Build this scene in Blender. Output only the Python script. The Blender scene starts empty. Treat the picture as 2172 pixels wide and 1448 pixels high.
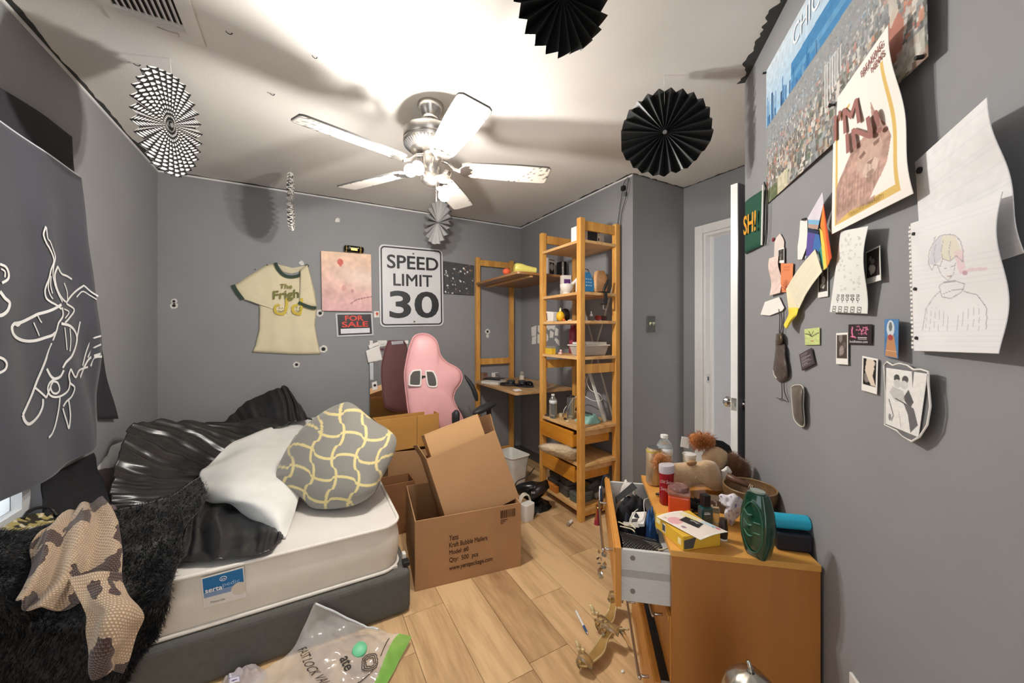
import bpy, bmesh, math, random
import numpy as np
from mathutils import Vector as V, Matrix, noise as mn

# ---------------------------------------------------------------- camera, world, exposure
FP, CX, HY, CAMH, CEIL = 790.0, 1086.0, 703.0, 1.313, 2.44
YAW = math.radians(29.2)
CS, SN = math.cos(YAW), math.sin(YAW)
scene = bpy.context.scene
COL = scene.collection
cam_d = bpy.data.cameras.new('camera')
cam = bpy.data.objects.new('camera', cam_d)
COL.objects.link(cam)
cam.location = (0, 0, CAMH)
cam.rotation_euler = (math.pi / 2, 0, -YAW)
cam_d.sensor_width = 36
cam_d.lens = FP / 2172 * 36
cam_d.shift_y = -(724 - HY) / 2172
cam_d.clip_start = 0.02
scene.camera = cam
world = bpy.data.worlds.new('world')
scene.world = world
world.use_nodes = True
bgn = world.node_tree.nodes['Background']
bgn.inputs[0].default_value = (0.93, 0.96, 1.0, 1)
bgn.inputs[1].default_value = 1.75
scene.view_settings.view_transform = 'Standard'
scene.view_settings.look = 'None'
scene.view_settings.gamma = 1
scene.view_settings.use_curve_mapping = False
scene.view_settings.exposure = 0.56
BULB_W = 25.0

# ---------------------------------------------------------------- helpers
random.seed(7)
rnd = random.random
def ru(a, b): return a + (b - a) * rnd()

def ray(u, v):
    r = (u - CX) / FP
    return V((r * CS + SN, -r * SN + CS, (HY - v) / FP))
O = V((0, 0, CAMH))
def P(u, v, F): return O + ray(u, v) * F
def plane(u, v, n, d):
    n = V(n); r = ray(u, v)
    return O + r * ((d - n.dot(O)) / n.dot(r))
XL, XR, YB = -0.89, 2.05, 3.47
def Pz(u, v, z=0.0): return plane(u, v, (0, 0, 1), z)
def Py(u, v, y): return plane(u, v, (0, 1, 0), y)
def Px(u, v, x): return plane(u, v, (1, 0, 0), x)
def Pb(u, v, off=0.0): return Py(u, v, YB - off)
def Pl(u, v, off=0.0): return Px(u, v, XL + off)
def Pr(u, v, off=0.0): return Px(u, v, XR - off)
def Pc(u, v, off=0.0): return Pz(u, v, CEIL - off)
AW = 0.786
AN = V((-1, 1, 0)).normalized()
def Pa(u, v, off=0.0): return plane(u, v, (1, -1, 0), AW - off * math.sqrt(2))

def lin1(c): return c / 12.92 if c <= 0.04045 else ((c + 0.055) / 1.055) ** 2.4
def hx(h):
    h = h.lstrip('#')
    return tuple(lin1(int(h[i:i + 2], 16) / 255) for i in (0, 2, 4))

MATS = {}
def mat(name, col='#808080', rough=0.6, metal=0.0, var=0.08, scale=14.0, bump=0.0, bscale=None, trans=0.0,
        alpha=1.0, emit=None, estr=0.0, spec=0.5, sheen=0.0, coat=0.0, stretch=(1, 1, 1), col2=None, detail=4.0, ior=1.45):
    if name in MATS: return MATS[name]
    m = bpy.data.materials.new(name); m.use_nodes = True
    nt = m.node_tree; b = nt.nodes['Principled BSDF']
    c = hx(col)
    b.inputs['Roughness'].default_value = rough
    b.inputs['Metallic'].default_value = metal
    b.inputs['Specular IOR Level'].default_value = spec
    b.inputs['IOR'].default_value = ior
    b.inputs['Transmission Weight'].default_value = trans
    b.inputs['Alpha'].default_value = alpha
    b.inputs['Sheen Weight'].default_value = sheen
    b.inputs['Coat Weight'].default_value = coat
    if emit:
        b.inputs['Emission Color'].default_value = (*hx(emit), 1)
        b.inputs['Emission Strength'].default_value = estr
    tc = nt.nodes.new('ShaderNodeTexCoord'); mp = nt.nodes.new('ShaderNodeMapping')
    mp.inputs['Scale'].default_value = stretch
    nt.links.new(tc.outputs['Object'], mp.inputs['Vector'])
    ns = nt.nodes.new('ShaderNodeTexNoise'); ns.inputs['Scale'].default_value = scale; ns.inputs['Detail'].default_value = detail
    nt.links.new(mp.outputs[0], ns.inputs['Vector'])
    rp = nt.nodes.new('ShaderNodeValToRGB')
    rp.color_ramp.elements[0].position = 0.3; rp.color_ramp.elements[1].position = 0.7
    c2 = hx(col2) if col2 else tuple(min(1, x * (1 + var)) for x in c)
    c1 = c if col2 else tuple(x * (1 - var) for x in c)
    rp.color_ramp.elements[0].color = (*c1, 1); rp.color_ramp.elements[1].color = (*c2, 1)
    nt.links.new(ns.outputs['Fac'], rp.inputs[0]); nt.links.new(rp.outputs[0], b.inputs['Base Color'])
    if bump:
        n2 = nt.nodes.new('ShaderNodeTexNoise'); n2.inputs['Scale'].default_value = bscale or scale * 4; n2.inputs['Detail'].default_value = 3
        nt.links.new(mp.outputs[0], n2.inputs['Vector'])
        bp = nt.nodes.new('ShaderNodeBump'); bp.inputs['Strength'].default_value = bump; bp.inputs['Distance'].default_value = 0.004
        nt.links.new(n2.outputs['Fac'], bp.inputs['Height']); nt.links.new(bp.outputs[0], b.inputs['Normal'])
    MATS[name] = m
    return m

def wood(name, c1, c2, axis='Y', scale=5.0, rough=0.45, rand=False, knots=False):
    if name in MATS: return MATS[name]
    m = bpy.data.materials.new(name); m.use_nodes = True
    nt = m.node_tree; b = nt.nodes['Principled BSDF']; L = nt.links.new
    b.inputs['Roughness'].default_value = rough
    tc = nt.nodes.new('ShaderNodeTexCoord'); mp = nt.nodes.new('ShaderNodeMapping')
    s = {'X': (0.12, 1, 1), 'Y': (1, 0.12, 1), 'Z': (1, 1, 0.12)}[axis]
    mp.inputs['Scale'].default_value = tuple(scale * k for k in s)
    L(tc.outputs['Object'], mp.inputs['Vector'])
    vec = mp.outputs[0]
    oi = nt.nodes.new('ShaderNodeObjectInfo')
    if rand:
        ad = nt.nodes.new('ShaderNodeVectorMath'); ad.operation = 'ADD'
        mu = nt.nodes.new('ShaderNodeMath'); mu.operation = 'MULTIPLY'; mu.inputs[1].default_value = 57.0
        L(oi.outputs['Random'], mu.inputs[0]); L(vec, ad.inputs[0]); L(mu.outputs[0], ad.inputs[1]); vec = ad.outputs[0]
    n1 = nt.nodes.new('ShaderNodeTexNoise'); n1.inputs['Scale'].default_value = 1.75; n1.inputs['Detail'].default_value = 6; n1.inputs['Distortion'].default_value = 1.2
    L(vec, n1.inputs['Vector'])
    w = nt.nodes.new('ShaderNodeTexNoise'); w.inputs['Scale'].default_value = 14; w.inputs['Detail'].default_value = 4
    L(vec, w.inputs['Vector'])
    mx = nt.nodes.new('ShaderNodeMath'); mx.operation = 'MULTIPLY_ADD'; mx.inputs[1].default_value = 0.35
    L(w.outputs['Fac'], mx.inputs[0]); L(n1.outputs['Fac'], mx.inputs[2])
    fac = mx.outputs[0]
    if rand:
        m2 = nt.nodes.new('ShaderNodeMath'); m2.operation = 'MULTIPLY_ADD'; m2.inputs[1].default_value = 0.2
        L(oi.outputs['Random'], m2.inputs[0]); L(fac, m2.inputs[2]); fac = m2.outputs[0]
    rp = nt.nodes.new('ShaderNodeValToRGB')
    rp.color_ramp.elements[0].position = 0.42; rp.color_ramp.elements[1].position = 0.92 if rand else 0.85
    rp.color_ramp.elements[0].color = (*hx(c1), 1); rp.color_ramp.elements[1].color = (*hx(c2), 1)
    L(fac, rp.inputs[0]); L(rp.outputs[0], b.inputs['Base Color'])
    bp = nt.nodes.new('ShaderNodeBump'); bp.inputs['Strength'].default_value = 0.12; bp.inputs['Distance'].default_value = 0.002
    L(w.outputs['Fac'], bp.inputs['Height']); L(bp.outputs[0], b.inputs['Normal'])
    MATS[name] = m
    return m

def amat(rough=0.7, spec=0.3, bump=0.0, bscale=60, sheen=0.0):
    key = 'print_%g_%g_%g_%g' % (rough, spec, bump, sheen)
    if key in MATS: return MATS[key]
    m = bpy.data.materials.new(key); m.use_nodes = True
    nt = m.node_tree; b = nt.nodes['Principled BSDF']
    b.inputs['Roughness'].default_value = rough; b.inputs['Specular IOR Level'].default_value = spec
    b.inputs['Sheen Weight'].default_value = sheen
    a = nt.nodes.new('ShaderNodeAttribute'); a.attribute_name = 'Col'
    nt.links.new(a.outputs['Color'], b.inputs['Base Color'])
    if bump:
        tc = nt.nodes.new('ShaderNodeTexCoord'); n2 = nt.nodes.new('ShaderNodeTexNoise'); n2.inputs['Scale'].default_value = bscale
        nt.links.new(tc.outputs['Object'], n2.inputs['Vector'])
        bp = nt.nodes.new('ShaderNodeBump'); bp.inputs['Strength'].default_value = bump; bp.inputs['Distance'].default_value = 0.004
        nt.links.new(n2.outputs['Fac'], bp.inputs['Height']); nt.links.new(bp.outputs[0], b.inputs['Normal'])
    MATS[key] = m
    return m

class MB:
    def __init__(s): s.v = []; s.f = []; s.m = Matrix(); s.col = None
    def add(s, vs, fs):
        n = len(s.v)
        s.v += [s.m @ V(p) for p in vs]
        s.f += [tuple(i + n for i in f) for f in fs]
        return s
    def box(s, c, d):
        x, y, z = c; a, b, h = d[0] / 2, d[1] / 2, d[2] / 2
        return s.add([(x + i * a, y + j * b, z + k * h) for k in (-1, 1) for j in (-1, 1) for i in (-1, 1)],
                     [(0, 2, 3, 1), (4, 5, 7, 6), (0, 1, 5, 4), (2, 6, 7, 3), (0, 4, 6, 2), (1, 3, 7, 5)])
    def bb(s, x0, x1, y0, y1, z0, z1): return s.box(((x0 + x1) / 2, (y0 + y1) / 2, (z0 + z1) / 2), (x1 - x0, y1 - y0, z1 - z0))
    def hexa(s, b4, t4):   # bottom quad, top quad
        return s.add(list(b4) + list(t4), [(3, 2, 1, 0), (4, 5, 6, 7), (0, 1, 5, 4), (1, 2, 6, 5), (2, 3, 7, 6), (3, 0, 4, 7)])
    def cyl(s, p0, p1, r0, r1=None, n=16, caps=True):
        p0, p1 = V(p0), V(p1); r1 = r0 if r1 is None else r1
        q = (p1 - p0).to_track_quat('Z', 'Y'); vs = []
        for p, r in ((p0, r0), (p1, r1)):
            for i in range(n):
                a = 2 * math.pi * i / n
                vs.append(p + q @ V((r * math.cos(a), r * math.sin(a), 0)))
        fs = [(i, (i + 1) % n, n + (i + 1) % n, n + i) for i in range(n)]
        if caps: fs += [tuple(range(n - 1, -1, -1)), tuple(range(n, 2 * n))]
        return s.add(vs, fs)
    def tube(s, pts, r, n=8, closed=False):
        pts = [V(p) for p in pts]; k = len(pts); vs = []; fs = []
        up = V((0.13, 0.21, 0.97)).normalized()
        for i, p in enumerate(pts):
            a = pts[(i - 1) % k] if (closed or i > 0) else p
            b = pts[(i + 1) % k] if (closed or i < k - 1) else p
            t = (b - a).normalized()
            x = t.cross(up)
            if x.length < 1e-3: x = t.cross(V((1, 0, 0)))
            x.normalize(); y = t.cross(x); up = -y if y.length else up
            up = x.cross(t)
            rr = r[i] if isinstance(r, (list, tuple)) else r
            for j in range(n):
                a2 = 2 * math.pi * j / n
                vs.append(p + x * (rr * math.cos(a2)) + up * (rr * math.sin(a2)))
        m = k if closed else k - 1
        for i in range(m):
            for j in range(n):
                i2 = (i + 1) % k
                fs.append((i * n + j, i * n + (j + 1) % n, i2 * n + (j + 1) % n, i2 * n + j))
        if not closed: fs += [tuple(range(n - 1, -1, -1)), tuple((k - 1) * n + j for j in range(n))]
        return s.add(vs, fs)
    def lathe(s, prof, c=(0, 0, 0), n=28, axis=None, sx=1.0, sy=1.0):
        q = V(axis).to_track_quat('Z', 'Y') if axis is not None else None
        c = V(c); vs = []; fs = []; k = len(prof)
        for (r, z) in prof:
            for j in range(n):
                a = 2 * math.pi * j / n
                p = V((r * sx * math.cos(a), r * sy * math.sin(a), z))
                vs.append(c + (q @ p if q else p))
        for i in range(k - 1):
            for j in range(n):
                fs.append((i * n + j, i * n + (j + 1) % n, (i + 1) * n + (j + 1) % n, (i + 1) * n + j))
        if prof[0][0] > 1e-5: fs.append(tuple(range(n - 1, -1, -1)))
        if prof[-1][0] > 1e-5: fs.append(tuple((k - 1) * n + j for j in range(n)))
        return s.add(vs, fs)
    def prism(s, poly, vec):
        poly = [V(p) for p in poly]; vec = V(vec); n = len(poly)
        return s.add(poly + [p + vec for p in poly],
                     [tuple(range(n - 1, -1, -1)), tuple(range(n, 2 * n))] + [(i, (i + 1) % n, n + (i + 1) % n, n + i) for i in range(n)])
    def grid(s, rows):
        h = len(rows); w = len(rows[0])
        return s.add([p for r in rows for p in r],
                     [(i * w + j, i * w + j + 1, (i + 1) * w + j + 1, (i + 1) * w + j) for i in range(h - 1) for j in range(w - 1)])
    def ball(s, c, r, n=16, m=10):
        rx, ry, rz = (r, r, r) if isinstance(r, (int, float)) else r
        c = V(c); vs = []
        for i in range(m + 1):
            t = math.pi * i / m
            for j in range(n):
                a = 2 * math.pi * j / n
                vs.append(c + V((rx * math.sin(t) * math.cos(a), ry * math.sin(t) * math.sin(a), rz * math.cos(t))))
        return s.add(vs, [(i * n + j, (i + 1) * n + j, (i + 1) * n + (j + 1) % n, i * n + (j + 1) % n) for i in range(m) for j in range(n)])
    def ribbon(s, pts, w, nrm, th=0.0008):   # flat stroke lying on a surface
        pts = [V(p) for p in pts]; nrm = V(nrm); L = []; R = []
        for i, p in enumerate(pts):
            t = (pts[min(i + 1, len(pts) - 1)] - pts[max(i - 1, 0)])
            d = t.cross(nrm)
            if d.length < 1e-9: d = V((0, 0, 1))
            d.normalize(); ww = w[i] if isinstance(w, (list, tuple)) else w
            L.append(p + d * ww / 2); R.append(p - d * ww / 2)
        k = len(pts); e = nrm * th
        vs = L + R + [p + e for p in L] + [p + e for p in R]; fs = []
        for i in range(k - 1):
            fs += [(2 * k + i, 2 * k + i + 1, 3 * k + i + 1, 3 * k + i), (i, k + i, k + i + 1, i + 1),
                   (i, i + 1, 2 * k + i + 1, 2 * k + i), (k + i, 3 * k + i, 3 * k + i + 1, k + i + 1)]
        fs += [(0, 2 * k, 3 * k, k), (k - 1, 2 * k - 1, 4 * k - 1, 3 * k - 1)]
        return s.add(vs, fs)

WL = {}
def obj(name, mb, material, parent=None, smooth=False, bev=0.0, sub=0, solid=0.0, base=None, offset=-1.0, seg=2):
    me = bpy.data.meshes.new(name)
    if parent is not None: o0 = WL[parent]
    elif base is not None: o0 = V(base)
    else:
        xs = [p[0] for p in mb.v]; ys = [p[1] for p in mb.v]; zs = [p[2] for p in mb.v]
        o0 = V(((min(xs) + max(xs)) / 2, (min(ys) + max(ys)) / 2, min(zs)))
    me.from_pydata([tuple(V(p) - o0) for p in mb.v], [], mb.f)
    if mb.col is not None:
        ca = me.color_attributes.new('Col', 'FLOAT_COLOR', 'POINT')
        arr = np.ones((len(mb.v), 4), dtype=np.float32); arr[:, :3] = mb.col
        ca.data.foreach_set('color', arr.ravel())
    me.materials.append(material)
    bm = bmesh.new(); bm.from_mesh(me)
    bmesh.ops.recalc_face_normals(bm, faces=bm.faces)
    bm.to_mesh(me); bm.free()
    if smooth:
        me.polygons.foreach_set('use_smooth', [True] * len(me.polygons))
        if smooth != 2:
            me.set_sharp_from_angle(angle=math.radians(42))
    me.update()
    o = bpy.data.objects.new(name, me); COL.objects.link(o)
    if parent is not None: o.parent = parent
    else: o.location = o0
    WL[o] = o0
    if solid:
        k = o.modifiers.new('solid', 'SOLIDIFY'); k.thickness = solid; k.offset = offset
    if bev:
        k = o.modifiers.new('bevel', 'BEVEL'); k.width = bev; k.segments = seg; k.limit_method = 'ANGLE'; k.angle_limit = math.radians(40)
    if sub:
        k = o.modifiers.new('sub', 'SUBSURF'); k.levels = sub; k.render_levels = sub
    return o
def tag(o, label=None, cat=None, group=None, kind=None):
    if label: o['label'] = label
    if cat: o['category'] = cat
    if group: o['group'] = group
    if kind: o['kind'] = kind
    return o
def thing(name, label, cat, loc, group=None):
    o = bpy.data.objects.new(name, None); COL.objects.link(o)
    o.location = loc; o.empty_display_size = 0.05; WL[o] = V(loc)
    return tag(o, label, cat, group)
def solo(name, label, cat, mb, material, group=None, **k):
    return tag(obj(name, mb, material, **k), label, cat, group)
def struct(name, mb, material, label=None, **k):
    return tag(obj(name, mb, material, **k), label=label, kind='structure')
def frame(o, x, y=None, z=(0, 0, 1)):   # local -> world matrix from axes
    x = V(x).normalized(); z = V(z).normalized()
    y = z.cross(x).normalized() if y is None else V(y).normalized()
    z = x.cross(y)
    return Matrix(((x.x, y.x, z.x, o[0]), (x.y, y.y, z.y, o[1]), (x.z, y.z, z.z, o[2]), (0, 0, 0, 1)))
def rotz(a): return Matrix.Rotation(a, 4, 'Z')
def MBm(m): b = MB(); b.m = m; return b
def mean(ps): return sum((V(p) for p in ps), V((0, 0, 0))) / len(ps)

# Catmull-Rom patch through a control grid of points
def cr(a, n):
    a = np.asarray(a, float); k = len(a)
    e = np.concatenate([2 * a[:1] - a[1:2], a, 2 * a[-1:] - a[-2:-1]])
    t = np.linspace(0, k - 1, n); i = np.minimum(t.astype(int), k - 2); f = t - i
    f = f.reshape((-1,) + (1,) * (a.ndim - 1))
    p0, p1, p2, p3 = e[i], e[i + 1], e[i + 2], e[i + 3]
    return 0.5 * (2 * p1 + (p2 - p0) * f + (2 * p0 - 5 * p1 + 4 * p2 - p3) * f ** 2 + (3 * p1 - p0 - 3 * p2 + p3) * f ** 3)
def patch(rows, nu, nv):
    a = np.array([[tuple(p) for p in r] for r in rows])
    a = cr(a, nv)
    return cr(a.transpose(1, 0, 2), nu).transpose(1, 0, 2)    # (nv, nu, 3)
def gnorm(g):
    du = np.gradient(g, axis=1); dv = np.gradient(g, axis=0)
    n = np.cross(du, dv); return n / (np.linalg.norm(n, axis=2, keepdims=True) + 1e-9)
def nz(g, s, seed=0.0):
    h, w = g.shape[:2]
    return np.array([[mn.noise(V(tuple(g[i, j] * s)) + V((seed, seed * 1.7, 0))) for j in range(w)] for i in range(h)])
def gmb(g, col=None):
    b = MB(); b.grid([[V(p) for p in r] for r in g])
    if col is not None: b.col = np.asarray(col).reshape(-1, 3)
    return b
def spline(pts, n):
    return [V(p) for p in cr([tuple(p) for p in pts], n)]

# small raster used as per-vertex print colour
class Cv:
    def __init__(s, w, h, c, asp=None):
        s.w, s.h = w, h; s.a = np.ones((h, w, 3)) * np.array(hx(c))
        s.X, s.Y = np.meshgrid(np.linspace(0, 1, w), np.linspace(0, 1, h)); s.asp = asp or w / h
    def put(s, m, c, al=1.0): s.a[m] = s.a[m] * (1 - al) + np.array(hx(c)) * al; return s
    def rect(s, x0, y0, x1, y1, c, al=1.0): return s.put((s.X >= x0) & (s.X <= x1) & (s.Y >= y0) & (s.Y <= y1), c, al)
    def ell(s, cx, cy, rx, ry, c, al=1.0): return s.put(((s.X - cx) / rx) ** 2 + ((s.Y - cy) / ry) ** 2 <= 1, c, al)
    def poly(s, pts, c, al=1.0):
        ins = np.zeros(s.X.shape, bool); n = len(pts)
        for i in range(n):
            (x1, y1), (x2, y2) = pts[i], pts[(i + 1) % n]
            if y1 == y2: continue
            ins ^= ((s.Y < y1) != (s.Y < y2)) & (s.X < (x2 - x1) * (s.Y - y1) / (y2 - y1) + x1)
        return s.put(ins, c, al)
    def line(s, pts, wd, c, al=1.0):
        m = np.zeros(s.X.shape, bool); A = s.asp
        for (x1, y1), (x2, y2) in zip(pts[:-1], pts[1:]):
            dx, dy = (x2 - x1) * A, y2 - y1; L2 = dx * dx + dy * dy + 1e-12
            t = np.clip(((s.X - x1) * A * dx + (s.Y - y1) * dy) / L2, 0, 1)
            m |= ((s.X - x1) * A - t * dx) ** 2 + (s.Y - y1 - t * dy) ** 2 <= (wd / 2) ** 2
        return s.put(m, c, al)
    def noise(s, sc, amp, seed=0, mask=None):
        n = np.array([[mn.noise(V((x * sc * s.asp, y * sc, seed))) for x in np.linspace(0, 1, s.w)] for y in np.linspace(0, 1, s.h)])
        f = 1 + amp * n[..., None]
        s.a = np.clip(s.a * f if mask is None else np.where(mask[..., None], s.a * f, s.a), 0, 1); return s

def bil(c, s, t):
    a, b, d, e = c   # TL, TR, BR, BL
    return a * (1 - s) * (1 - t) + b * s * (1 - t) + d * s * t + e * (1 - s) * t
def sheet_mb(c, n=(12, 12), curl=None, nrm=None):
    nrm = nrm or (c[1] - c[0]).cross(c[3] - c[0]).normalized()
    if nrm.dot(O - c[0]) < 0: nrm = -nrm
    rows = []
    for j in range(n[1]):
        r = []
        for i in range(n[0]):
            s, t = i / (n[0] - 1), j / (n[1] - 1)
            p = bil(c, s, t)
            if curl: p = p + nrm * curl(s, t)
            r.append(p)
        rows.append(r)
    b = MB(); b.grid(rows); b.n = nrm; return b
def paper(name, label, cat, c, art, curl=None, rough=0.75, th=0.0008, group=None, parent=None, lab=True):
    c = [V(p) for p in c]
    if isinstance(art, Cv):
        b = sheet_mb(c, (art.w, art.h), curl); b.col = art.a.reshape(-1, 3); m = amat(rough)
    else:
        b = sheet_mb(c, (14, 14), curl); m = art
    o = obj(name, b, m, parent=parent, smooth=2, solid=th, offset=0.0)
    if parent is None: tag(o, label, cat, group)
    return o
def aq(px, off=0.003):    # pixel quad on the angled wall
    offs = off if isinstance(off, (list, tuple)) else [off] * 4
    return [Pa(u, v, k) for (u, v), k in zip(px, offs)]

_font_cache = {}
def text_mesh(s, bold=0.0, shear=0.0, spacing=1.0):
    key = (s, bold, shear, spacing)
    if key in _font_cache: return _font_cache[key]
    cu = bpy.data.curves.new('t', 'FONT'); cu.body = s; cu.size = 1; cu.offset = bold; cu.shear = shear; cu.space_character = spacing
    cu.resolution_u = 4
    ob = bpy.data.objects.new('t', cu); COL.objects.link(ob)
    dg = bpy.context.evaluated_depsgraph_get(); ev = ob.evaluated_get(dg)
    me = ev.to_mesh()
    vs = [tuple(v.co) for v in me.vertices]; fs = [tuple(p.vertices) for p in me.polygons]
    ev.to_mesh_clear(); bpy.data.objects.remove(ob); bpy.data.curves.remove(cu)
    xs = [v[0] for v in vs]; ys = [v[1] for v in vs]
    x0, x1, y0, y1 = min(xs), max(xs), min(ys), max(ys)
    vs = [((x - x0) / (x1 - x0 or 1), 1 - (y - y0) / (y1 - y0 or 1)) for x, y, _ in vs]
    _font_cache[key] = (vs, fs); return vs, fs
def text_on(s, c, material, parent, name='lettering', off=0.0012, bold=0.0, curl=None, shear=0.0, fat=0.0):
    vs0, fs0 = text_mesh(s, min(bold, 0.012), shear); vs, fs = [], []
    fat = max(fat, bold * 0.45)
    for dx, dy in (((0, 0), (fat, 0), (-fat, 0), (0, fat), (0, -fat), (fat * .7, fat * .7), (-fat * .7, fat * .7), (fat * .7, -fat * .7), (-fat * .7, -fat * .7)) if fat else ((0, 0),)):
        k = len(vs); w_ = 1.0 / max(1, len(s)) * 1.6; vs += [(x * (1 - 2 * fat * w_) + fat * w_ + dx * w_, y * (1 - 2 * fat) + fat + dy) for x, y in vs0]; fs += [tuple(i + k for i in f) for f in fs0]
    c = [V(p) for p in c]
    n = (c[1] - c[0]).cross(c[3] - c[0]).normalized()
    if n.dot(O - c[0]) < 0: n = -n
    m0 = len(vs0)
    b = MB(); b.add([bil(c, x, y) + n * (off + 0.00004 * (i // m0) + (curl(x, y) if curl else 0)) for i, (x, y) in enumerate(vs)], fs)
    return obj(name, b, material, parent=parent)
def sub_q(c, s0, t0, s1, t1):
    return [bil(c, s0, t0), bil(c, s1, t0), bil(c, s1, t1), bil(c, s0, t1)]

def inflate(outline, F, bulge, back=None, nr=14, ns=80, tilt=(0, 0), pw=0.5, curve=True):
    """solid with the given outline; F may be number or f(u,v)"""
    back = bulge if back is None else back
    ol = cr(np.array(list(outline) + [outline[0]], float), ns + 1)[:-1] if curve else None
    if ol is None:
        pts = []; m = len(outline); per = max(1, ns // m)
        for i in range(m):
            a = np.array(outline[i], float); b2 = np.array(outline[(i + 1) % m], float)
            for k in range(per): pts.append(a + (b2 - a) * k / per)
        ol = np.array(pts)
    ns = len(ol); c = ol.mean(0)
    fF = F if callable(F) else (lambda u, v: F + tilt[0] * (u - c[0]) + tilt[1] * (v - c[1]))
    vs = []; uv = []
    def ring(k, sgn):
        q = k / nr                       # 0 outline .. 1 centre
        h = (1 - (1 - q) ** 2) ** pw
        for p in ol:
            x = p + (c - p) * (q if q < 1 else 0.9999)
            d = (bulge if sgn < 0 else back) * h
            vs.append(P(x[0], x[1], fF(x[0], x[1]) + sgn * d)); uv.append((x[0], x[1]))
    for k in range(nr + 1): ring(k, -1)
    for k in range(1, nr + 1): ring(k, 1)
    fs = []
    for k in range(nr):
        for j in range(ns):
            fs.append((k * ns + j, k * ns + (j + 1) % ns, (k + 1) * ns + (j + 1) % ns, (k + 1) * ns + j))
    def bidx(k): return 0 if k == 0 else (nr + k) * ns
    for k in range(nr):
        a, b2 = bidx(k), bidx(k + 1)
        for j in range(ns): fs.append((a + (j + 1) % ns, a + j, b2 + j, b2 + (j + 1) % ns))
    mb = MB(); mb.add(vs, fs); mb.uv = uv; return mb
def hairs(g_pts, normals, n, length, width, droop=0.3, seed=1, jitter=0.5):
    rs = np.random.RandomState(seed); k = len(g_pts); mb = MB(); vs = []; fs = []
    for q in range(n):
        i = rs.randint(k); p = V(g_pts[i]) + V(tuple(rs.uniform(-1, 1, 3) * 0.006)); nn = V(normals[i])
        d = (nn + V(tuple(rs.uniform(-1, 1, 3) * jitter)) + V((0, 0, -droop))).normalized()
        w = d.cross(V(tuple(rs.uniform(-1, 1, 3)))).normalized() * width
        L = length * rs.uniform(0.6, 1.2); b = len(vs)
        vs += [p - w - nn * 0.002, p + w - nn * 0.002, p + d * L]; fs.append((b, b + 1, b + 2))
    mb.add(vs, fs); return mb
# ---------------------------------------------------------------- materials of the room
PAINT = mat('grey_wall_paint', '#8d8e90', 0.62, var=0.04, scale=3, bump=0.05, bscale=160)
CEILP = mat('ceiling_paint', '#dad7d2', 0.8, var=0.02, scale=4, bump=0.25, bscale=220)
DARKP = mat('dark_paint_smear', '#3c3e3c', 0.7, var=0.2, scale=60)
WHITEP = mat('white_gloss_paint', '#e8e8e6', 0.35, var=0.02)
SUBF = mat('subfloor', '#4a3a2a', 0.8)
PLANK = wood('plank_wood', '#96714b', '#dcb98a', 'Y', 5.0, 0.38, rand=True)
STEEL = mat('brushed_nickel', '#b9b4ae', 0.28, 1.0, var=0.05)
CHROME = mat('chrome', '#d8d8d8', 0.12, 1.0, var=0.02)
BLACK = mat('black_plastic', '#141415', 0.4, var=0.2)
WHITEPL = mat('white_plastic', '#e4e2dc', 0.4, var=0.03)
PAPERW = mat('white_paper', '#ebe8e2', 0.8, var=0.03)

# ---------------------------------------------------------------- floor of separate planks
b = MB(); b.bb(-0.95, 3.5, -0.9, 3.57, -0.08, -0.013)
floor = struct('floor', b, SUBF, base=(0, 0, 0), label='light oak laminate plank floor')
PW, PL = 0.19, 1.22
pm = MB(); pm.bb(0.0008, PW - 0.0008, 0.0008, PL - 0.0008, -0.0125, 0.0)
pl0 = None; rs = random.Random(3)
for ix in range(23):
    off = rs.uniform(0, PL)
    x = -0.93 + ix * PW
    y = -0.9 - off
    while y < 3.5:
        if pl0 is None:
            pl0 = obj('plank', pm, PLANK, parent=floor, bev=0.0008, seg=1); o = pl0
        else:
            o = pl0.copy(); COL.objects.link(o); o.parent = floor
        o.location = (x, y, 0)
        y += PL

# ---------------------------------------------------------------- walls and ceiling
b = MB(); b.bb(-1.0, 3.5, -0.9, 3.57, CEIL, CEIL + 0.08)
ceiling = struct('ceiling', b, CEILP, label='pale textured ceiling')
b = MB(); b.bb(XL - 0.1, XR + 0.1, YB, YB + 0.1, -0.05, CEIL)
wall_back = struct('wall_back', b, PAINT, label='grey painted back wall')
WY0, WY1, WZ0, WZ1 = 1.05, 2.16, 0.60, 2.0
b = MB()
b.bb(XL - 0.1, XL, -0.9, WY0, -0.05, CEIL); b.bb(XL - 0.1, XL, WY1, YB, -0.05, CEIL)
b.bb(XL - 0.1, XL, WY0, WY1, -0.05, WZ0); b.bb(XL - 0.1, XL, WY0, WY1, WZ1, CEIL)
wall_left = struct('wall_left', b, PAINT, label='grey painted left wall with covered window')
b = MB(); b.bb(XR, XR + 0.1, 2.0, YB, -0.05, CEIL)
wall_right = struct('wall_right', b, PAINT, label='grey wall behind the shelf tower')
b = MB(); b.bb(XR, 2.71, 1.9, 2.0, -0.05, CEIL)
wall_step = struct('wall_step', b, PAINT, label='narrow grey wall return with light switch')
DX = 2.61
b = MB(); b.bb(DX, DX + 0.1, 1.735, 1.9, -0.05, CEIL); b.bb(DX, DX + 0.1, 1.0, 1.735, 2.045, CEIL); b.bb(DX, DX + 0.1, 0.957, 1.0, -0.05, CEIL)
wall_door = struct('wall_door', b, PAINT, label='grey wall around the doorway')
b = MB(); b.prism([(1.743, 0.957, -0.05), (0.2, -0.586, -0.05), (0.27, -0.656, -0.05), (1.784, 0.857, -0.05)], (0, 0, CEIL + 0.05))
wall_angled = struct('wall_angled', b, PAINT, label='angled grey wall covered with papers')
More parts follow.
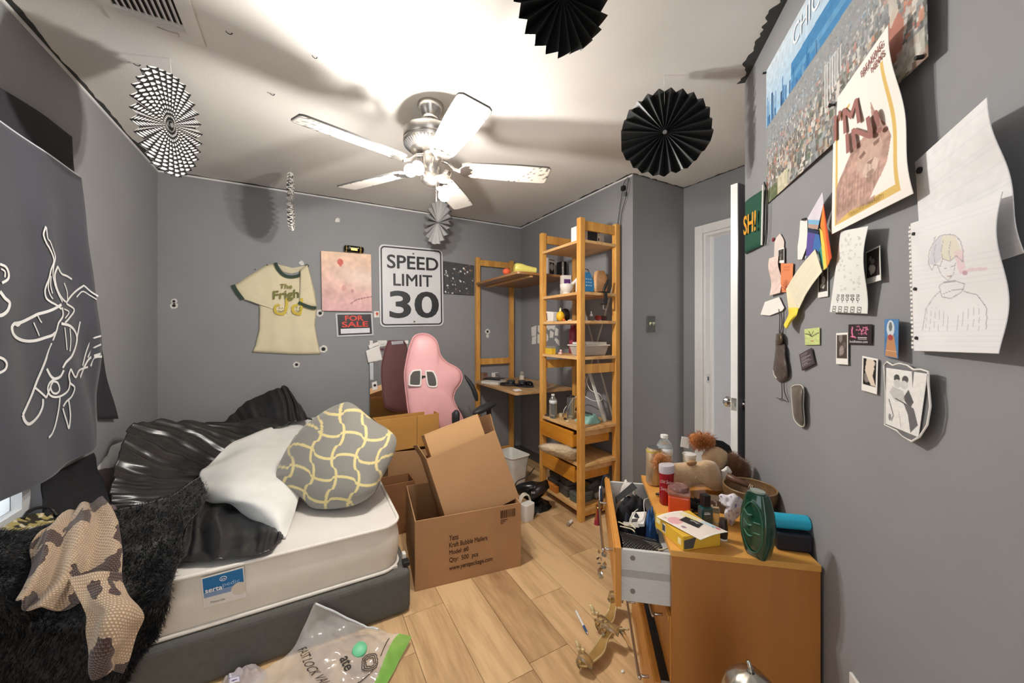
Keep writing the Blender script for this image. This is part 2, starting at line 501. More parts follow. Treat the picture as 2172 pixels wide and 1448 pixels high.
b = MB(); b.prism([(1.743, 0.957, -0.05), (1.784, 0.857, -0.05), (2.71, 0.857, -0.05), (2.71, 0.957, -0.05)], (0, 0, CEIL + 0.05))
wall_alcove = struct('wall_alcove', b, PAINT, label='grey alcove wall behind the open door')
b = MB(); b.bb(3.3, 3.38, 0.2, 2.6, -0.05, CEIL)
struct('wall_hall', b, mat('hall_paint', '#d5d6d8', 0.6, var=0.02), label='pale hallway wall beyond the doorway')

# ragged paint along the ceiling edge + white caulk line
def smear(name, p, q, inward, wid, seed, parent, step=0.012):
    p, q, inward = V(p), V(q), V(inward); n = int((q - p).length / step); b = MB(); rows = []
    for i in range(n + 1):
        t = i / n; a = p.lerp(q, t)
        w = wid * max(0.12, 0.55 + 0.8 * mn.noise(V((t * 14, seed, 0))) + 0.22 * mn.noise(V((t * 60, seed, 3))))
        rows.append([a + V((0, 0, CEIL - 0.0012)), a + inward * w + V((0, 0, CEIL - 0.0012))])
    b.grid(rows); return obj(name, b, DARKP, parent=parent, solid=0.0008, offset=0)
smear('paint_smear', (XL, YB, 0), (XR, YB, 0), (0, -1, 0), 0.028, 1, ceiling)
smear('paint_smear', (XL, 0.3, 0), (XL, YB, 0), (1, 0, 0), 0.035, 2, ceiling)
smear('paint_smear', (XR, 1.9, 0), (XR, YB, 0), (-1, 0, 0), 0.03, 3, ceiling)
smear('paint_smear', (XR, 1.9, 0), (DX, 1.9, 0), (0, -1, 0), 0.02, 4, ceiling)
smear('paint_smear', (DX, 1.0, 0), (DX, 1.9, 0), (-1, 0, 0), 0.02, 5, ceiling)
smear('paint_smear', (0.7, -0.086, 0), (1.743, 0.957, 0), tuple(AN), 0.06, 6, ceiling, 0.004)
k = 0
for (x0, x1, y0, y1) in ((XL, XR, YB - 0.006, YB), (XL, XL + 0.006, 0.2, YB - 0.006), (XR - 0.006, XR, 1.9, YB - 0.006)):
    k += 1
    b = MB(); b.bb(x0, x1, y0, y1, CEIL - 0.016, CEIL - 0.004)
    struct('trim_%d' % k, b, WHITEP, label='thin white line along the top of the wall')
BASEB = mat('dark_baseboard', '#4a4b4d', 0.5)
b = MB(); b.bb(XL, XR, YB - 0.014, YB, 0, 0.09); struct('baseboard_back', b, BASEB, bev=0.004)
b = MB(); b.bb(XR - 0.014, XR, 1.9, YB - 0.014, 0, 0.09); struct('baseboard_right', b, BASEB, bev=0.004)

# paint chips and patches on the back wall
CHIP = mat('bare_plaster', '#d9d7d0', 0.9, var=0.15, scale=90)
HOLE = mat('anchor_hole', '#2a2a2a', 0.8)
for (u, v, r) in ((686, 740, 9), (629, 773, 7), (679, 664, 8), (640, 558, 5), (369, 639, 6), (369, 648, 7), (716, 467, 5), (1034, 703, 6), (1034, 712, 4), (543, 571, 2)):
    c = Pb(u, v, 0.0); F = (c - O).dot(V((SN, CS, 0))); R = r * F / FP
    n = 14; b = MB()
    b.prism([c + V((R * math.cos(6.283 * i / n) * ru(0.75, 1.1), -0.0002, R * math.sin(6.283 * i / n) * ru(0.75, 1.15))) for i in range(n)], (0, -0.0012, 0))
    o = obj('paint_chip', b, CHIP, parent=wall_back)
    if r > 5:
        b = MB(); b.cyl(c + V((0, -0.0012, 0)), c + V((0, -0.0022, 0)), R * 0.45, n=10); obj('anchor_hole', b, HOLE, parent=o)

# ---------------------------------------------------------------- window behind the tapestry
b = MB()
b.bb(XL - 0.09, XL - 0.03, WY0, WY1, WZ0, WZ0 + 0.05); b.bb(XL - 0.09, XL - 0.03, WY0, WY1, WZ1 - 0.05, WZ1)
b.bb(XL - 0.09, XL - 0.03, WY0, WY0 + 0.05, WZ0 + 0.05, WZ1 - 0.05); b.bb(XL - 0.09, XL - 0.03, WY1 - 0.05, WY1, WZ0 + 0.05, WZ1 - 0.05)
win = struct('window_1', b, WHITEP, label='white framed window hidden behind dark fabric')
b = MB(); b.bb(XL - 0.064, XL - 0.058, WY0 + 0.05, WY1 - 0.05, WZ0 + 0.05, WZ1 - 0.05)
obj('pane', b, mat('window_glass', '#eef4f8', 0.02, trans=1.0, var=0), parent=win)
b = MB(); b.bb(XL - 0.03, XL + 0.05, WY0 - 0.05, WY1 + 0.05, WZ0 - 0.025, WZ0); obj('window_sill', b, WHITEP, parent=win, bev=0.004)

# ---------------------------------------------------------------- doorway, casing and door
b = MB()
b.bb(DX - 0.015, DX, 1.735, 1.797, 0, 2.107); b.bb(DX - 0.015, DX, 0.965, 1.735, 2.045, 2.107)
tr = struct('trim_4', b, WHITEP, bev=0.004, label='white door casing')
b = MB(); b.bb(DX, DX + 0.1, 1.715, 1.735, 0, 2.045); b.bb(DX, DX + 0.1, 1.0, 1.715, 2.025, 2.045); obj('door_jamb', b, WHITEP, parent=tr)
b = MB(); b.bb(DX + 0.05, DX + 0.075, 1.700, 1.715, 0, 2.025); obj('door_stop', b, WHITEP, parent=tr)
b = MB(); b.bb(DX + 0.012, DX + 0.04, 1.7135, 1.7155, 0.93, 0.995); sp = obj('strike_plate', b, CHROME, parent=tr)
b = MB(); b.bb(DX + 0.02, DX + 0.034, 1.713, 1.7137, 0.948, 0.977); obj('strike_hole', b, BLACK, parent=sp)
DGREY = mat('door_grey_paint', '#77787b', 0.3, var=0.03)
b = MB(); b.bb(1.825, 2.585, 1.0375, 1.0700, 0.012, 2.03)
door = struct('door_1', b, WHITEP, label='open white door seen from its edge')
b = MB(); b.bb(1.8255, 2.585, 1.0345, 1.0375, 0.012, 2.03); obj('grey_face', b, DGREY, parent=door)
b = MB(); b.bb(1.8235, 1.8250, 1.041, 1.0665, 0.93, 0.99); lp = obj('latch_plate', b, CHROME, parent=door)
b = MB(); b.bb(1.817, 1.8235, 1.047, 1.06, 0.95, 0.968); obj('latch_bolt', b, CHROME, parent=lp)
for s, y in ((1, 1.07), (-1, 1.0345)):
    b = MB(); b.lathe([(0.03, 0), (0.03, 0.006), (0.012, 0.01), (0.012, 0.03), (0.026, 0.036), (0.028, 0.05), (0.02, 0.06), (0, 0.062)], (1.88, y, 0.958), axis=(0, s, 0))
    obj('door_knob', b, CHROME, parent=door, smooth=True)

# light switch
c = Py(1380, 687, 1.9)
t = thing('light_switch', 'square dark grey light switch plate on the narrow wall return', 'switch', c + V((0, 0, -0.06)))
b = MB(); b.box(c + V((0, -0.004, 0)), (0.085, 0.008, 0.118)); obj('switch_plate', b, mat('switch_plate', '#56564f', 0.25, var=0.1), parent=t, bev=0.003)
for dx in (-0.016, 0.018):
    b = MB(); b.hexa([c + V((dx + i * 0.006, -0.008, -0.008)) for i in (-1, 1)] + [c + V((dx + i * 0.006, -0.008, 0.012)) for i in (1, -1)],
                     [c + V((dx + i * 0.005, -0.022, 0.004)) for i in (-1, 1)] + [c + V((dx + i * 0.005, -0.022, 0.014)) for i in (1, -1)])
    obj('toggle', b, mat('toggle_cream', '#c9c7a8', 0.3), parent=t)

# cord hanging by the outer corner
c = Px(1325, 400, XR)
t = thing('power_lead', 'dark cord clipped near the ceiling above the shelf tower', 'cord', Px(1318, 470, XR))
b = MB(); b.tube(spline([Px(1332, 376, XR - 0.006), Px(1325, 385, XR - 0.03), Px(1321, 400, XR - 0.02), Px(1315, 440, XR - 0.015), Px(1310, 476, XR - 0.012)], 24), 0.0022, 6)
b.tube(spline([Px(1334, 378, XR - 0.006), Px(1331, 395, XR - 0.03), Px(1327, 420, XR - 0.02), Px(1319, 450, XR - 0.015), Px(1316, 476, XR - 0.012)], 24), 0.0022, 6)
obj('wire', b, BLACK, parent=t)
b = MB(); b.box(c + V((-0.015, 0, 0)), (0.024, 0.03, 0.035)); obj('plug', b, BLACK, parent=t, bev=0.004)
b = MB(); b.box(Px(1329, 412, XR) + V((-0.013, 0, 0)), (0.02, 0.018, 0.03)); obj('clip', b, mat('grey_plastic', '#6f6f6f', 0.5), parent=t, bev=0.004)

# outlet low on the angled wall
c = Pa(1828, 1505)
t = thing('wall_outlet', 'white outlet plate low on the angled wall', 'outlet', c - V((0, 0, 0.06)))
ax = V((1, 1, 0)).normalized()
b = MBm(frame(c, ax, AN)); b.box((0, 0.004, 0), (0.072, 0.008, 0.118)); obj('outlet_plate', b, WHITEPL, parent=t, bev=0.003)
for dz in (-0.02, 0.02):
    b = MBm(frame(c, ax, AN)); b.cyl((0, 0.008, dz), (0, 0.0095, dz), 0.015, n=16); obj('socket', b, mat('outlet_cream', '#cfccc3', 0.4), parent=t)

# ceiling vent
ca, cb2 = Pc(300, 0), Pc(410, 78)
vx0, vx1 = -0.30, -0.06
vy0, vy1 = 0.62, 1.50
q = Pc(395, 68); e = Pc(268, 0)
t = thing('ceiling_vent', 'white louvred air vent on the ceiling', 'vent', (q.x, q.y - 0.3, CEIL - 0.02))
VX, VY = q.x, q.y
b = MB(); x0, x1, y0, y1 = VX - 0.22, VX + 0.05, VY - 0.50, VY + 0.05
b.bb(x0, x1, y0, y0 + 0.035, CEIL - 0.008, CEIL); b.bb(x0, x1, y1 - 0.05, y1, CEIL - 0.008, CEIL)
b.bb(x0, x0 + 0.035, y0 + 0.035, y1 - 0.05, CEIL - 0.008, CEIL); b.bb(x1 - 0.05, x1, y0 + 0.035, y1 - 0.05, CEIL - 0.008, CEIL)
obj('vent_frame', b, CEILP, parent=t, bev=0.002)
b = MB(); b.bb(x0 + 0.035, x1 - 0.05, y0 + 0.035, y1 - 0.05, CEIL - 0.001, CEIL); obj('duct_opening', b, HOLE, parent=t)
xx = x0 + 0.045
while xx < x1 - 0.055:
    b = MB(); b.prism([(xx, y0 + 0.035, CEIL - 0.002), (xx + 0.003, y0 + 0.035, CEIL - 0.002), (xx + 0.013, y0 + 0.035, CEIL - 0.014), (xx + 0.010, y0 + 0.035, CEIL - 0.014)], (0, y1 - y0 - 0.13, 0))
    obj('louver', b, CEILP, parent=t); xx += 0.0175
for i in range(4):
    yy = y1 - 0.088 + i * 0.009
    b = MB(); b.bb(x0 + 0.035, x1 - 0.05, yy, yy + 0.003, CEIL - 0.012, CEIL - 0.001); obj('cross_louver', b, CEILP, parent=t)
b = MB(); b.tube([Pc(333, 57, 0.012), Pc(360, 67, 0.02), Pc(378, 72, 0.014), Pc(380, 78, 0.014)], 0.0018, 6); obj('damper_lever', b, STEEL, parent=t)

# little hooks left in the ceiling
for (u, v, lb) in ((485, 66, 'tiny black hook in the ceiling nearest the vent'), (290, 134, 'tiny black hook in the ceiling above the dotted paper fan'),
                   (577, 197, 'tiny black hook in the ceiling left of the fan blade'), (667, 118, 'tiny black hook in the ceiling between vent and ceiling fan')):
    c = Pc(u, v); b = MB()
    b.tube([c + V((0.010 * math.cos(a), 0.004 * math.cos(a), -0.010 * math.sin(a))) for a in np.linspace(0, 2.6, 8)], 0.0016, 6)
    solo('ceiling_hook', lb, 'hook', b, BLACK, group='ceiling hooks')

# ---------------------------------------------------------------- ceiling fan
FX, FY = 0.55, 1.815
fan = thing('ceiling_fan', 'brushed nickel ceiling fan with five dusty white blades and bare bulbs', 'ceiling fan', (FX, FY, CEIL))
c0 = (FX, FY, 0)
b = MB(); b.lathe([(0.062, CEIL), (0.064, CEIL - 0.012), (0.058, CEIL - 0.03), (0.048, CEIL - 0.05), (0.04, CEIL - 0.062), (0.042, CEIL - 0.07), (0.04, CEIL - 0.078), (0.028, CEIL - 0.084), (0, CEIL - 0.084)], c0, 36)
cn = obj('canopy', b, STEEL, parent=fan, smooth=True)
b = MB(); b.cyl((FX, FY, 2.31), (FX, FY, CEIL - 0.08), 0.0085); obj('downrod', b, STEEL, parent=fan, smooth=True)
b = MB(); b.lathe([(0.02, 2.325), (0.06, 2.322), (0.118, 2.312), (0.13, 2.30), (0.131, 2.262), (0.126, 2.256), (0.132, 2.25), (0.130, 2.236), (0.105, 2.215), (0.085, 2.198), (0.06, 2.192), (0, 2.192)], c0, 48)
mh = obj('motor_housing', b, STEEL, parent=fan, smooth=True)
for i in range(48):
    a = 2 * math.pi * i / 48; d = V((math.cos(a), math.sin(a), 0)); tn = V((-d.y, d.x, 0)) * 0.0022
    p0 = V((FX, FY, 2.2335)) + d * 0.128; p1 = V((FX, FY, 2.208)) + d * 0.097
    b = MB(); b.prism([p0 - tn, p0 + tn, p1 + tn * 0.8, p1 - tn * 0.8], (d * 0.4 + V((0, 0, -0.8))) * 0.003); obj('vent_slot', b, HOLE, parent=mh)
b = MB(); b.lathe([(0.045, 2.195), (0.052, 2.185), (0.052, 2.11), (0.047, 2.10), (0.043, 2.085), (0.048, 2.075), (0.046, 2.055), (0.03, 2.035), (0.008, 2.03), (0, 2.03)], c0, 32)
obj('switch_housing', b, STEEL, parent=fan, smooth=True)
BR, BZ = 0.605, 2.13
for kk in range(5):
    ang = math.radians(-19.5 + 72 * kk)
    fm = Matrix.Translation((FX, FY, BZ)) @ Matrix.Rotation(ang, 4, 'Z') @ Matrix.Rotation(math.radians(-12), 4, 'X')
    n1, n2 = 46, 16; rows = []; cols = []
    def wid(s):
        r = 0.155 + s * (BR - 0.155)
        w = 0.055 + 0.014 * min(1, s * 1.6)
        e = BR - r
        if e < 0.03: w *= math.sqrt(max(0.0, 1 - ((0.03 - e) / 0.03) ** 2)) * 0.25 + 0.75
        if s < 0.08: w *= 0.8 + 2.5 * s
        return r, w
    vt = []; fc = []; cl = []
    for side in (0, 1):
        base = len(vt)
        for i in range(n1):
            r, w = wid(i / (n1 - 1))
            for j in range(n2):
                y = (j / (n2 - 1) * 2 - 1) * w
                vt.append((r, y, 0.0035 if side else -0.0035))
                ed = min(w - abs(y), BR - r) ; nn = mn.noise(V((r * 90, y * 90, kk * 3 + side)))
                g = 1.0 if ed > 0.004 + 0.006 * (nn + 0.4) else 0.12
                spk = (r > BR - 0.16 and nn > 0.42 - 0.9 * max(0, 0.12 - (BR - r)) and kk in (4, 3, 0))
                base_c = np.array(hx('#e6e3dc' if kk != 0 else '#d8cfc2')) * (0.94 + 0.06 * mn.noise(V((r * 12, y * 12, kk))))
                cl.append(base_c * (0.15 if (g < 0.5 or spk) else 1.0))
        for i in range(n1 - 1):
            for j in range(n2 - 1):
                q4 = (base + i * n2 + j, base + i * n2 + j + 1, base + (i + 1) * n2 + j + 1, base + (i + 1) * n2 + j)
                fc.append(q4 if side else q4[::-1])
    m_ = n1 * n2
    for i in range(n1 - 1):
        for j in (0, n2 - 1): fc.append((i * n2 + j, (i + 1) * n2 + j, m_ + (i + 1) * n2 + j, m_ + i * n2 + j))
    for j in range(n2 - 1):
        for i in (0, n1 - 1): fc.append((i * n2 + j, i * n2 + j + 1, m_ + i * n2 + j + 1, m_ + i * n2 + j))
    b = MBm(fm); b.add(vt, fc); b.col = np.array(cl)
    bl = obj('blade', b, amat(0.55), parent=fan)
    b = MBm(fm)
    b.tube([(0.045, 0, 0.045), (0.085, 0, 0.03), (0.115, 0, -0.002), (0.15, 0, -0.012)], [0.009, 0.008, 0.010, 0.012], 8)
    b.prism([(0.14, -0.018, -0.012), (0.165, -0.046, -0.012), (0.20, -0.05, -0.012), (0.188, -0.03, -0.012), (0.212, -0.016, -0.012), (0.198, 0, -0.012), (0.212, 0.016, -0.012),
             (0.188, 0.03, -0.012), (0.20, 0.05, -0.012), (0.165, 0.046, -0.012), (0.14, 0.018, -0.012)], (0, 0, 0.008))
    obj('blade_iron', b, STEEL, parent=bl, bev=0.003)
BULB = mat('lit_bulb', '#fffaf0', 0.3, emit='#fff9f2', estr=BULB_W / (math.pi * 4 * math.pi * 0.028 ** 2), var=0)
for nm, dv, z0, lit in (('a', V((-0.115, -0.10, 0)), 2.055, True), ('b', V((0.03, -0.12, 0)), 1.975, True), ('c', V((0.115, -0.065, 0)), 2.06, False), ('d', V((0.05, 0.11, 0)), 2.05, False)):
    p0 = V((FX, FY, 2.062)); pe = V((FX, FY, z0)) + dv; d = dv.normalized()
    drop = V((0, 0, -1)) if nm == 'b' else (d * 0.75 + V((0, 0, -0.45))).normalized()
    sb = pe - drop * 0.05
    b = MB(); b.tube(spline([p0 + d * 0.035, p0 + d * 0.06 + V((0, 0, 0.006)), sb - drop * 0.025], 8), 0.006, 8)
    arm = obj('lamp_arm', b, STEEL, parent=fan, smooth=True)
    b = MB(); b.lathe([(0.01, 0), (0.024, 0.004), (0.031, 0.016), (0.033, 0.028), (0.029, 0.028), (0.02, 0.018), (0.013, 0.016), (0.013, 0.03), (0, 0.03)], sb - drop * 0.028, 20, axis=drop)
    obj('lamp_socket', b, STEEL, parent=arm, smooth=True)
    if lit:
        b = MB(); b.ball(pe + drop * 0.018, 0.028, 18, 12); obj('bulb', b, BULB, parent=fan, smooth=2)
b = MB(); b.cyl((FX + 0.02, FY - 0.03, 1.955), (FX + 0.02, FY - 0.03, 2.04), 0.0012, n=6); obj('pull_chain', b, STEEL, parent=fan)

# ---------------------------------------------------------------- pleated paper fans
def rosette(label, c, r, nrm, npl, colfn, hang=None, up=None, group='pleated paper fans', depth=0.011, mt=None, roll=0.0, nr=26, per=4):
    c = V(c); nrm = V(nrm).normalized()
    x = nrm.cross(V((0, 0, 1))).normalized(); y = x.cross(nrm).normalized()
    t = thing('paper_fan', label, 'paper fan', c - V((0, 0, r)), group)
    ns = npl * 2 * per; vs = []; cl = []; fs = []
    for i in range(nr):
        q = i / (nr - 1); rr = 0.008 + (r - 0.008) * q
        for j in range(ns):
            a = 2 * math.pi * j / ns + roll
            ph = (j % (2 * per)) / (2 * per); tri = 1 - 4 * abs(ph - 0.5)
            w = 1 + 0.05 * mn.noise(V((math.cos(a) * 3, math.sin(a) * 3, c.x * 7)))
            p = c + (x * math.cos(a) + y * math.sin(a)) * rr * w + nrm * tri * (0.003 + depth * q)
            vs.append(p); cl.append(colfn(q, j / (2 * per), tri))
    for i in range(nr - 1):
        for j in range(ns): fs.append((i * ns + j, i * ns + (j + 1) % ns, (i + 1) * ns + (j + 1) % ns, (i + 1) * ns + j))
    b = MB(); b.add(vs, fs); b.col = np.array(cl)
    obj('pleated_disc', b, mt or amat(0.55), parent=t, solid=0.0006, offset=0)
    b = MB(); b.cyl(c - nrm * 0.006, c + nrm * 0.006, 0.009, n=12); obj('centre_disc', b, mat('fan_centre', '#6a6a68', 0.5), parent=t)
    if hang is not None:
        b = MB(); b.tube([c - nrm * 0.012, c + y * r * 0.9 - nrm * 0.012, hang], 0.0009, 5); obj('hanging_string', b, mat('string', '#dddad2', 0.8), parent=t)
    return t
def dots(q, k, tri):
    fc_ = math.floor(2 * k + 1e-6); fx = (2 * k) % 1 - 0.5; fy = (q * 11.5 + 0.5 * (fc_ % 2)) % 1 - 0.5
    return hx('#efeeea') if fx * fx + fy * fy < 0.10 else hx('#1b1b1c')
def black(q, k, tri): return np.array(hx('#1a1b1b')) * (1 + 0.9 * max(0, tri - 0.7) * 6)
def zig(q, k, tri):
    a = (q * 5 + abs(tri) * 0.5) % 1
    return hx('#e8e6e0') if a < 0.5 else hx('#222222')
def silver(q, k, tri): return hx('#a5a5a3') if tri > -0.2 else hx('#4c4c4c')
c = P(361, 265, 1.54)
vd = (O - c); vd.z = 0; vd.normalize()
rosette('black paper fan with white polka dots hanging by the left wall', c, 0.198, rotz(math.radians(60)) @ vd + V((0, 0, -0.10)), 30, dots, hang=Pc(361, 124), nr=100, per=9)
c = P(617, 428, 2.55); vd = (O - c); vd.z = 0; vd.normalize()
rosette('black and white zigzag paper fan seen edge on before the back wall', c, 0.19, rotz(math.radians(86)) @ vd, 34, zig, hang=Pc(619, 355), nr=50)
c = P(929, 472, 3.12); vd = (O - c); vd.z = 0; vd.normalize()
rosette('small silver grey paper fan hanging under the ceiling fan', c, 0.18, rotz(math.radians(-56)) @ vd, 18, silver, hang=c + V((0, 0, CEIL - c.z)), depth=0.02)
c = P(1193, -10, 1.02); vd = (O - c); vd.z = 0; vd.normalize()
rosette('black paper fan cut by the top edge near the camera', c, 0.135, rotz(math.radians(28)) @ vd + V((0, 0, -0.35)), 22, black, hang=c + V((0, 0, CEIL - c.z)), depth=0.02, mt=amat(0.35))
c = P(1410, 281, 1.64); vd = (O - c); vd.z = 0; vd.normalize()
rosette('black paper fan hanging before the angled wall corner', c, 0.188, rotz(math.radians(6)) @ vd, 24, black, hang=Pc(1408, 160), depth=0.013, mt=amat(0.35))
# ---------------------------------------------------------------- pine shelf tower
PINE = wood('pine_vertical', '#bd8038', '#e3ab58', 'Z', 9.0, 0.42)
PINEX = wood('pine_board', '#c08a4c', '#e6bd84', 'Y', 6.0, 0.5)
PINEO = wood('pine_orange', '#b8721f', '#d8942f', 'Y', 6.0, 0.4)
TX0, TX1, TY0, TY1, PH, PT = 1.655, 2.028, 2.0, 2.51, 2.10, 0.042
tower = thing('shelf_tower', 'tall orange pine shelf tower with seven shelves and two drawers', 'shelf unit', ((TX0 + TX1) / 2, (TY0 + TY1) / 2, 0))
for (x, y) in ((TX0, TY0), (TX1 - PT, TY0), (TX0, TY1 - PT), (TX1 - PT, TY1 - PT)):
    b = MB(); b.bb(x, x + PT, y, y + PT, 0, PH); ps = obj('post', b, PINE, parent=tower, bev=0.003)
    if y == TY0:
        for i in range(22):
            z = 0.25 + i * 0.085
            b = MB(); b.cyl((x + PT - 0.001, y + PT / 2, z), (x + PT + 0.0012, y + PT / 2, z), 0.0035, n=8); obj('peg_hole', b, HOLE, parent=ps)
for y in (TY0 + 0.010, TY1 - PT + 0.010):
    for z0 in (2.02, 1.02, 0.03):
        b = MB(); b.bb(TX0 + PT, TX1 - PT, y, y + 0.02, z0, z0 + 0.065); obj('rail', b, PINE, parent=tower, bev=0.002)
SHZ = (1.95, 1.59, 1.39, 1.137, 0.643, 0.395, 0.085)
for z in SHZ:
    b = MB(); b.bb(TX0 + 0.004, TX1 - 0.004, TY0 + PT, TY1 - PT, z - 0.02, z)
    b.bb(TX0 + PT + 0.001, TX1 - PT - 0.001, TY0 + 0.001, TY0 + PT, z - 0.02, z); obj('shelf', b, PINEX, parent=tower, bev=0.0015)
for (z0, z1) in ((0.30, 1.33), (1.33, 0.30)):
    b = MB(); b.tube([(TX1 - 0.012, TY0 + 0.05, z0 + 0.35), (TX1 - 0.012, TY1 - 0.05, z1 + 0.35)], 0.007, 6); obj('cross_brace', b, mat('brace_metal', '#cfc9bd', 0.4, 0.6), parent=tower)
for (zt, pull, h) in ((0.618, 0.02, 0.115), (0.37, 0.005, 0.115)):
    x0 = TX0 - pull
    b = MB(); b.bb(x0, x0 + 0.014, TY0 + 0.062, TY1 - PT - 0.002, zt - h, zt - 0.006)
    dr = obj('drawer', b, PINEO, parent=tower, bev=0.002)
    b = MB()
    b.bb(x0 + 0.014, TX1 - 0.05, TY0 + 0.062, TY0 + 0.074, zt - h + 0.005, zt - 0.03); b.bb(x0 + 0.014, TX1 - 0.05, TY1 - PT - 0.014, TY1 - PT - 0.002, zt - h + 0.005, zt - 0.03)
    b.bb(TX1 - 0.062, TX1 - 0.05, TY0 + 0.074, TY1 - PT - 0.014, zt - h + 0.005, zt - 0.03); b.bb(x0 + 0.014, TX1 - 0.062, TY0 + 0.074, TY1 - PT - 0.014, zt - h + 0.005, zt - h + 0.012)
    obj('drawer_box', b, PINEO, parent=dr)
    b = MB(); b.bb(TX0 + 0.03, TX1 - 0.04, TY0 + PT, TY0 + 0.058, zt - 0.045, zt + 0.004); obj('drawer_runner', b, PINEX, parent=dr)

# ---------------------------------------------------------------- desk frame against the back wall + boards
GX0, GX1 = 1.50, 1.93
t = thing('ladder_rack', 'narrow pine ladder rack carrying desk and upper board at the back wall', 'rack', ((GX0 + GX1) / 2, YB - 0.05, 0))
for x in (GX0, GX1 - PT):
    b = MB(); b.bb(x, x + PT, YB - 0.062, YB - 0.020, 0, 2.055); obj('post', b, PINE, parent=t, bev=0.003)
for z0 in (1.975, 0.98, 0.06):
    b = MB(); b.bb(GX0 + PT, GX1 - PT, YB - 0.05, YB - 0.03, z0, z0 + 0.06); obj('rail', b, PINE, parent=t, bev=0.002)
LAM = wood('brown_laminate', '#8a5f38', '#a87a4c', 'Y', 5, 0.35)
LAMD = wood('worn_desk_wood', '#8f6d47', '#c7a070', 'Y', 5, 0.45)
def board(name, label, z, near, far, material, th):
    n0 = Pz(*near, z); f0 = Pz(*far, z); y0 = 2.535; y1 = YB - 0.068
    x0 = (n0.x + f0.x) / 2
    r = 0.035; pts = [(x0 + r * (1 - math.sin(a)), y0 + r * (1 - math.cos(a))) for a in np.linspace(0, math.pi / 2, 6)]
    pts = [(XR - 0.03, y0)] + pts + [(x0, y1 - 0.06), (x0 + 0.05, y1), (XR - 0.03, y1)]
    b = MB(); b.prism([(x, y, z - th) for x, y in pts], (0, 0, th))
    return solo(name, label, 'desk' if 'desk' in name else 'shelf', b, material, bev=0.002)
board('wall_board', 'brown laminate board high between pine frame and shelf tower', 1.79, (1106, 576), (993, 601), LAM, 0.02)
desk = board('writing_desk', 'worn wooden desk top between pine frame and shelf tower', 0.83, (1105, 834), (993, 806), LAMD, 0.02)
b = MB(); b.bb(1.60, 1.625, 2.56, YB - 0.07, 1.755, 1.769); solo('support_batten', 'pale wooden batten under the high brown board', 'batten', b, PINEX)
DZ = 0.83

# ---------------------------------------------------------------- things on the desk
def sbox(name, label, cat, c, d, material, rz=0.0, bev=0.002, group=None):
    b = MBm(Matrix.Translation(c) @ rotz(rz)); b.box((0, 0, d[2] / 2), d); return solo(name, label, cat, b, material, group=group, bev=bev)
CARD = mat('cardboard', '#ab825a', 0.85, var=0.05, scale=6, bump=0.05)
CARDY = mat('yellowed_cardboard', '#bd8a46', 0.8, var=0.08, scale=5)
CARDI = mat('cardboard_inside', '#a8845a', 0.85, var=0.06)
p = Pz(1027, 806, DZ)
t = thing('trinket_box', 'little brown box with a clasp on the desk', 'box', p)
b = MBm(Matrix.Translation(p) @ rotz(0.3)); b.box((0, 0, 0.026), (0.055, 0.04, 0.052)); obj('body', b, mat('brown_leatherette', '#8a6a58', 0.5), parent=t, bev=0.003)
b = MBm(Matrix.Translation(p) @ rotz(0.3)); b.box((0, 0, 0.0635), (0.058, 0.043, 0.021)); obj('lid', b, mat('brown_lid', '#7c5d4d', 0.5), parent=t, bev=0.004)
b = MBm(Matrix.Translation(p) @ rotz(0.3)); b.box((-0.006, -0.024, 0.052), (0.01, 0.006, 0.016)); obj('clasp', b, CHROME, parent=t)
p = Pz(1050, 803, DZ)
t = thing('dotted_box', 'small white box with dark squares beside the books on the desk', 'box', p)
b = MBm(Matrix.Translation(p) @ rotz(0.45)); b.box((0, 0, 0.032), (0.06, 0.045, 0.064)); obj('body', b, WHITEPL, parent=t, bev=0.002)
for i in range(3):
    for j in range(3):
        b = MBm(Matrix.Translation(p) @ rotz(0.45)); b.box((-0.018 + i * 0.018, -0.0235, 0.014 + j * 0.018), (0.011, 0.002, 0.011)); obj('square', b, BLACK, parent=t)
def book(label, c, d, rz, cover, group='books', tilt=None):
    t = thing('book', label, 'book', c, group)
    m = Matrix.Translation(c) @ rotz(rz)
    if tilt: m = m @ Matrix.Rotation(tilt[0], 4, tilt[1])
    w, l, h = d
    b = MBm(m); b.box((0, 0, h / 2), (w - 0.006, l - 0.004, h - 0.004)); obj('pages', b, mat('page_edges', '#e3ddcf', 0.8, var=0.08, scale=300, stretch=(1, 1, 8)), parent=t)
    b = MBm(m); b.box((0, 0, 0.001), (w, l, 0.002)); b.box((0, 0, h - 0.001), (w, l, 0.002)); b.box((-w / 2 + 0.001, 0, h / 2), (0.002, l, h)); obj('cover', b, cover, parent=t)
    return t
book('thick white edged book under the black book on the desk', Pz(1046, 815, DZ) + V((0.03, 0.05, 0)), (0.13, 0.19, 0.026), 0.5, mat('cover_white', '#cfccc5', 0.5))
book('black covered book topmost on the desk stack', Pz(1048, 812, DZ) + V((0.035, 0.05, 0.0265)), (0.13, 0.19, 0.012), 0.55, mat('cover_black', '#26262a', 0.4))
